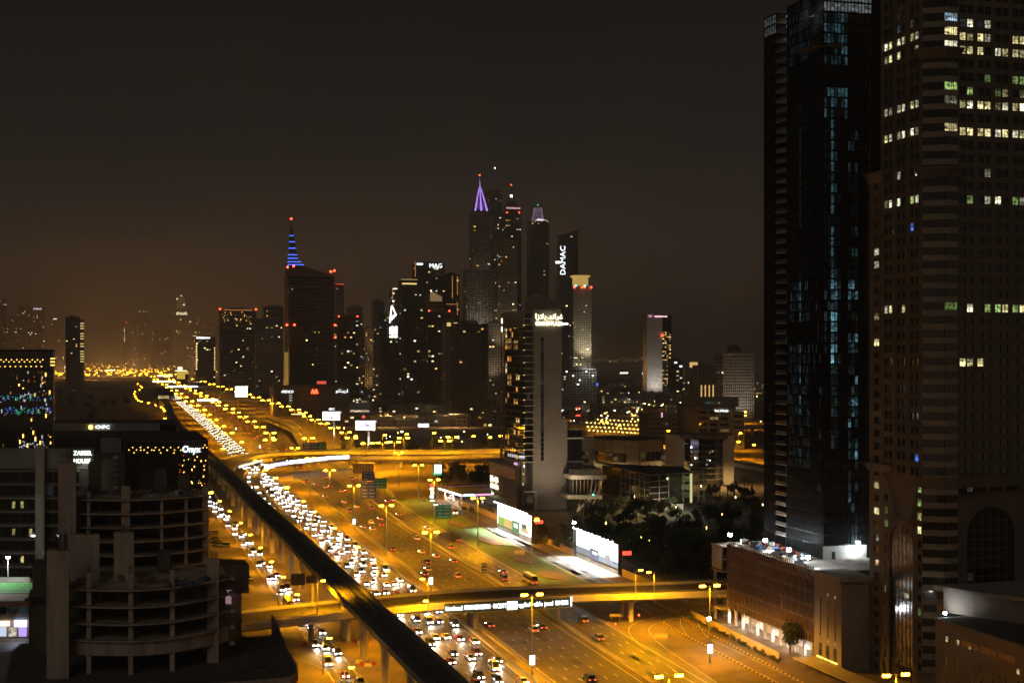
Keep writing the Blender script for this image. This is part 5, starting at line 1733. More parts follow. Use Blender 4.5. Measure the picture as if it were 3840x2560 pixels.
# building materials left on the decks of the two unfinished frames
rr = random.Random(64)
stack_m = [mat('site_timber', (.3, .2, .1), .9), steel, mat('site_board', (.5, .5, .48), .8), mat('site_tarp', (.12, .2, .28), .7)]
stack_n = ['timber plank stack', 'steel pipe bundle', 'plywood board stack', 'covered block pallet']
for k in range(22):
    near = k < 13
    px, Z = (rr.uniform(290, 780), rr.uniform(303, 312)) if near else (rr.uniform(330, 720), rr.uniform(372, 380))
    q = PZ(px, Z)
    m = k % 4
    T = thing('material_stack', '%s on top of the %s concrete frame, %s of its kind' % (stack_n[m], 'nearer' if near else 'farther', ordn(k // 4)), 'building materials', (q[0], q[1], 30.0 if near else 42.0), rr.uniform(0, 1.5), 'materials on the concrete frames')
    for j in range(rr.randint(2, 4)):
        link('layer', boxmesh('layer', round(rr.uniform(1.6, 3.2), 1), round(rr.uniform(.7, 1.4), 1), .35, stack_m[m]), T, (rr.uniform(-.1, .1), rr.uniform(-.1, .1), .18 + .36 * j), rr.uniform(-.1, .1))
for k in range(34):
    near = k < 22
    px = 300 + (k % 22) * 24
    z = 26.4 - (k % 3) * 3.55
    if not near:
        px, z = 300 + (k - 22) * 38, 38.4 - (k % 4) * 3.6
    Zf = (ZA(px) if near else ZB_(px)) + 3.0
    q = PZ(px, Zf)
    MB().tube((0, 0, 0), (0, 0, 3.2), .06, n=5).build('shoring_prop', steel, A if near else B, (q[0], q[1], z))
for k, px in enumerate((330, 470, 640)):
    q = fwd(PZ(px, 305), 4)
    lad = MB()
    for s_ in (-.25, .25):
        lad.tube((s_, 0, 0), (s_, 1.2, 3.5), .05, n=4)
    for j in range(9):
        lad.tube((-.25, .13 * j, .38 * j), (.25, .13 * j, .38 * j), .03, n=4)
    lad.build('ladder', steel, A, (q[0], q[1], 26.4))
# ================================================================== skyline towers
def bpx(xl, xc, xr, Z, depth=None):
    """near corner at pixel column xc and depth Z; widths so that the ends fall on xl and xr"""
    X0 = (xc - CX) * Z / F
    tx, tl = (xr - CX) / F, (xl - CX) / F
    w = (tx * Z - X0) / (CS - SN * tx)
    den = SN + CS * tl
    l = depth if depth else (X0 - tl * Z) / den
    x, y = cam2w(X0, Z)
    return x, y, w, l
fwall = {'g': mat('far_grey', (.28, .26, .24), .8, var=.12, scale=.05), 'b': mat('far_beige', (.34, .29, .23), .8, var=.12, scale=.05), 'd': mat('far_dark', (.10, .095, .09), .6, var=.15, scale=.05), 'w': mat('far_pale', (.42, .39, .34), .75, var=.1, scale=.05)}
far_lit = [glow('far_lit_warm', (1., .72, .28), 3.2, vary=.8, scale=.3), glow('far_lit_yellow', (1., .86, .42), 3.4, vary=.8, scale=.3), glow('far_lit_white', (.95, 1., .9), 2.8, vary=.8, scale=.3), glow('far_lit_orange', (1., .5, .12), 2.8, vary=.8, scale=.3)]
def tower(name, label, xl, xc, xr, ytop, Z, wall='g', lit=.06, fh=3.6, bays=None, seed=0, depth=None, cat='tower', base=0.0, stripes=True, roofbox=True, litset=None, lbays=None, band=1):
    x, y, w, l = bpx(xl, xc, xr, Z, depth)
    zt = ZH(ytop, Z)
    T = thing(name, label, cat, (x, y, 0))
    rr = random.Random(seed + int(xl) + int(Z))
    core = MB().box(.6, w, .6, l, base, zt - .3)
    core.build('core', glass_far, T)
    n = int((zt - base - 2) / fh)
    bays = bays or max(3, int(w / 4.5))
    lb = lbays or max(2, int(l / 5.0))
    mb = MB()
    step = band
    for k in range(0, n + 1, step):
        mb.box(0, w + .01, 0, .62, base + k * fh, base + k * fh + 1.25 * step)
        mb.box(0, .62, .63, l, base + k * fh, base + k * fh + 1.25 * step)
    if stripes:
        for j in range(bays + 1):
            xx = w * j / bays
            mb.box(xx - .45, xx + .45, -.12, .6, base, zt - .05)
        for j in range(1, lb + 1):
            yy = l * j / lb
            mb.box(-.12, .6, yy - .45, yy + .45, base, zt - .05)
    mb.box(-.2, w + .2, -.2, l + .2, zt - .3, zt + 1.0)
    mb.build('wall', fwall[wall], T)
    ls = litset or far_lit
    cnt = 0
    for k in range(n):
        rowp = lit * rr.choice([.1, .2, .4, .6, 1.6])
        for j in range(bays):
            if rr.random() < rowp and cnt < 260:
                link('window', boxmesh('window', round(w / bays * .62, 1), .12, round(fh * .55, 1), rr.choice(ls)), T, (w * (j + .5) / bays, .02, base + k * fh + 1.25 + fh * .3))
                cnt += 1
        for j in range(lb):
            if rr.random() < rowp * .7 and cnt < 260:
                link('window', boxmesh('window', .12, round(l / lb * .55, 1), round(fh * .55, 1), rr.choice(ls)), T, (.02, l * (j + .5) / lb, base + k * fh + 1.25 + fh * .3))
                cnt += 1
    if roofbox:
        MB().box(w * .25, w * .75, l * .25, l * .7, zt + 1.0, zt + 4.5).build('plant_room', fwall[wall], T)
    return T, w, l, zt
def beacon(T, p, m=None, s=2.2, name='beacon'):
    link(name, boxmesh(name, s, s, s, m or beacon_r), T, p)
# dark tower with a blue-ringed spire
T, w, l, zt = tower('spire_tower', 'dark glass tower with a sloped roof and a spire ringed in blue light', 1062, 1084, 1254, 1035, 1900, 'd', lit=.03, bays=22, seed=1, depth=40, stripes=False, roofbox=False, litset=[glow('far_lit_dull', (.8, .8, .6), .16, vary=.8), far_lit[0], glow('far_lit_dull', (.8, .8, .6), .16)])
zl = ZH(995, 1900)
mb = MB()
mb.prism([(0, 0), (0, l), (0, l * .99), (0, .01)], 0, 0) if False else None
i = [(0, 0, zt + 1), (w, 0, zt + 1), (w, l, zt + 1), (0, l, zt + 1), (0, 0, zl + 4), (w * .35, 0, zl - 1), (w * .35, l, zl - 1), (0, l, zl + 4)]
mb.v = i
mb.f = [(0, 1, 5, 4), (1, 2, 6, 5), (2, 3, 7, 6), (3, 0, 4, 7), (4, 5, 6, 7)]
mb.m = [0] * 5
mb.build('sloped_roof', fwall['d'], T)
link('roof_line', boxmesh('roof_line', w, .2, .6, fwall['g']), T, (w / 2, -.25, ZH(1073, 1900)))
sp = MB()
zs0, zs1 = zl + 3, ZH(850, 1900)
sp.prism([(0, 0), (13, 0), (13, 13), (0, 13)], zl - 6, zs0, 0)
sp.prism([(0, 0), (13, 0), (13, 13), (0, 13)], zs0, zs1, 0, None, [(2.2, 2.2), (4.4, 2.2), (4.4, 4.4), (2.2, 4.4)])
sp.prism([(2.6, 2.6), (4.0, 2.6), (4.0, 4.0), (2.6, 4.0)], zs1, ZH(824, 1900), 0, None, [(3.2, 3.2), (3.4, 3.2), (3.4, 3.4), (3.2, 3.4)])
sp.build('spire', fwall['d'], T)
blue_led = glow('blue_led', (.06, .16, 1.0), 2.6)
for k, yy in enumerate((992, 981, 968, 955, 930, 906, 883)):
    z = ZH(yy, 1900)
    t = max(0, min(1, (z - zs0) / (zs1 - zs0)))
    o0, ww = 2.2 * t, 13 - 10.8 * t
    if k < 2:
        ww, o0 = 20 - k * 4, -.1
    link('blue_ring', boxmesh('blue_ring', round(ww, 1), .4, 1.1, blue_led), T, (o0 + ww / 2, o0 - .3, z))
    link('blue_ring', boxmesh('blue_ring', .4, round(13 - 10.8 * t, 1), 1.1, blue_led), T, (o0 - .3, o0 + (13 - 10.8 * t) / 2, z))
for (bx, bz) in ((-2, 1002), (6, 998), (w - 5, 1016), (w, 1012), (w + 1, 1218), (w + 1, 1264), (-3, 1218), (7, 1218)):
    beacon(T, (bx, -1.2, ZH(bz, 1900)), s=2.4)
beacon(T, (3.3, 3.3, ZH(822, 1900) + 1), s=2.4)
link('lit_edge', boxmesh('lit_edge', 5.0, .5, 70, glow('edge_amber', (1., .55, .1), .35)), T, (-2.2, l * .3, 45))
link('edge_column', boxmesh('edge_column', 4.0, 3.0, zt - 80, fwall['g']), T, (-2.4, l * .3, 80 + (zt - 80) / 2))
MB().cyl(3.3, 3.3, ZH(824, 1900) - 1, ZH(822, 1900) + 1, .3, n=5).build('spire_tip', steel_d, T)
# purple crowned tower (tallest of the cluster)
T, w, l, zt = tower('purple_crown_tower', 'tallest slender tower of the cluster with a purple lit pyramid crown and needle', 1740, 1775, 1838, 800, 2750, 'g', lit=.05, bays=6, seed=2, depth=32)
cx_, cy_ = w / 2, l / 2
zs = [(790, .74), (770, .64), (738, .38), (705, .17), (660, .035)]
mb = MB()
prev = None
for (yy, f_) in zs:
    q = [(cx_ - w / 2 * f_, cy_ - l / 2 * f_), (cx_ + w / 2 * f_, cy_ - l / 2 * f_), (cx_ + w / 2 * f_, cy_ + l / 2 * f_), (cx_ - w / 2 * f_, cy_ + l / 2 * f_)]
    z = ZH(yy, 2750)
    if prev:
        mb.prism(prev[0], prev[1], z, 0, None, q)
    prev = (q, z)
mb.build('crown', mat('crown_violet', (.10, .07, .12), .6, var=.1), T)
mb = MB()
for sx in (-1, 0, 1):
    mb.tube((cx_ + sx * w * .36, cy_ - l * .38, ZH(789, 2750)), (cx_ + sx * w * .185, cy_ - l * .2, ZH(738, 2750)), 1.8, 1.3, n=5)
    mb.tube((cx_ + sx * w * .185, cy_ - l * .2, ZH(738, 2750)), (cx_ + sx * w * .04, cy_ - l * .05, ZH(698, 2750)), 1.3, .9, n=5)
mb.tube((cx_, cy_ - 2.2, ZH(700, 2750)), (cx_, cy_, ZH(660, 2750)), 1.1, .5, n=5)
mb.build('lit_crown_rib', purple, T)
spot('crown_flood', (cx_, -14, ZH(800, 2750)), 90000, (.55, .3, 1.), 100, .8, (0, .45, 1), parent=T)
beacon(T, (cx_, cy_, ZH(652, 2750)), s=2.4)
MB().cyl(cx_, cy_, ZH(662, 2750), ZH(652, 2750), .5, n=5).build('needle', steel_d, T)
# lower shoulders of the same tower
tower('shoulder_tower', 'broad lattice-fronted tower standing directly in front of the purple crowned one', 1722, 1752, 1855, 1010, 2640, 'g', lit=.03, bays=8, seed=3, depth=30, roofbox=False)
T, w, l, zt = tower('ribbed_slab_tower', 'ribbed dark slab tower right behind the purple crowned one', 1822, 1832, 1880, 715, 2950, 'g', lit=.05, bays=6, seed=4, depth=30)
beacon(T, (w / 2, 0, ZH(630, 2950)), glow('beacon_white', (1, 1, 1), 6), 2.0)
MB().cyl(w / 2, 0, zt, ZH(630, 2950), .3, n=4).build('antenna', steel_d, T)
T, w, l, zt = tower('domed_tower', 'dark tower with a round lit crown ring and a bright white lamp on its mast', 1876, 1895, 1955, 790, 2850, 'd', lit=.04, bays=6, seed=5, depth=30, roofbox=False)
mb = MB()
mb.cyl(w / 2, l / 2, zt, zt + 9, w * .46, w * .42, n=16)
mb.cyl(w / 2, l / 2, zt + 9, zt + 22, w * .32, w * .22, n=16)
mb.cyl(w / 2, l / 2, zt + 22, ZH(690, 2850), 1.0, .4, n=6)
mb.build('crown', fwall['d'], T)
led_run(T, (w * .05, l / 2 - w * .44, 0), (w * .95, l / 2 - w * .44, 0), zt + 4, zt + 7, 'pink_lamp', glow('pink_lamp', (1., .55, .6), 1.4), (2.6, 2.8), gap=1.0)
beacon(T, (w / 2, l / 2 - 1, ZH(732, 2850)), glow('mast_lamp_white', (1., .95, .8), 20), 3.2)
beacon(T, (w / 2, l / 2, ZH(690, 2850)), s=2.0)
beacon(T, (w * .1, -1, ZH(797, 2850)), s=2.0)
beacon(T, (w * .85, -1, ZH(795, 2850)), s=2.0)
T, w, l, zt = tower('pale_tower', 'pale vertically ribbed tower in front of the domed one', 1855, 1868, 1938, 905, 2600, 'b', lit=.06, bays=8, seed=6, depth=26)
T, w, l, zt = tower('basket_crown_tower', 'dark tower with a flared pink and white latticed crown', 1970, 1992, 2058, 830, 2800, 'd', lit=.05, bays=6, seed=7, depth=28, roofbox=False)
mb = MB()
for q in range(12):
    for d in (-1, 1):
        a0 = 2 * math.pi * q / 12
        pts = []
        for s in range(5):
            t = s / 4
            r_ = w * (.36 - .14 * math.sin(t * 1.5))
            pts.append((w / 2 + r_ * math.cos(a0 + d * t * .9), l / 2 + r_ * math.sin(a0 + d * t * .9), zt + 1 + t * 27))
        for a, b in zip(pts, pts[1:]):
            mb.tube(a, b, .55, n=4)
mb.build('lattice_crown', glow('lattice_pink', (.75, .5, .72), .35), T)
MB().cyl(w / 2, l / 2, zt + 1, zt + 22, w * .22, w * .16, n=12).build('crown_core', fwall['g'], T)
mb = MB()
for q in range(12):
    a, b = math.pi * q / 12, math.pi * (q + 1) / 12
    mb.tube((w * .58 + w * .38 * math.cos(a), -.8, zt - 1 + 5 * math.sin(a)), (w * .58 + w * .38 * math.cos(b), -.8, zt - 1 + 5 * math.sin(b)), .6, n=4)
mb.build('lit_arch', glow('arch_pink', (1., .75, .72), 1.5), T)
for k in range(6):
    link('crown_lamp', boxmesh('crown_lamp', 1.6, 1.0, 3.4, glow('crown_white', (1., .85, .95), 2.0)), T, (w * .36 + k * 2.2, l / 2 - w * .38, zt + 3.5))
beacon(T, (w / 2, l / 2, zt + 34), glow('beacon_green', (.05, .8, .2), 2.0), 2.2)
MB().cyl(w / 2, l / 2, zt + 22, zt + 34, .4, n=5).build('antenna', steel_d, T)
T, w, l, zt = tower('vertical_sign_tower', 'dark pointed tower with glowing white letters running up its corner', 2078, 2108, 2168, 880, 2900, 'd', lit=.05, bays=6, seed=8, depth=30, roofbox=False)
MB().prism([(w * .2, 0), (w, 0), (w, l), (w * .2, l)], zt + 1, zt + 10, 0, None, [(w * .9, 0), (w, 0), (w, l), (w * .9, l)]).build('pointed_roof', fwall['d'], T)
text('DAMAC', 15.5, glow('sign_cold', (.88, .95, 1.0), 3.0), T, (1.5, -1.6, (ZH(925, 2900) + ZH(1028, 2900)) / 2), 'F', width=58, ext=.8, upright=True)
link('side_sign', boxmesh('side_sign', 11, .6, 5.0, glow('sign_cold', (.88, .95, 1.0), 3.0)), T, (-9, -1, ZH(984, 2900)))
T, w, l, zt = tower('yellow_cap_tower', 'pale striped tower with a glowing yellow cap and red beacons', 2125, 2152, 2216, 1072, 2350, 'w', lit=.05, bays=9, seed=9, depth=22, roofbox=False)
MB().box(w * .14, w * .86, 2, l - 2, zt + 1, zt + 15).build('cap', glow('cap_amber', (1., .62, .16), .75), T)
MB().box(w * .04, w * .96, 0, l, zt + 15, zt + 18).build('cap_roof', glow('cap_amber', (1., .62, .16), .75), T)
for q in (0, .45, .6, 1.0):
    beacon(T, (w * q, -1.5, zt - 2), s=2.4)
for q in (.1, .62):
    beacon(T, (w * q, -1.6, zt + .5), glow('beacon_teal', (.1, .9, .7), 4), 2.6)
tower('slim_shadow_tower', 'thin dark tower left of the yellow capped one', 2092, 2100, 2150, 1040, 2700, 'g', lit=.03, seed=10, depth=24)
tower('mid_stepped_block', 'stepped mid-height block seen just above the hotel roof', 1972, 1985, 2050, 1110, 2500, 'b', lit=.08, seed=11, depth=24)
# MAG tower and the amber-lined group left of centre
T, w, l, zt = tower('lettered_tower', 'dark tower with white rooftop letters and number between amber light lines', 1548, 1560, 1668, 990, 2450, 'd', lit=.06, bays=12, seed=12, depth=30)
text('MAG', 10.5, sign_white, T, (w * .68, -1.2, ZH(996, 2450)), 'F', width=22, ext=.3)
text('218', 4.2, sign_warm, T, (w * .70, -1.2, ZH(1006, 2450)), 'F', width=7, ext=.2)
led_run(T, (w * .02, -1.2, 0), (w * .24, -1.2, 0), ZH(994, 2450), ZH(986, 2450), 'lit_sign', sign_white, (2, 3), gap=.5, wob=1.0)
link('amber_line', boxmesh('amber_line', .9, .5, 28, led_or), T, (-1.2, 0, zt - 8))
T, w, l, zt = tower('gold_crown_tower', 'tower with a gold lit crown left of the lettered one', 1490, 1505, 1580, 1052, 2350, 'd', lit=.07, bays=9, seed=13, depth=26, roofbox=False)
link('gold_cornice', boxmesh('gold_cornice', w * .72, 1.2, 2.2, glow('gold_band', (1., .72, .25), 1.6)), T, (w * .4, -.8, zt - 5))
link('gold_roof', boxmesh('gold_roof', w * .8, 4, .8, glow('gold_band_dim', (1., .72, .25), .7)), T, (w * .4, -.4, zt + 2))
T, w, l, zt = tower('amber_line_tower', 'dark tower edged with two vertical amber light lines', 1668, 1675, 1722, 1030, 2450, 'd', lit=.05, seed=14, depth=26)
for q, a, b in ((.45, 1035, 1118), (.85, 1035, 1105), (.85, 1132, 1180)):
    link('amber_line', boxmesh('amber_line', .9, .5, round(ZH(a, 2450) - ZH(b, 2450), 1), led_or), T, (w * q, -.8, (ZH(a, 2450) + ZH(b, 2450)) / 2))
link('amber_line', boxmesh('amber_line', 20, .5, .8, led_or), T, (w * .4, -.8, ZH(1140, 2450)))
T, w, l, zt = tower('amber_hook_tower', 'lower dark tower with a short amber hook of light at its top', 1466, 1472, 1500, 1085, 2300, 'd', lit=.05, seed=15, depth=24)
link('amber_line', boxmesh('amber_line', 1.0, .5, 18, led_or), T, (0, -.8, zt - 7))
link('amber_line', boxmesh('amber_line', 7.0, .5, 1.6, sign_warm), T, (4, -.8, zt + 1))
link('lit_sign', boxmesh('lit_sign', 3.2, .5, 2.2, sign_white), T, (1.2, -.8, zt - 19))
T, w, l, zt = tower('floodlit_crown_block', 'block with a fluted floodlit crown below the lettered tower', 1600, 1612, 1658, 1105, 2200, 'b', lit=.06, seed=16, depth=24)
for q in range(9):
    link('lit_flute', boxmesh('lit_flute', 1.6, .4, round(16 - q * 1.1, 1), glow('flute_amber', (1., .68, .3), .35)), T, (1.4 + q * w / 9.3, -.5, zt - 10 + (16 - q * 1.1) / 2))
beacon(T, (2, 0, zt + 6), glow('beacon_peach', (1., .7, .5), 6), 2.0)
T, w, l, zt = tower('sail_logo_tower', 'dark mid-rise with a glowing white sail emblem and sign block', 1425, 1438, 1505, 1180, 2150, 'd', lit=.06, seed=17, depth=26)
mb = MB()
for a, b in (((-1, 0), (2, 26)), ((2, 26), (8.5, 12)), ((8.5, 12), (1, 4)), ((1.5, 6), (5.5, 12))):
    mb.tube((w * .38 + a[0], -1.5, zt - 12 + a[1]), (w * .38 + b[0], -1.5, zt - 12 + b[1]), 1.1, n=5)
mb.build('sail_emblem', glow('emblem_white', (1., .98, .95), 4.0), T)
for k in range(4):
    link('sign_block', boxmesh('sign_block', 2.9, .6, round(11 + (k % 2) * 2.5, 1), glow('emblem_white', (1., .98, .95), 4.0)), T, (w * .38 + k * 3.0, -1.5, zt - 24))
link('sign_base', boxmesh('sign_base', 12.5, .6, 3.2, glow('emblem_cream', (1., .95, .7), 2.6)), T, (w * .38 + 4.6, -1.5, zt - 33))
spec = [
 ('office_slab', 'dark office slab with lit strips under the floodlit crown', 1590, 1604, 1690, 1170, 2050, 'd', .10, 18),
 ('office_slab', 'plain dark slab with a few cold windows left of the hotel tower', 1690, 1708, 1828, 1215, 1850, 'd', .03, 19),
 ('office_slab', 'louvred slab with two glowing yellow top rooms', 1665, 1672, 1720, 1208, 1950, 'b', .03, 20),
 ('striped_tower', 'fine striped pale tower half hidden by the hotel tower', 1826, 1834, 1905, 1215, 2300, 'b', .05, 21),
 ('office_slab', 'dark block with lit rows right of the spired tower', 1256, 1266, 1345, 1190, 2200, 'd', .10, 22),
 ('red_line_tower', 'distant tower with a red light line on its roof, right of the spire', 1252, 1258, 1290, 1065, 2700, 'g', .04, 23),
 ('slim_block', 'slim amber-streaked block beside the sail emblem', 1362, 1370, 1396, 1235, 2250, 'b', .05, 24),
 ('office_slab', 'dark stepped block below the gold crowned tower', 1500, 1512, 1600, 1150, 2000, 'd', .08, 25),
 ('office_slab', 'far pale block just left of the sail emblem tower', 1395, 1402, 1440, 1130, 2600, 'g', .05, 26),
 ('office_slab', 'narrow far block between the shoulders of the striped tower', 2056, 2062, 2098, 1130, 2600, 'g', .04, 27)]
for nm, lab, xl, xc, xr, yt, Z, wl_, lt, sd in spec:
    T, w, l, zt = tower(nm, lab, xl, xc, xr, yt, Z, wl_, lit=lt, seed=sd, depth=24)
    if sd == 20:
        for q in (.1, .62):
            link('lit_room', boxmesh('lit_room', w * .3, .4, 5, glow('room_amber', (1., .72, .2), 1.1)), T, (w * q + w * .13, -.4, zt - 3))
    if sd == 23:
        link('red_line', boxmesh('red_line', w, .5, 1.4, glow('red_line', (1., .1, .05), 1.4)), T, (w / 2, -.4, zt))
    if sd in (18, 22):
        beacon(T, (2, -.5, zt + 2), s=1.8)
        beacon(T, (w - 2, -.5, zt + 2), s=1.8)
# towers that are washed with light from their feet and ledges
for nm, pw, col, dz in (('yellow_cap_tower', 200000, (1., .86, .6), 12), ('pale_tower', 110000, (1., .80, .55), 40), ('striped_tower', 60000, (1., .80, .55), 30), ('shoulder_tower', 90000, (1., .85, .65), 60), ('purple_crown_tower', 80000, (1., .85, .65), 130), ('slim_block', 70000, (1., .6, .2), 14)):
    for k_ in range(2):
        spot('facade_flood', (6 + 16 * k_, -26, dz + 50 * k_), pw, col, 90, .9, (0, .55, 1), parent=bpy.data.objects[nm], r=2)
# ------------------------------------------------------------------ far left skyline
T, w, l, zt = tower('office_tower_left', 'distant tower with a gold lettered roof sign left of the highway lights', 652, 660, 700, 1165, 5200, 'g', lit=.07, seed=40, depth=45, fh=7.0)
text('EMAAR', 14, sign_warm, T, (w * .55, -1, ZH(1176, 5200)), 'F', width=39, ext=.3)
for q, yy in ((.1, 1120), (.5, 1108), (.75, 1142)):
    beacon(T, (w * q, 0, ZH(yy, 5200)), glow('roof_lamp', (1., .9, .6), 5), 3.6)
MB().box(w * .05, w * .9, 4, l, zt + 1, ZH(1112, 5200)).build('upper_tower', fwall['g'], T)
T, w, l, zt = tower('office_tower_left', 'distant broad tower with amber specks, red corner beacons and a gold sign', 815, 825, 960, 1160, 2950, 'g', lit=.05, seed=41, depth=30)
text('EMAAR', 9, sign_warm, T, (w * .68, -1, ZH(1236, 2950)), 'F', width=27, ext=.3)
for q in range(34):
    link('window', boxmesh('window', 1.8, .3, 2.2, far_lit[3]), T, (w * (.06 + .8 * R.random()), -.3, ZH(1168 + 46 * R.random(), 2950)))
for q in (.0, 1.0):
    beacon(T, (w * q, 0, zt + 1), s=3.4)
link('gold_line', boxmesh('gold_line', w * .8, .5, 1.4, led_or), T, (w * .5, -.4, zt - 1))
spec = [
 ('far_tower', 'faint ribbed tower at the left edge of the skyline', 60, 64, 122, 1150, 3000, 'g', .05, 50),
 ('far_tower', 'faint tower with small white rooftop letters near the left edge', 122, 126, 168, 1155, 3200, 'g', .03, 51),
 ('far_tower', 'faint tower with a tiny white sign, third from the left edge', 188, 192, 240, 1185, 3100, 'g', .04, 52),
 ('far_tower', 'faint tower with scattered amber windows before the striped light column', 242, 246, 300, 1190, 2900, 'g', .06, 53),
 ('far_tower', 'far dark tower at the very left edge of the picture', -20, -10, 24, 1120, 3300, 'g', .04, 54),
 ('far_tower', 'low faint tower behind the mirrored tower', 20, 26, 64, 1180, 3500, 'g', .03, 55),
 ('far_tower', 'slim far tower with three white roof lamps', 516, 520, 558, 1166, 5600, 'd', .03, 56),
 ('far_tower', 'faint low block left of the slim far tower', 490, 494, 522, 1210, 5700, 'd', .05, 57),
 ('far_tower', 'faint block right of the slim far tower', 560, 566, 640, 1235, 5900, 'g', .04, 58),
 ('far_tower', 'faint stepped block under the gold lettered tower', 694, 698, 750, 1190, 5200, 'g', .05, 59),
 ('far_tower', 'dark block with dotted light columns beside the gold lettered tower', 730, 736, 808, 1265, 3000, 'd', .06, 60),
 ('far_tower', 'faint tower touching the left side of the spired tower', 955, 960, 1060, 1195, 2800, 'g', .05, 61),
 ('far_tower', 'low faint block before the spired tower', 985, 990, 1062, 1150, 3300, 'g', .03, 62),
 ('far_tower', 'wide faint block below the second gold sign', 822, 830, 960, 1235, 2800, 'd', .05, 63),
 ('far_tower', 'faint far block behind the dotted light columns', 765, 770, 822, 1215, 5400, 'g', .03, 64),
 ('far_tower', 'faint middle tower right of the spired tower gap', 1300, 1306, 1360, 1150, 3000, 'g', .05, 65)]
for nm, lab, xl, xc, xr, yt, Z, wl_, lt, sd in spec:
    if sd in (50, 51, 52, 54, 55):
        Z *= 1.6
    T, w, l, zt = tower(nm, lab, xl, xc, xr, yt, Z, wl_, lit=lt * (1.6 if Z > 5000 else 1), seed=sd, depth=26, fh=3.6 if Z < 4500 else 6.5)
    if sd == 51:
        text('MAG', 9, sign_white, T, (w * .35, -1, zt - 3), 'F', width=26, ext=.3)
    if sd == 52:
        link('lit_sign', boxmesh('lit_sign', 12, .5, 3.0, sign_white), T, (w * .3, -.6, zt - 10))
    if sd == 53:
        for q in range(16):
            if q not in (3, 7, 10):
                link('light_bar', boxmesh('light_bar', 7.5, .5, 1.6, glow('bar_amber', (1., .74, .28), 1.6)), T, (w + 4, 2, zt - 12 - q * 5.2))
        MB().box(w + .2, w + 8, 2.6, 9, 0, zt - 4).build('side_wing', fwall['g'], T)
    if sd == 56:
        for q in (.1, .5, .8):
            beacon(T, (w * q, 0, zt - 2), glow('roof_lamp', (1., .9, .6), 5), 2.4)
    if sd == 60:
        for q in range(11):
            link('light_dot', boxmesh('light_dot', 2.8, .5, 2.8, glow('dot_amber', (1., .66, .25), 3.0)), T, (0.5, -.6, zt - 14 - q * 5.2))
            link('light_dot', boxmesh('light_dot', 2.0, .5, 2.0, glow('dot_amber', (1., .66, .25), 3.0)), T, (w * .96, -.6, zt - 22 - q * 4.6))
        led_run(T, (0, -1, 0), (w * .72, -1, 0), zt - 3, zt + 1.5, 'lit_letter', sign_white, (1.5, 3), gap=.7, wob=1)
T = thing('light_mast', 'slim mast with a column of white lamps and a red beacon', 'mast', PZ(467, 4600) + (0,))
MB().cyl(0, 0, 0, ZH(1222, 4600), 1.0, .7, n=6).build('mast', steel_d, T)
for q in range(9):
    link('mast_light', boxmesh('mast_light', 2.2, 2.2, 3.6, far_lit[1]), T, (0, 0, ZH(1230 + q * 6.5, 4600)))
beacon(T, (6, 0, ZH(1208, 4600)), s=2.6)
MB().cyl(6, 0, 0, ZH(1209, 4600), .5, n=5).build('beacon_pole', steel_d, T)
T = thing('yellow_screen_block', 'flat yellow lit screen building with a white sign on top', 'building', PZ(663, 3100) + (0,), -YAW)
MB().box(-2, 26, 1, 14, 0, 42).build('wall', fwall['d'], T)
link('screen', boxmesh('screen', 18, .5, 17, glow('screen_yellow', (1., .62, .08), 1.1)), T, (9, .4, 30))
link('screen', boxmesh('screen', 8, .5, 6, glow('screen_yellow', (1., .62, .08), 1.1)), T, (22, .4, 35.5))
link('top_sign', boxmesh('top_sign', 10, .5, 6, sign_warm), T, (7, .4, 44.5))
link('top_line', boxmesh('top_line', 26, .5, 1.6, sign_warm), T, (9, .3, 39.5))
# ------------------------------------------------------------------ right-hand distant towers
T, w, l, zt = tower('white_slab_hotel', 'pale slab hotel tower with pink rooftop light and amber balconies right of centre', 2418, 2426, 2518, 1178, 2500, 'w', lit=.0, bays=2, lbays=2, seed=70, depth=22, stripes=False, roofbox=False, fh=90)
MB().box(-.4, w * .62, -.6, .55, 0, zt + .5).build('blank_wall', mat('far_pale_wall', (.50, .47, .43), .7, var=.06, scale=.05), T)
rr = random.Random(70)
for k in range(26):
    for j in range(4):
        if rr.random() < .42:
            link('balcony_light', boxmesh('balcony_light', 3.2, .3, 1.4, rr.choice([far_lit[3], far_lit[0]])), T, (w * .66 + j * 4.2, -.5, 22 + k * 3.7))
text('W', 7, sign_pink, T, (6, -1.2, ZH(1186, 2500)), 'F', ext=.3)
link('pink_line', boxmesh('pink_line', 24, .5, 2.0, glow('pink_line', (1., .6, .72), 2.2)), T, (w * .56, -1.2, ZH(1186, 2500)))
beacon(T, (w * .62, -1.2, ZH(1257, 2500)), s=3.0)
for q in (.2, .5):
    spot('facade_flood', (w * q, -30, 4), 60000, (1., .9, .82), 110, .9, (0, .6, 1), parent=T, r=2)
T, w, l, zt = tower('domed_white_block', 'white gridded block with round-arched top windows and a dark dome', 2708, 2714, 2826, 1330, 1650, 'w', lit=.01, bays=14, seed=71, depth=24, roofbox=False)
mb = MB()
for q in range(6):
    r0, r1 = 8 * math.cos(q * math.pi / 12), 8 * math.cos((q + 1) * math.pi / 12)
    mb.cyl(w * .48, l / 2, zt + 4 + 8 * math.sin(q * math.pi / 12), zt + 4 + 8 * math.sin((q + 1) * math.pi / 12), r0, r1, n=16)
mb.cyl(w * .48, l / 2, zt + 1, zt + 4, 8.2, n=16)
mb.build('dome', fwall['d'], T)
MB().box(w * .15, w * .85, 3, l - 3, zt + 1, zt + 3).build('upper_step', fwall['w'], T)
spot('facade_flood', (w * .5, -30, 6), 36000, (1., .88, .72), 130, .9, (0, .8, 1), parent=T, r=2)
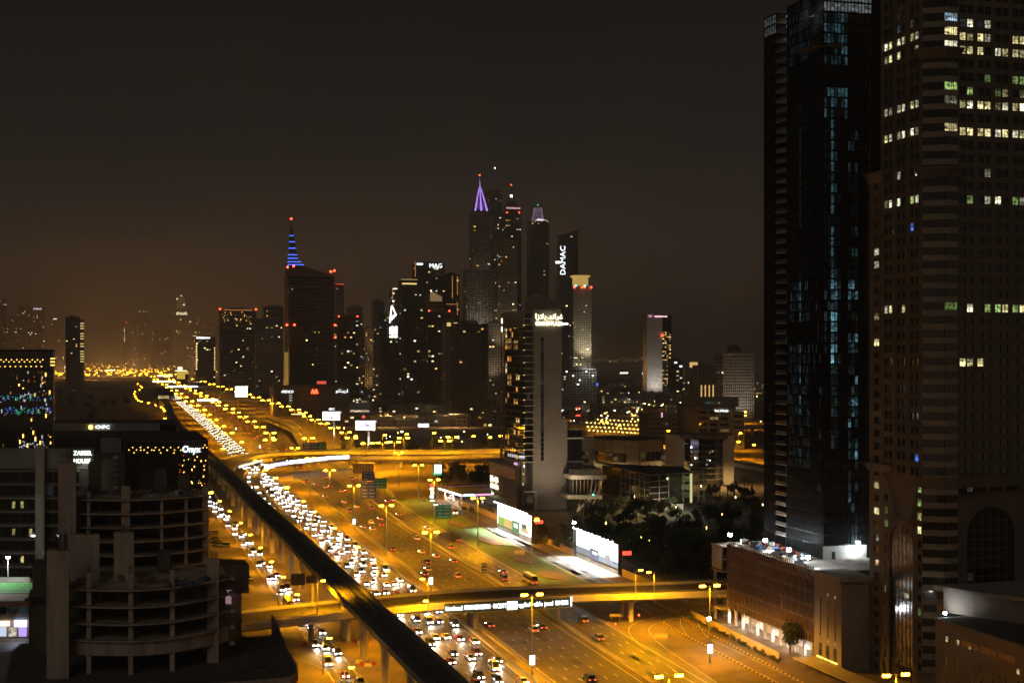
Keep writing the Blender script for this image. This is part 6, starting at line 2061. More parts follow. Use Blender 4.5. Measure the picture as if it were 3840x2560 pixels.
spec = [('low_hotel', 'low sand-coloured hotel with amber uplit columns left of the domed block', 2618, 2620, 2684, 1372, 1900, 'b', .02, 72), ('low_tower', 'short tower with a glowing amber lantern top', 2588, 2590, 2612, 1362, 1950, 'b', .02, 73), ('office_slab', 'thin dark block with a white corner sign beside the pale slab hotel', 2518, 2522, 2560, 1350, 2300, 'd', .05, 74), ('office_slab', 'floodlit building site block with a crane base left of the pale slab hotel', 2104, 2112, 2235, 1385, 2000, 'g', .10, 75)]
for nm, lab, xl, xc, xr, yt, Z, wl_, lt, sd in spec:
    T, w, l, zt = tower(nm, lab, xl, xc, xr, yt, Z, wl_, lit=lt, seed=sd, depth=20)
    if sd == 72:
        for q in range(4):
            link('uplit_strip', boxmesh('uplit_strip', 1.6, .4, 24, glow('uplight_amber', (1., .62, .2), 1.0)), T, (w * (.15 + .23 * q), -.6, 24))  # glowing strips imitate light running up the columns
    if sd == 73:
        link('lantern', boxmesh('lantern', w + 2, 3, 7, glow('uplight_amber', (1., .62, .2), 1.0)), T, (w / 2, 0, zt - 2))
    if sd == 74:
        for q in range(3):
            link('lit_sign', boxmesh('lit_sign', 4.5, .5, 2.4, sign_white), T, (w * .3 + q * 9, -.6, zt - 4 - q * 6))
    if sd == 75:
        for q in range(5):
            link('work_lamp', boxmesh('work_lamp', 2.0, .6, 1.6, glow('roof_lamp', (1., .9, .6), 5)), T, (w * (.1 + .2 * q), -.8, zt - 3 - (q % 3) * 6))
        spot('work_flood', (w * .8, -12, zt + 6), 20000, (.95, .97, 1.), 150, .8, (0, .6, -1), parent=T)
# ================================================================== office district behind the hotel
def curved_wall(cx, cy, r, a0, a1, z0, z1, th, n=16):
    o = [(cx + r * math.cos(a0 + (a1 - a0) * k / n), cy + r * math.sin(a0 + (a1 - a0) * k / n)) for k in range(n + 1)]
    i = [(cx + (r - th) * math.cos(a0 + (a1 - a0) * k / n), cy + (r - th) * math.sin(a0 + (a1 - a0) * k / n)) for k in range(n + 1)]
    return o + i[::-1]
def cam_poly(pxZ):
    return [PZ(x, Z) for x, Z in pxZ]
# curved beige office
T = thing('curved_office', 'low beige office with a curved glazed corner and a lit arcade at its foot', 'building')
zt = 24.5
Zc = 905
poly = cam_poly([(2228, 930), (2232, 915), (2245, 903), (2270, 895), (2300, 891), (2345, 890), (2480, 905), (2488, 930)])
MB().prism(poly, 0, 3.8).build('base', brownc, T)
for k, (za, zb_, m, nm) in enumerate([(3.9, 6.6, beige, 'wall_band'), (6.6, 9.4, win_warm, 'lit_glazing'), (9.4, 11.0, beige, 'wall_band'), (11.0, 16.8, glass, 'glazing'), (16.8, 24.5, beige, 'wall_band')]):
    sh = .7 if m in (glass, win_warm) else 0
    MB().prism([fwd(p, sh) for p in poly], za, zb_ - .02).build(nm, m, T)
for k in range(22):
    x = 2240 + k * 11
    Zx = 903 if x < 2260 else (890 + abs(x - 2330) / 160 * 13)
    camblock(T, 'arcade_pier', x, x + 3, Zx - 6, 4, 0, 4.0, beige)
for k in range(16):
    camblock(T, 'arcade_light', 2250 + k * 14, 2256 + k * 14, 893, .3, .8, 2.6, win_warm)
camblock(T, 'blank_wall', 2352, 2396, 888.5, 1.5, 4, 24.6, beige)
MB().prism([fwd(p, -4) for p in poly], 3.8, 4.3).build('canopy', beige, T)
for k in range(4):
    camblock(T, 'mullion', 2402 + k * 18, 2404 + k * 18, 893, .4, 6, 17, beige)
MB().prism([fwd(p, 1) for p in poly], zt, zt + .8).build('parapet', roof_m, T)
spot('arcade_wash', PZ(2330, 880) + (2.0,), 2600, (1., .7, .3), 160, 1, (0, 1, .2))
# round office
T = thing('round_office', 'round-fronted dark glass office between two pale end walls', 'building')
zt = 29.0
poly = cam_poly([(2566, 872), (2590, 862), (2620, 856), (2650, 854), (2680, 856), (2710, 864), (2715, 880), (2566, 890)])
for k in range(8):
    MB().prism(poly, .2 + k * 3.45, .2 + k * 3.45 + 3.1).build('glazing', glass, T)
    MB().prism([fwd(p, -.35) for p in poly], 3.3 + k * 3.45, 3.6 + k * 3.45).build('floor_line', greyc, T)
camblock(T, 'end_wall', 2532, 2567, 866, 16, 0, 29.4, cream)
camblock(T, 'end_wall', 2713, 2752, 862, 16, 0, 29.4, conc_l)
MB().prism(cam_poly([(2538, 868), (2600, 856), (2650, 851), (2700, 856), (2748, 866), (2745, 886), (2540, 892)]), 28.0, 29.9).build('roof_ring', brownc, T)
rr = random.Random(77)
for k in range(14):
    camblock(T, 'lit_room', 2590 + rr.random() * 100, 2594 + rr.random() * 100, 853.2, .1, 0, 0.1, glass) if False else None
for k in range(11):
    x = rr.choice([2590, 2605, 2648, 2655, 2660, 2670])
    z = rr.uniform(6, 25)
    Zx = 853 + ((x - 2650) / 60.0) ** 2 * 8
    camblock(T, 'lit_room', x, x + 5, Zx - .4, .3, z, z + rr.choice([.6, 1.2]), rr.choice([win_warm, sign_white, win_dim, win_dim]))
# white building with arched window
T = thing('arched_office', 'pale low office with a tall arched niche behind the curved office', 'building')
camblock(T, 'wall', 2118, 2245, 935, 24, 0, 23.5, cream)
camblock(T, 'window', 2170, 2206, 934.8, .2, 12.5, 14.8, glass)
camblock(T, 'window', 2195, 2208, 934.7, .1, 12.6, 14.7, win_yel)
camblock(T, 'window', 2168, 2208, 934.8, .2, 7.5, 9.8, glass)
camblock(T, 'niche', 2214, 2234, 934.6, .3, 9.5, 17, greyc)
nm_ = MB()
for q in range(8):
    a, b = math.pi * q / 8, math.pi * (q + 1) / 8
    c = PZ(2224, 934.5)
    nm_.tube(rgt(c, 2.2 * math.cos(a)) + (16.8 + 2.2 * math.sin(a),), rgt(c, 2.2 * math.cos(b)) + (16.8 + 2.2 * math.sin(b),), .3, n=4)
nm_.build('arch', conc_l, T)
# framed white office
T = thing('framed_office', 'low office wrapped in a white grid frame with a greenish lit glass corner', 'building')
Z0 = 742
za = 17.0
A0 = [(2328, 772), (2436, 728), (2592, 742), (2642, 748)]
pa, pb, pc, pd_ = [PZ(x, Z) for x, Z in A0]
MB().prism([fwd(pa, .6), fwd(pb, .8), fwd(pc, .6), fwd(pc, 30), fwd(pa, 30)], 1.2, za - .5).build('core', glass_w, T)
def gridwall(a, b, nx, nz, z0, z1, m, name='frame_bar', r=.22):
    a, b = Vector((a[0], a[1], 0)), Vector((b[0], b[1], 0))
    for k in range(nx + 1):
        p = a.lerp(b, k / nx)
        MB().tube((p.x, p.y, z0), (p.x, p.y, z1), r, n=4).build(name, m, T)
    for k in range(nz + 1):
        z = z0 + (z1 - z0) * k / nz
        MB().tube((a.x, a.y, z), (b.x, b.y, z), r, n=4).build(name, m, T)
gridwall(pa, pb, 6, 4, 1.5, za, whitec)
gridwall(pb, PZ(2508, 735), 2, 5, 1.5, za, whitec)
gridwall(PZ(2512, 738), PZ(2596, 743), 3, 4, 1.5, za, cream)
gridwall(PZ(2598, 741), PZ(2640, 745), 2, 5, 1.5, za + 1, whitec)
camblock(T, 'lit_glass', 2513, 2540, 738.6, .2, 12.6, 16.6, glow('lit_green_glass', (.75, .9, .25), .8, vary=.5))
for k in range(3):
    camblock(T, 'lit_glass', 2540, 2596, 739.6, .2, 4.5 + k * 4.1, 7.4 + k * 4.1, glow('lit_dull_green', (.75, .8, .35), .22, vary=.7))
camblock(T, 'green_logo', 2519, 2530, 738.0, .2, 14, 16, glow('logo_green', (.4, 1., .1), 1.6))
camblock(T, 'lit_column', 2588, 2596, 738.4, .3, 2, za, glow('column_yellow', (1., .95, .45), .7))
c = PZ(2560, 732)
spot('corner_wash', (c[0], c[1], 14), 900, (.9, 1., .5), 150, 1, (0, 1, -.3), parent=T)
camblock(T, 'low_wall', 2400, 2560, 722, .5, 0, 3.0, greyc)
for k in range(9):
    camblock(T, 'low_frame', 2400 + k * 20, 2402 + k * 20, 721.4, .3, 0, 3.2, whitec)
MB().prism([fwd(pa, .4), fwd(pb, .4), fwd(pc, .4), fwd(pd_, 30), fwd(pa, 32)], za + .1, za + .5).build('roof', roof_m, T)
# cantilevered entrance on slanted struts
T = thing('cantilever_hall', 'cantilevered glazed hall on slanting struts beside the hotel', 'building')
camblock(T, 'roof_slab', 2140, 2275, 712, 12, 16.4, 18.4, whitec)
camblock(T, 'upper_louvre', 2152, 2250, 716, 8, 18.42, 20.6, whitec)
camblock(T, 'glass_hall', 2146, 2248, 714, 10, 8.6, 16.38, glass_w)
camblock(T, 'floor_slab', 2128, 2258, 711, 12, 6.6, 8.58, conc_l)
for k in range(8):
    camblock(T, 'mullion', 2148 + k * 14, 2149.5 + k * 14, 713.5, .3, 8.6, 16.4, conc_l)
st_ = MB()
for (x0_, x1_) in ((2164, 2178), (2164, 2196), (2164, 2212), (2204, 2214), (2204, 2236)):
    st_ = MB()
    a, b = PZ(x0_, 713), PZ(x1_, 715)
    st_.tube(a + (0,), b + (6.6,), .38, n=6)
    st_.build('strut', conc_l, T)
for (x0_, x1_) in ((2222, 2250), (2236, 2262), (2212, 2222)):
    st_ = MB()
    a, b = PZ(x0_, 711), PZ(x1_, 711)
    st_.tube(a + (8.6,), b + (16.4,), .3, n=6)
    st_.build('strut', conc_l, T)
c = PZ(2190, 706)
link('teal_light', boxmesh('teal_light', 1.0, .3, .4, glow('beacon_teal', (.1, .9, .7), 4)), T, PZ(2225, 710) + (8.9,))
spot('under_glow', (c[0], c[1], 1.0), 1500, (1., .8, .45), 160, 1, (0, .8, 1), parent=T)
# bank block
T = thing('bank_building', 'broad brown office block with ribbon windows and a small white sign behind the ramp', 'building')
Zb = 1180
camblock(T, 'wall', 2612, 2745, Zb, 30, 0, 34, beige)
camblock(T, 'wall_wing', 2745, 2792, Zb - 4, 26, 0, 31, beige)
camblock(T, 'rear_wing', 2590, 2612, Zb + 20, 30, 0, 36, brownc)
camblock(T, 'top_storey', 2604, 2770, Zb + 16, 20, 34, 42, beige)
rr = random.Random(91)
for k in range(6):
    for j in range(3):
        m = [glass, glass, win_warm][0 if rr.random() < .8 else 2]
        camblock(T, 'window', 2622 + j * 40, 2652 + j * 40, Zb - .2, .3, 4 + k * 5, 6.2 + k * 5, m)
    camblock(T, 'window', 2752, 2782, Zb - 4.2, .3, 3 + k * 4.6, 5 + k * 4.6, glass if k % 2 else win_dim)
for k in range(5):
    camblock(T, 'lit_room', 2645 + k * 12, 2651 + k * 12, Zb + 15.8, .2, 36.5, 38.6, win_cyan if k < 4 else win_warm)
sg = thing('bank_sign', 'small white name sign on the brown office block', 'sign', PZ(2706, Zb - .6) + (0,), -YAW)
text('Bank of Sharjah', 2.6, sign_white, sg, (0, 0, 31.4), 'F', width=11)
T = thing('balcony_block', 'brown residential block with stacked balconies left of the bank', 'building')
camblock(T, 'wall', 2430, 2600, 1230, 22, 0, 27, brownc)
for k in range(6):
    camblock(T, 'balcony', 2432, 2500, 1227, 2.5, 3 + k * 4, 4.2 + k * 4, beige)
    camblock(T, 'balcony', 2520, 2592, 1227, 2.5, 3 + k * 4, 4.2 + k * 4, greyc)
    for j in range(5):
        if rr.random() < .25:
            camblock(T, 'window', 2436 + j * 30, 2444 + j * 30, 1229.6, .3, 5 + k * 4, 6.6 + k * 4, rr.choice(LIT))
link_ = camblock(T, 'pink_sign', 2480, 2485, 1226, .3, 24, 28, sign_pink)
# lit office with open floors (bright) beyond
T = thing('lit_media_office', 'wide office with bright lit floors between white frames, beyond the bank', 'building')
Zb = 1500
camblock(T, 'core', 2450, 2760, Zb, 30, 0, 22, conc_d)
for k in range(3):
    for j in range(14):
        if rr.random() < .62:
            x = 2520 + j * 17
            camblock(T, 'window', x, x + 14, Zb - .3, .3, 4 + k * 5.5, 7.5 + k * 5.5, rr.choice([win_yel, win_white, glow('window_greenish', (.85, 1., .6), 1.0, vary=.7)]))
for j in range(4):
    camblock(T, 'frame', 2495 + j * 62, 2500 + j * 62, Zb - 2, 2.5, 0, 24, whitec)
    camblock(T, 'frame_beam', 2500 + j * 62, 2557 + j * 62, Zb - 2.2, 2, 22.5, 24, whitec)
for j in range(8):
    camblock(T, 'floor_lamp', 2500 + j * 14, 2504 + j * 14, Zb - 5, .5, 1.5, 3.5, lamp_white if j % 3 == 0 else sign_warm)
# canopy-roofed market square, many small lit tents
tent = MB()
tent.prism([(-2.4, -2.4), (2.4, -2.4), (2.4, 2.4), (-2.4, 2.4)], 3.0, 3.2)
tent.prism([(-2.4, -2.4), (2.4, -2.4), (2.4, 2.4), (-2.4, 2.4)], 3.2, 5.2, 0, None, [(-.1, -.1), (.1, -.1), (.1, .1), (-.1, .1)])
tent = tent.mesh('tent_roof', mat('tent_canvas', (.55, .48, .36), .8, var=.1))
tpost = MB()
for a in (-2.2, 2.2):
    for b in (-2.2, 2.2):
        tpost.tube((a, b, 0), (a, b, 3.0), .08, n=4)
tpost = tpost.mesh('tent_frame', steel)
k = 0
for row in range(4):
    for j in range(19):
        px = 2195 + j * 15.5 + row * 5
        py = 1578 + row * 15 + j * 0.9
        p = P(px, py)
        T = thing('shade_tent', 'small lit shade tent in the car park square, %s in row %s from the back' % (ordn(j), ['one', 'two', 'three', 'four'][row]), 'tent', p + (0,), -YAW, 'shade tents in the lit square')
        link('tent_roof', tent, T)
        link('tent_frame', tpost, T)
        link('tent_lamp', boxmesh('tent_lamp', .9, .9, .3, glow('tent_lamp', (1., .62, .14), 34)), T, (0, -2.4, 2.7))
for j in range(6):
    c = P(2215 + j * 52, 1605 + (j % 2) * 18)
    T_ = spot('square_light', c + (9.0,), 30000, SODIUM, 160, .5, (0, 0, -1), r=1.0)
# ------------------------------------------------------------------ low-rise roofs of the district
rr = random.Random(55)
LOW = []
def low(px0, px1, ytop, ybase, label, m=None, lit=.1, seed=0, sign=None):
    Z = H * F / (ybase - YH)
    zt = ZH(ytop, Z)
    T = thing('low_rise', label, 'building', (0, 0, 0), 0, 'low-rise blocks of the office district')
    camblock(T, 'wall', px0, px1, Z, 28, 0, zt, m or brownc)
    camblock(T, 'parapet', px0 - 1, px1 + 1, Z - .4, 29, zt, zt + .9, m or brownc)
    camblock(T, 'roof', px0 + 1, px1 - 1, Z + .5, 27, zt + .3, zt + .35, roof_m) if False else None
    w = (px1 - px0) * Z / F
    n = max(2, int(w / 5))
    nf = max(1, int(zt / 4))
    r2 = random.Random(seed)
    for k in range(nf):
        for j in range(n):
            a = px0 + (px1 - px0) * (j + .2) / n
            b = px0 + (px1 - px0) * (j + .8) / n
            if r2.random() < lit:
                camblock(T, 'window', a, b, Z - .15, .15, 1.2 + k * 4, 3.0 + k * 4, r2.choice(far_lit))
            elif r2.random() < .5:
                camblock(T, 'window', a, b, Z - .12, .12, 1.2 + k * 4, 3.0 + k * 4, glass_far)
    for q in range(r2.randint(1, 4)):
        a = r2.uniform(px0, px1 - 8)
        camblock(T, 'roof_unit', a, a + r2.uniform(3, 8), Z + r2.uniform(4, 18), 3, zt + .5, zt + r2.uniform(1.5, 3.5), greyc)
    return T
mats_ = [brownc, beige, greyc, fwall['g'], fwall['b'], conc_d]
k = 0
for row, (yb, n, x0_, x1_, hh) in enumerate([(1452, 14, 2240, 2870, 34), (1478, 13, 2110, 2870, 36), (1512, 11, 2110, 2600, 40), (1545, 9, 2110, 2440, 36), (1585, 7, 2100, 2230, 40)]):
    x = x0_
    step = (x1_ - x0_) / n
    for j in range(n):
        ww = step * rr.uniform(.7, 1.05)
        low(x, x + ww, yb - hh * rr.uniform(.55, 1.05), yb, 'low-rise district block right of the hotel tower, %s in roof row %s from the horizon' % (ordn(j), ['one', 'two', 'three', 'four', 'five'][row]), mats_[k % 6], lit=.16, seed=k)
        x += step
        k += 1
for row, (yb, n, x0_, x1_, hh) in enumerate([(1480, 9, 1270, 1880, 40), (1510, 8, 1330, 1890, 36), (1548, 7, 1400, 1890, 40), (1600, 6, 1290, 1890, 44)]):
    x = x0_
    step = (x1_ - x0_) / n
    for j in range(n):
        ww = step * rr.uniform(.6, 1.0)
        low(x, x + ww, yb - hh * rr.uniform(.5, 1.05), yb, 'low-rise district block left of the hotel tower, %s in roof row %s from the horizon' % (ordn(j), ['one', 'two', 'three', 'four'][row]), mats_[k % 6], lit=.12, seed=k)
        x += step
        k += 1
# mall with a red emblem
T = thing('emblem_mall', 'long dark mall with white name letters and a glowing red emblem below the spired tower', 'building')
Zm = 1780
camblock(T, 'wall', 1040, 1310, Zm, 40, 0, 37, mat('mall_wall', (.085, .065, .055), .8, var=.15, scale=.1))
camblock(T, 'end_wall', 1024, 1040, Zm - 2, 40, 0, 36, beige)
for k in range(9):
    camblock(T, 'end_louvre', 1026, 1039, Zm - 2.4, .3, 3 + k * 3.6, 5 + k * 3.6, brownc)
for k in range(5):
    camblock(T, 'lit_vent', 1084, 1096, Zm - .4, .3, 16 + k * 3.1, 17.4 + k * 3.1, win_white)
camblock(T, 'canopy_light', 1093, 1146, Zm - 6, .6, 2, 3.2, glow('canopy_warm', (1., .75, .3), 2.2))
camblock(T, 'parapet', 1042, 1312, Zm + .4, 39, 37.02, 38, brownc)
sg = thing('mall_sign', 'white name letters on the left end of the dark mall', 'sign', PZ(1078, Zm - 1) + (0,), -YAW)
text('ARENCO', 4.6, sign_white, sg, (0, 0, 30.5), 'F', width=15)
sg = thing('mall_emblem', 'glowing red twin-peak emblem on the dark mall', 'sign', PZ(1180, Zm - 1) + (0,), -YAW)
mb = MB()
for dx in (-2.2, 2.0):
    mb.tube((dx - 1.8, 0, 28), (dx, 0, 33.5), 1.0, n=4)
    mb.tube((dx, 0, 33.5), (dx + 1.8, 0, 28), 1.0, n=4)
mb.build('emblem', glow('emblem_hot_red', (1., .10, .03), 5.0), sg)
sg = thing('mall_sign', 'white arabic name letters on the right end of the dark mall', 'sign', PZ(1282, Zm - 1) + (0,), -YAW)
text('\ufeee\ufedc\ufee8\ufef3\ufead\ufe8d', 5.2, sign_white, sg, (0, 0, 31.5), 'F', width=15, name='arabic_lettering')
sg = thing('roof_sign', 'dim red roof sign behind the dark mall', 'sign', PZ(1206, Zm + 60) + (0,), -YAW)
led_run(sg, (-6, 0, 0), (6, 0, 0), 38.5, 43, 'lit_letter', glow('sign_red_dim', (1., .12, .08), 1.2), (2, 4), gap=.4, wob=1.5)
MB().box(-7, 7, .3, .6, 0, 43).build('sign_frame', steel_d, sg)
# louvred mid offices behind the mall
for (a, b, yt, yb, lab, sd) in ((1320, 1440, 1375, 1490, 'grey louvred office behind the mall, left of the pair', 301), (1440, 1585, 1390, 1500, 'office with white roof signs behind the mall, right of the pair', 302)):
    T = low(a, b, yt, yb, lab, greyc if sd == 301 else beige, lit=.22, seed=sd)
Z_ = H * F / (1500 - YH)
sg = thing('roof_sign', 'white roof sign on the office right of the mall', 'sign', PZ(1548, Z_ - 1) + (0,), -YAW)
link('lit_sign', boxmesh('lit_sign', 11, .5, 2.6, sign_white), sg, (0, 0, ZH(1406, Z_)))
link('lit_sign', boxmesh('lit_sign', 8, .5, 2.6, sign_white), sg, (13, 0, ZH(1406, Z_)))
# distant shore buildings with lights
for k in range(34):
    px = 2225 + k * 9.5 + rr.uniform(-3, 3)
    if 2420 < px < 2520:
        continue
    q = PZ(px, 9000)
    T = thing('shore_building', 'far shore building with a light, %s from the pale striped tower' % ordn(k), 'building', q + (0,), -YAW, 'buildings on the far shore')
    hgt = rr.uniform(25, 60)
    MB().box(-8, 8, 0, 14, 0, hgt).build('wall', fwall['g'], T)
    for j in range(2):
        link('window', boxmesh('window', 5.0, .5, 4.0, rr.choice([far_lit[3], far_lit[0], far_lit[1]])), T, (rr.uniform(-6, 6), -.5, rr.uniform(.5, .95) * hgt))
# assorted lit signs among the low roofs
for k, (px, py, w_, h_, m, lab) in enumerate([(2230, 1441, 26, 10, 'blue_led', 'blue and white sign among the low roofs'), (2340, 1398, 30, 5, 'strip_yellow', 'long white sign on a low roof near the far road'), (2420, 1400, 24, 6, 'sign_white', 'white shop sign near the pale slab hotel foot'), (2437, 1405, 8, 8, 'sign_red', 'small red sign by the slab hotel foot'), (2719, 1443, 18, 14, 'sign_white', 'small bright white screen before the domed block'), (2223, 1455, 24, 6, 'blue_led', 'bluish script sign over the dark low roofs'), (2221, 1482, 6, 34, 'sign_warm_white', 'tall white vertical sign on a low block'), (2168, 1557, 16, 6, 'sign_red', 'red shop sign left of the lit tents'), (2167, 1530, 16, 4, 'sign_red', 'thin red sign above another red shop sign'), (2106, 1540, 14, 8, 'sign_white', 'white sign at the right edge of the hotel'), (1850, 1440, 30, 16, 'sign_warm_white', 'white fan-shaped sign left of the hotel tower'), (1588, 1594, 40, 12, 'sign_white', 'glowing white shop sign on the pale low building'), (888, 1424, 40, 22, 'billboard_white', 'bright white roadside screen near the far bridge'), (905, 1468, 46, 40, 'billboard_white', 'slanted white lit hoarding at the far junction'), (236, 1378, 30, 5, 'strip_lilac', 'lilac sign at the foot of the far left towers')]):
    Z = H * F / (max(py + 22, 1352) - YH) if py < 1430 else H * F / (py + 30 - YH)
    sg = thing('lit_sign', lab, 'sign', PZ(px, Z) + (0,), -YAW)
    zc = ZH(py, Z)
    ww, hh = w_ * Z / F, h_ * Z / F
    link('face', boxmesh('face', round(ww, 1), .3, round(hh, 1), MATS[m]), sg, (0, 0, zc))
    MB().box(-.4, .4, .2, .8, 0, zc).build('post', steel_d, sg)
# small lamps sprinkled through the dark district
lm = MB()
lm.cyl(0, 0, 0, 6, .12, n=4, m=0)
lm.prism([(.8 * math.cos(2 * math.pi * q / 6), .8 * math.sin(2 * math.pi * q / 6)) for q in range(6)], 5.6, 6.9, 1)
lm1 = lm.mesh('garden_lamp', [steel_d, glow('garden_lamp_warm', (1., .62, .16), 16)])
lm2 = lm.mesh('garden_lamp', [steel_d, glow('garden_lamp_white', (.95, 1., .85), 14)])
for k in range(176):
    if k < 120:
        px, py = rr.uniform(2110, 2860), rr.uniform(1420, 1600)
    elif k < 160:
        px, py = rr.uniform(1290, 1880), rr.uniform(1480, 1700)
    else:
        px, py = rr.uniform(2180, 2860), rr.uniform(1760, 2080)
    p = P(px, py)
    o = link('garden_lamp', lm1 if rr.random() < .75 else lm2, None, p + (0,))
    s = rr.uniform(.35, 1.1) if py < 1640 else rr.uniform(.12, .25)
    o.scale = (s, s, .8)
    tag(o, 'small low garden or yard lamp glinting in the dark district', 'garden lamp', 'scattered yard lamps')
for k, (px, py, pw) in enumerate([(2700, 1500, 60000), (2300, 1450, 80000), (1600, 1560, 50000), (2560, 1800, 30000), (2450, 1770, 40000), (2500, 1470, 80000), (2620, 1450, 80000), (2200, 1500, 50000), (2350, 1530, 50000), (2450, 1560, 40000), (2540, 1580, 40000), (2800, 1470, 60000), (1450, 1500, 60000), (1750, 1500, 60000), (1700, 1600, 40000), (1450, 1600, 40000), (1350, 1540, 50000), (2180, 1640, 20000), (2300, 1812, 26000), (2390, 1925, 16000), (2540, 1925, 12000), (2740, 1830, 20000)]):
    spot('district_fill', P(px, py) + (16,), pw * 2.0, (1., .62, .22) if k % 4 else (1., .92, .8), 168, .5)  # bare spots added to brighten the district, without fixtures
# ================================================================== vehicles
def car_meshes(kind):
    if kind == 'saloon':
        L, Wd, hb, hc = 4.7, 1.84, .86, 1.46
        roof = [(-1.55, hb), (-.85, hc), (.55, hc), (1.15, hb)]
    elif kind == 'suv':
        L, Wd, hb, hc = 4.9, 1.96, 1.05, 1.85
        roof = [(-2.25, hb), (-2.0, hc), (.6, hc), (1.25, hb)]
    elif kind == 'bus':
        L, Wd, hb, hc = 11.0, 2.5, 1.5, 3.1
        roof = [(-5.4, hb), (-5.35, hc), (5.2, hc), (5.4, hb)]
    else:
        L, Wd, hb, hc = 5.3, 2.0, 1.15, 2.3
        roof = [(-2.6, hb), (-2.5, hc), (1.3, hc), (2.05, hb)]
    h = L / 2
    prof = [(-h, .42), (-h + .06, hb - .08), (-h + .35, hb), (roof[0][0], hb + .01), (roof[3][0], hb), (h - .3, hb - .14), (h - .02, hb - .34), (h, .42), (h - .15, .24), (-h + .15, .24)]
    b = MB()
    n = len(prof)
    for s in (-1, 1):
        pts = [(s * Wd / 2 * (.93 if z > hb - .2 else 1.0), y, z) for y, z in prof]
        b.poly(pts if s > 0 else pts[::-1])
    for k in range(n):
        a, c = prof[k], prof[(k + 1) % n]
        wa = Wd / 2 * (.93 if a[1] > hb - .2 else 1)
        wc = Wd / 2 * (.93 if c[1] > hb - .2 else 1)
        b.poly([(-wa, a[0], a[1]), (wa, a[0], a[1]), (wc, c[0], c[1]), (-wc, c[0], c[1])])
    wi, wr = Wd / 2 * .90, Wd / 2 * .74
    rt = [roof[1], roof[2]]
    b.poly([(-wr, rt[0][0], hc), (wr, rt[0][0], hc), (wr, rt[1][0], hc), (-wr, rt[1][0], hc)])
    for s in (-1, 1):
        for (p, q) in ((roof[0], roof[1]), (roof[3], roof[2])):
            b.tube((s * wi, p[0], p[1] - .03), (s * wr, q[0], q[1] - .03), .05, n=4)
    g = MB()
    e = .02
    A, B_, C_, D_ = roof
    g.poly([(-wi + e, A[0], A[1]), (wi - e, A[0], A[1]), (wr - e, B_[0], B_[1] - e), (-wr + e, B_[0], B_[1] - e)])
    g.poly([(wi - e, D_[0], D_[1]), (-wi + e, D_[0], D_[1]), (-wr + e, C_[0], C_[1] - e), (wr - e, C_[0], C_[1] - e)])
    for s in (-1, 1):
        q = [(s * (wi - e), A[0], A[1]), (s * (wr - e), B_[0], B_[1] - e), (s * (wr - e), C_[0], C_[1] - e), (s * (wi - e), D_[0], D_[1])]
        g.poly(q if s > 0 else q[::-1])
    w_ = MB()
    for k in range(10):
        pass
    ang = [2 * math.pi * k / 10 for k in range(10)]
    i = len(w_.v)
    for xx in (-.11, .11):
        w_.v += [(xx, .34 * math.cos(a), .34 * math.sin(a)) for a in ang]
    w_.f = [tuple(range(9, -1, -1)), tuple(range(10, 20))] + [(k, (k + 1) % 10, 10 + (k + 1) % 10, 10 + k) for k in range(10)]
    w_.m = [0] * len(w_.f)
    return dict(body=b, glass=g, wheel=w_, L=L, W=Wd, hb=hb)
CK = {k: car_meshes(k) for k in ('saloon', 'suv', 'van', 'bus')}
car_cols = [('white', (.72, .72, .70)), ('silver', (.45, .46, .47)), ('black', (.02, .02, .022)), ('grey', (.17, .17, .18)), ('white', (.75, .74, .71)), ('dark red', (.22, .025, .02)), ('dark blue', (.03, .05, .14)), ('beige', (.5, .43, .32))]
car_m = {n_: mat('car_paint_' + n_.replace(' ', '_'), c_, .3, .1, var=0, spec=.6) for n_, c_ in car_cols}
head_m = glow('headlight', (1., .95, .86), 55)
head_off = mat('headlight_glass', (.5, .5, .48), .2, var=0)
tail_m = glow('tail_light', (1., .05, .02), 9)
CM = {}
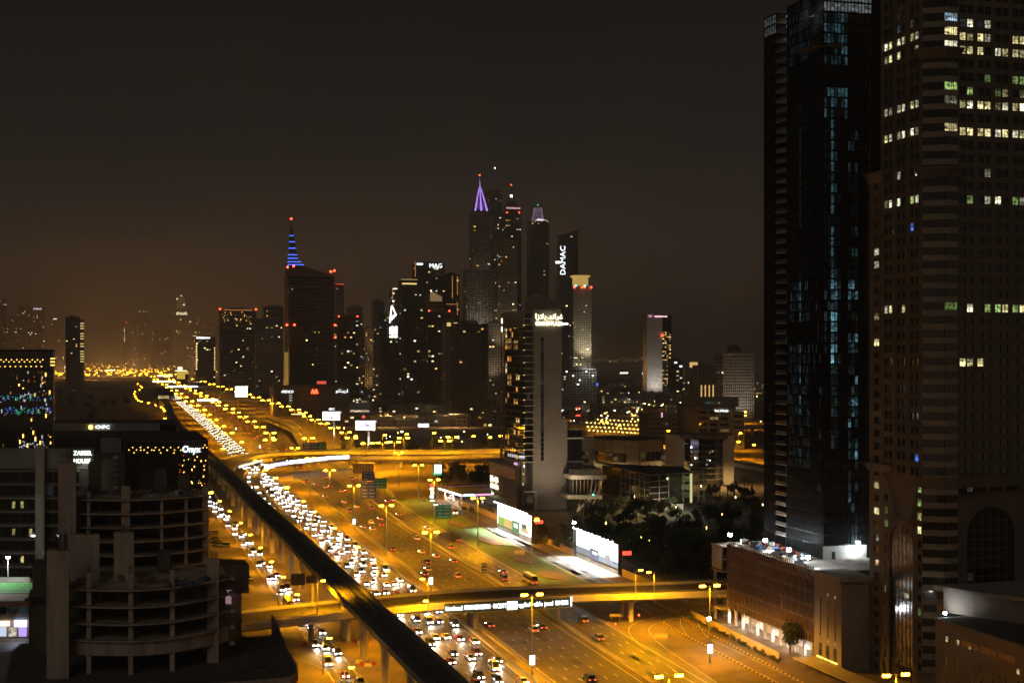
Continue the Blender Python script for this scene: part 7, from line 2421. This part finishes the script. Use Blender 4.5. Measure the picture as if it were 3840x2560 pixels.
def car(x, y, kind, colour, fwd_sign, label, lights=True, group=None, beam=0, z=.06, rz=None, parts=True):
    K = CK[kind]
    key = (kind, colour)
    if key not in CM:
        CM[key] = dict(body=K['body'].mesh('body', car_m[colour]), glass=K['glass'].mesh('window', glass), wheel=K['wheel'].mesh('wheel', rubber))
        far = MB()
        far.v, far.f, far.m = list(K['body'].v), list(K['body'].f), [0] * len(K['body'].f)
        o = len(far.v)
        far.v += K['glass'].v
        far.f += [tuple(o + i for i in f_) for f_ in K['glass'].f]
        far.m += [1] * len(K['glass'].f)
        for s in (-1, 1):
            far.box(s * .62 - .22, s * .62 + .22, K['L'] / 2 - .06, K['L'] / 2 + .04, .56, .80, 2)
            far.box(s * .66 - .18, s * .66 + .18, -K['L'] / 2 - .04, -K['L'] / 2 + .06, .66, .88, 3)
        CM[key]['far'] = far.mesh('car', [car_m[colour], glass, head_m, tail_m])
    m = CM[key]
    rz = (0.0 if fwd_sign > 0 else math.pi) if rz is None else rz
    cat = {'saloon': 'car', 'suv': 'car', 'van': 'van', 'bus': 'bus'}[kind]
    if not parts:
        return tag(link(cat, m['far'], None, (x, y, z), rz), label, cat, group)
    T = thing(cat, label, cat, (x, y, z), rz, group)
    link('body', m['body'], T)
    link('window', m['glass'], T)
    for sx in (-1, 1):
        for yy in (-K['L'] * .30, K['L'] * .30):
            link('wheel', m['wheel'], T, (sx * (K['W'] / 2 - .1), yy, .34))
        link('headlight', boxmesh('headlight', .44, .09, .22, head_m if lights else head_off), T, (sx * .62, K['L'] / 2 + .0, .70))
        link('tail_light', boxmesh('tail_light', .36, .09, .2, tail_m if lights else mat('tail_glass', (.25, .02, .02), .3, var=0)), T, (sx * .66, -K['L'] / 2 - .0, .78))
    if beam:
        spot('headlight_beam', (0, K['L'] / 2 + .15, .75), beam, (1., .90, .74), 62, 1.0, (0, 1, -.2), r=.25, parent=T)
    return T
def lane_x(tl, tr, ln, n, u):
    return pl(tl, u) + (pl(tr, u) - pl(tl, u)) * (.04 + .92 * (ln + .5) / n)
rr = random.Random(123)
def kindcol():
    k = rr.choices(['saloon', 'suv', 'van', 'bus'], [.55, .31, .10, .04])[0]
    return k, rr.choice(car_cols)[0]
KN = {'saloon': 'saloon', 'suv': 'off-roader', 'van': 'van', 'bus': 'coach'}
def traffic(tl, tr, n, u0, u1, gap, sgn, where, beam, far_u, group, offx=None):
    for ln in range(n):
        u = u0 + rr.uniform(0, gap[1])
        c = 0
        while u < u1:
            k, col = kindcol()
            lab = '%s %s with lights on, %s car in %s lane of the %s' % (col, KN[k], ordn(c), ordn(ln), where)
            car(lane_x(tl, tr, ln, n, u), u, k, col, sgn, lab, True, group, beam if u < 760 and c % 2 == 0 else 0, parts=u < far_u)
            c += 1
            u += rr.uniform(*gap) * (1 if u < 1000 else 1.8)
traffic(LC_L, LC_R, 5, 285, 1000, (17, 29), -1, 'oncoming carriageway', 3000, 620, 'oncoming cars')
traffic(MC_L, MC_R, 6, 300, 1000, (60, 150), 1, 'main carriageway', 0, 620, 'receding cars')
# the traffic beyond the flyover reads as one glittering mass
dt = MB()
ft = MB()
for tl, tr, n, gap, col in ((LC_L, LC_R, 5, (20, 40), 2), (MC_L, MC_R, 6, (60, 140), 3)):
    for ln in range(n):
        u = 1035 + rr.uniform(0, 40)
        while u < 3000:
            x = lane_x(tl, tr, ln, n, u)
            dt.box(x - .9, x + .9, u - 2.3, u + 2.3, .35, .95, rr.choice([0, 1]))
            dt.box(x - .75, x + .75, u - 1.3, u + 1.0, .95, 1.5, 1)
            for s_ in (-.6, .6):
                dt.box(x + s_ - .3, x + s_ + .3, u - 2.42, u - 2.3, .5, .95, col)
            u += rr.uniform(*gap) * (1 + (u - 1000) / 3000)
dtr = dt.build('distant_traffic', [car_m['white'], car_m['black'], glow('distant_headlight', (1., .90, .70), 9), glow('distant_tail_light', (1., .08, .02), 3)])
tag(dtr, 'mass of distant traffic lights on the highway beyond the flyover', 'traffic', kind='stuff')
traffic(RC_L, RC_R, 3, 310, 900, (80, 170), 1, 'collector road', 0, 620, 'cars on the collector road')
traffic(FR_L, FR_R, 3, 300, 1000, (20, 38), -1, 'frontage road', 2400, 560, 'frontage road cars')
ramp_pts = smooth([(132, 962, 7.0), (108, 938, 6.4), (95, 910, 5.2), (87.5, 865, 3.2), (83.6, 800, 1.2), (82.8, 740, 0.15), (82.6, 690, 0.08)], 5)
for k in range(0, len(ramp_pts) - 1, 2):
    a, b = ramp_pts[k], ramp_pts[k + 1]
    kd, col = kindcol()
    for side in (-1.6, 1.7):
        if rr.random() < .8:
            d = (b - a).normalized()
            car(a.x + d.y * side, a.y - d.x * side, kd, col, 1, '%s %s descending the curved ramp, %s from the top in the %s lane' % (col, KN[kd], ordn(k // 2), 'inner' if side > 0 else 'outer'), True, 'cars on the curved ramp', z=a.z + .05, rz=math.atan2(-d.x, d.y), parts=False)
for k, (px, py, rz, col, kd) in enumerate([(800, 2003, 1.6, 'white', 'suv'), (800, 2028, 1.4, 'grey', 'suv'), (812, 2036, 1.4, 'black', 'saloon'), (818, 2046, 1.4, 'white', 'saloon'), (842, 2050, 1.5, 'white', 'suv'), (905, 2128, .25, 'silver', 'saloon'), (912, 2140, .25, 'white', 'saloon'), (918, 2152, .25, 'beige', 'saloon'), (924, 2163, .25, 'silver', 'saloon'), (930, 2174, .25, 'white', 'saloon'), (937, 2186, .25, 'grey', 'saloon')]):
    p = P(px, py)
    car(p[0], p[1], kd, col, 1, 'parked %s %s on the sandy roadside lot, %s from the far end' % (col, KN[kd], ordn(k)), False, 'cars parked on the sandy lot', rz=rz, z=.05)
for k, (px, py, rz) in enumerate([(1640, 1895, 2.6), (1652, 1905, 2.6), (1625, 1880, 2.7), (1690, 1870, 1.2), (1705, 1862, 1.2)]):
    p = P(px, py)
    car(p[0], p[1], 'saloon', ['beige', 'silver', 'white', 'white', 'silver'][k], 1, '%s car waiting at the petrol station forecourt edge, %s from the pylon sign' % (['beige', 'silver', 'white', 'white', 'silver'][k], ordn(k)), True, 'cars at the petrol station', rz=rz)
# bus leaving the station
p = P(1692, 1925)
T = thing('bus', 'dark single-deck bus on the slip road below the petrol station', 'bus', p + (.06,), math.pi + .12)
MB().box(-1.25, 1.25, -6, 6, .5, 3.1).build('body', mat('bus_paint', (.30, .22, .08), .4, var=0), T)
for s in (-1, 1):
    for k in range(6):
        link('window', boxmesh('window', .06, 1.5, 1.0, glass), T, (s * 1.26, -4.6 + k * 1.8, 2.2))
    for yy in (-3.8, 3.8):
        link('wheel', CM[('saloon', 'white')]['wheel'], T, (s * 1.1, yy, .36)).scale = (1.4, 1.3, 1.3)
    link('headlight', boxmesh('headlight', .44, .09, .22, head_m), T, (s * .85, 6.05, .9))
link('windscreen', boxmesh('windscreen', 2.2, .06, 1.3, glass), T, (0, 6.04, 2.1))
# ================================================================== trees
leaf_m = mat('leaf_green', (.045, .075, .022), .8, var=.5, scale=.8)
leaf_d = mat('leaf_dark', (.028, .045, .018), .85, var=.5, scale=.8)
bark = mat('bark', (.12, .085, .055), .9, var=.3, scale=2)
def tree_mesh(seed, h, r, n, leaf=.42):
    q = random.Random(seed)
    tr = MB()
    tr.cyl(0, 0, 0, h * .42, .24, .16, n=7)
    clumps = []
    for k in range(9):
        a = q.uniform(0, 6.28)
        rad = r * q.uniform(.15, .75)
        z = h * q.uniform(.42, .88)
        c = (rad * math.cos(a), rad * math.sin(a), z)
        tr.tube((0, 0, h * .38), c, .10, .03, n=5)
        clumps.append((c, r * q.uniform(.30, .52)))
    cr = MB()
    for (c, cr_) in clumps:
        for k in range(n // 9):
            d = Vector((q.gauss(0, 1), q.gauss(0, 1), q.gauss(0, .8))).normalized() * cr_ * q.uniform(.55, 1.05)
            p = Vector(c) + d
            a = Vector((q.gauss(0, 1), q.gauss(0, 1), q.gauss(0, 1))).normalized()
            b = a.orthogonal().normalized()
            s = leaf * q.uniform(.6, 1.3)
            cr.poly([p - a * s, p - b * s * .55, p + a * s, p + b * s * .55])
    return tr.mesh('trunk', bark), cr
TV = []
for k in range(5):
    tm, cr = tree_mesh(100 + k, 8.0, 3.4 + .3 * (k % 3), 620, .45)
    TV.append((tm, cr.mesh('crown', leaf_m if k % 2 else leaf_d)))
def tree(x, y, label, s=1.0, group=None, v=None, cat='tree', name='broadleaf_tree'):
    v = rr.randrange(5) if v is None else v
    T = thing(name, label, cat, (x, y, 0), rr.uniform(0, 6.28), group)
    T.scale = (s * rr.uniform(.9, 1.2), s * rr.uniform(.9, 1.2), s)
    link('trunk', TV[v][0], T)
    link('crown', TV[v][1], T)
    return T
def palm_mesh():
    q = random.Random(9)
    tr = MB()
    for k in range(6):
        tr.cyl(0, 0, k * 1.3, k * 1.3 + 1.32, .22 - .01 * k, .26 - .01 * k, n=7)
    fr = MB()
    for k in range(18):
        a = 2 * math.pi * k / 18 + q.uniform(-.1, .1)
        el = q.uniform(-.2, 1.0)
        pts = []
        for t in range(6):
            s = t / 5 * 2.9
            pts.append(Vector((math.cos(a) * s * math.cos(el * .6), math.sin(a) * s * math.cos(el * .6), 7.8 + s * math.sin(el) - .22 * s * s)))
        sd = Vector((-math.sin(a), math.cos(a), 0))
        for t in range(5):
            for sgn in (-1, 1):
                for f_ in (0.0, .5):
                    p = pts[t].lerp(pts[t + 1], f_)
                    w_ = .62 * (1 - abs(t - 2) / 6)
                    e = p + sd * sgn * w_ + Vector((0, 0, -.30)) + (pts[t + 1] - pts[t]) * .5
                    fr.poly([p, p + (pts[t + 1] - pts[t]) * .28, e])
    return tr.mesh('trunk', bark), fr.mesh('crown', leaf_m)
PM = palm_mesh()
def palm(x, y, label, s=1.0, group=None):
    T = thing('palm_tree', label, 'palm tree', (x, y, 0), rr.uniform(0, 6), group)
    T.scale = (s, s, s * rr.uniform(.85, 1.2))
    link('trunk', PM[0], T)
    link('crown', PM[1], T)
def grove(n, x0, x1, y0, y1, lab, s0, s1, group, bias=None):
    pts = sorted([(rr.uniform(x0, x1), rr.uniform(y0, y1)) for _ in range(n)])
    for k, (px, py) in enumerate(pts):
        if bias and not bias(px, py):
            continue
        p = P(px, py)
        tree(p[0], p[1], '%s, %s from the left' % (lab, ordn(k)), rr.uniform(s0, s1), group)
grove(115, 2165, 2860, 1930, 2165, 'dark leafy tree in the unlit park behind the billboards', .8, 1.35, 'park trees', lambda a, b: b < 2040 + (a - 2160) * .35)
grove(26, 2300, 2860, 1850, 1935, 'dark tree around the framed office', .6, 1.0, 'trees around the offices')
grove(24, 1640, 1850, 1775, 1830, 'dark tree behind the petrol station', .9, 1.3, 'trees behind the petrol station')
grove(26, 1285, 1870, 1668, 1712, 'dark tree along the back of the flyover', .8, 1.2, 'trees behind the flyover')
grove(22, 1240, 1890, 1490, 1560, 'dark far tree between the low roofs', 1.2, 1.7, 'far trees between the roofs')
grove(14, 205, 520, 1480, 1580, 'faint tree on the dark open ground at left', 1.0, 1.6, 'trees on the open ground')
for k, (x, y, s) in enumerate([(177.0, 560, .5), (178.5, 548, .65), (180.5, 541, .75), (183, 553, .9), (186, 566, 1.0), (182, 536, .8), (181, 598, .8), (183, 586, .9), (179.5, 575, .8)]):
    tree(x, y, 'green tree lit by the billboards behind the tan wall, %s listed from the near end' % ordn(k), s, 'trees by the billboards', v=1)
for k, (x, y, s) in enumerate([(175.5, 692, .35), (177, 684, .45), (184, 672, .5), (188, 664, .45), (176.5, 668, .3), (186, 680, .5)]):
    tree(x, y, 'low round shrub beside the slip road wall, %s from the petrol station' % ordn(k), s, 'shrubs by the slip road', cat='shrub', name='round_shrub')
tree(*P(2962, 2450), 'single dark tree in front of the fin-clad podium', 1.15, None, v=0)
for k in range(26):
    u = 396 - k * 2.6
    tree(169.2 - .012 * k - (396 - u) * .03 + rr.uniform(-.4, .4), u, 'clipped dark shrub along the site hoarding, %s from the far end' % ordn(k), rr.uniform(.16, .26), 'hoarding shrubs', cat='shrub', name='hedge_shrub')
for k, (px, py) in enumerate([(2700, 1880), (2728, 1876), (2755, 1872), (2790, 1868), (2820, 1860), (2560, 1850), (2180, 1945), (2200, 1950), (2345, 1880), (2390, 1905), (2640, 1890), (2668, 1885)]):
    p = P(px, py)
    palm(p[0], p[1], 'palm tree in the office gardens, %s listed' % ordn(k), rr.uniform(.9, 1.2), 'palms in the office gardens')
for k, (px, py) in enumerate([(1340, 1745), (1370, 1752), (1333, 1730)]):
    p = P(px, py)
    palm(p[0], p[1], 'palm tree beside the flyover end wall, %s from the left' % ordn(k), 1.3, 'palms by the flyover')
# ================================================================== road signs
def road_sign(label, x, y, z0, w, h, col, lines=3, posts=(-.35, .35), rz=-YAW, strip=None, name='road_sign', lit=None):
    T = thing(name, label, 'road sign', (x, y, 0), rz)
    for q in posts:
        MB().cyl(w * q, .12, 0, z0 + h * .5, .11, n=6).build('post', steel, T)
    link('panel', boxmesh('panel', w, .12, h, col), T, (0, 0, z0 + h / 2))
    for k in range(lines):
        for s in (-1, 1):
            ww = w * (.30 if (k + (s > 0)) % 2 else .36)
            link('text_line', boxmesh('text_line', round(ww, 2), .03, round(h / lines * .26, 2), strip or paint), T, (s * w * .22, -.08, z0 + h * (k + .5) / lines))
    return T
sg_b = mat('sign_blue_panel', (.05, .08, .42), .5, var=.1)
sg_g = mat('sign_green_panel', (.03, .30, .13), .5, var=.1)
sg_t = mat('sign_tan_panel', (.55, .40, .16), .6, var=.1)
p = P(1381, 1905)
road_sign('large blue direction sign over the start of the collector road', p[0], p[1], 5.2, 8.4, 8.5, sg_b, 5)
road_sign('smaller blue sign stacked above the large blue direction sign', p[0] + .3, p[1] + 1.2, 14.2, 6.6, 4.4, sg_b, 3, posts=(0,))
p = P(1425, 1885)
road_sign('green direction sign beside the stacked blue signs', p[0], p[1], 7.8, 7.0, 5.4, sg_g, 3)
p = P(1662, 1985)
road_sign('green direction sign with a white foot panel on the grass verge', p[0], p[1], 5.0, 6.8, 6.2, sg_g, 4, posts=(.38,))
p = P(1165, 1725)
road_sign('wide blue gantry sign before the flyover', p[0], p[1], 6.5, 12.0, 6.5, sg_b, 3)
p = P(1209, 1722)
road_sign('narrow green gantry sign next to the wide blue one', p[0], p[1], 6.5, 5.5, 6.5, sg_g, 3)
p = P(1022, 1668)
road_sign('blue sign at the exit flyover nose', p[0], p[1], 5.5, 7.5, 9.5, sg_b, 5)
p = P(2477, 2420)
road_sign('yellow works sign board on two posts in the dirt verge', p[0], p[1], 2.0, 4.0, 1.3, sg_t, 1)
p = P(1947, 2098)
road_sign('tan sign board on two posts in the lawn', p[0], p[1], 2.2, 4.2, 1.6, sg_t, 1)
p = P(2308, 2330)
road_sign('small tan works sign under the bridge', p[0], p[1], 1.5, 3.4, .9, sg_t, 1)
p = P(1815, 2165)
road_sign('narrow dark sign with white squares beside the collector barrier', p[0], p[1], 1.6, 1.7, 3.6, steel_d, 3, posts=(0,))
for k, (px, py) in enumerate([(1362, 1775)]):
    p = P(px, py)
    T = thing('works_cabin', 'yellow striped works cabin beside the curved ramp', 'cabin', p + (0,), -YAW)
    MB().box(-7, 7, 0, 3, 0, 7).build('wall', mat('cabin_yellow', (.55, .42, .12), .8, var=.1), T)
    for q in range(7):
        link('stripe', boxmesh('stripe', .6, .1, 5.4, brownc), T, (-6 + q * 2, -.06, 3.6))
# gantry arch over the frontage road
T = thing('sign_gantry', 'curved dark sign gantry over the frontage road by the near bridge', 'gantry')
ga, gb = P(1042, 2282), (62.6, P(1042, 2282)[1] + 6)
mb = MB()
mb.tube(ga + (0,), ga + (6.2,), .22, n=7)
prev = ga + (6.2,)
for q in range(1, 7):
    a = math.pi / 2 * q / 6
    nx = (ga[0] + 2.2 * (1 - math.cos(a)), ga[1] + .5 * (1 - math.cos(a)), 6.2 + 2.2 * math.sin(a))
    mb.tube(prev, nx, .22, n=7)
    prev = nx
mb.tube(prev, (gb[0], gb[1], 8.4), .2, n=7)
mb.build('arm', steel, T)
MB().box(ga[0] + 4.2, ga[0] + 8.6, ga[1] + .8, ga[1] + 1.1, 7.0, 10.6).build('sign_panel', steel_d, T)
MB().box(ga[0] + 9.0, ga[0] + 12.0, ga[1] + 1.2, ga[1] + 1.5, 7.4, 9.6).build('sign_panel', steel_d, T)
# works barriers under the viaduct
for k in range(9):
    p = P(*[(1335, 2408), (1352, 2412), (1371, 2409), (1345, 2486), (1360, 2494), (1380, 2498), (1398, 2492), (1120, 2418), (1142, 2420)][k])
    T = thing('water_barrier', '%s plastic works barrier under the viaduct, %s from the far end' % (['red', 'white'][k % 2], ordn(k)), 'barrier', p + (.03,), rr.uniform(-.9, .9), 'works barriers under the viaduct')
    MB().prism([(-.9, -.25), (.9, -.25), (.9, .25), (-.9, .25)], 0, .9, 0, None, [(-.9, -.12), (.9, -.12), (.9, .12), (-.9, .12)]).build('body', mat('barrier_red', (.45, .05, .03), .6, var=.1) if k % 2 == 0 else mat('barrier_white', (.6, .58, .52), .6, var=.1), T)
    MB().box(-.8, .8, -.13, .13, .9, 1.0).build('cap', steel, T)
for k, (px, py) in enumerate([(2358, 2325), (2396, 2318), (2308, 2352)]):
    p = P(px, py)
    T = thing('warning_lamp', 'small red warning lamp on the dirt by the bridge, %s from the right' % ordn(k), 'lamp', p + (0,))
    MB().cyl(0, 0, 0, .9, .08, n=5).build('post', paint_y, T)
    link('lamp', boxmesh('lamp', .35, .35, .45, beacon_r), T, (0, 0, 1.1))
# ================================================================== haze
hz = MB().box(-17000, 23000, -400, 27000, -1.6, 476)
hz_m = bpy.data.materials.new('haze_air')
hz_m.use_nodes = True
hn = hz_m.node_tree
hn.nodes.clear()
ho = hn.nodes.new('ShaderNodeOutputMaterial')
hv = hn.nodes.new('ShaderNodeVolumePrincipled')
hv.inputs['Color'].default_value = (0.90, 0.85, 0.80, 1)
hv.inputs['Density'].default_value = 0.00021
hv.inputs['Anisotropy'].default_value = 0.0
hn.links.new(hv.outputs[0], ho.inputs['Volume'])
tag(hz.build('haze', hz_m), kind='stuff')
bpy.context.view_layer.update()
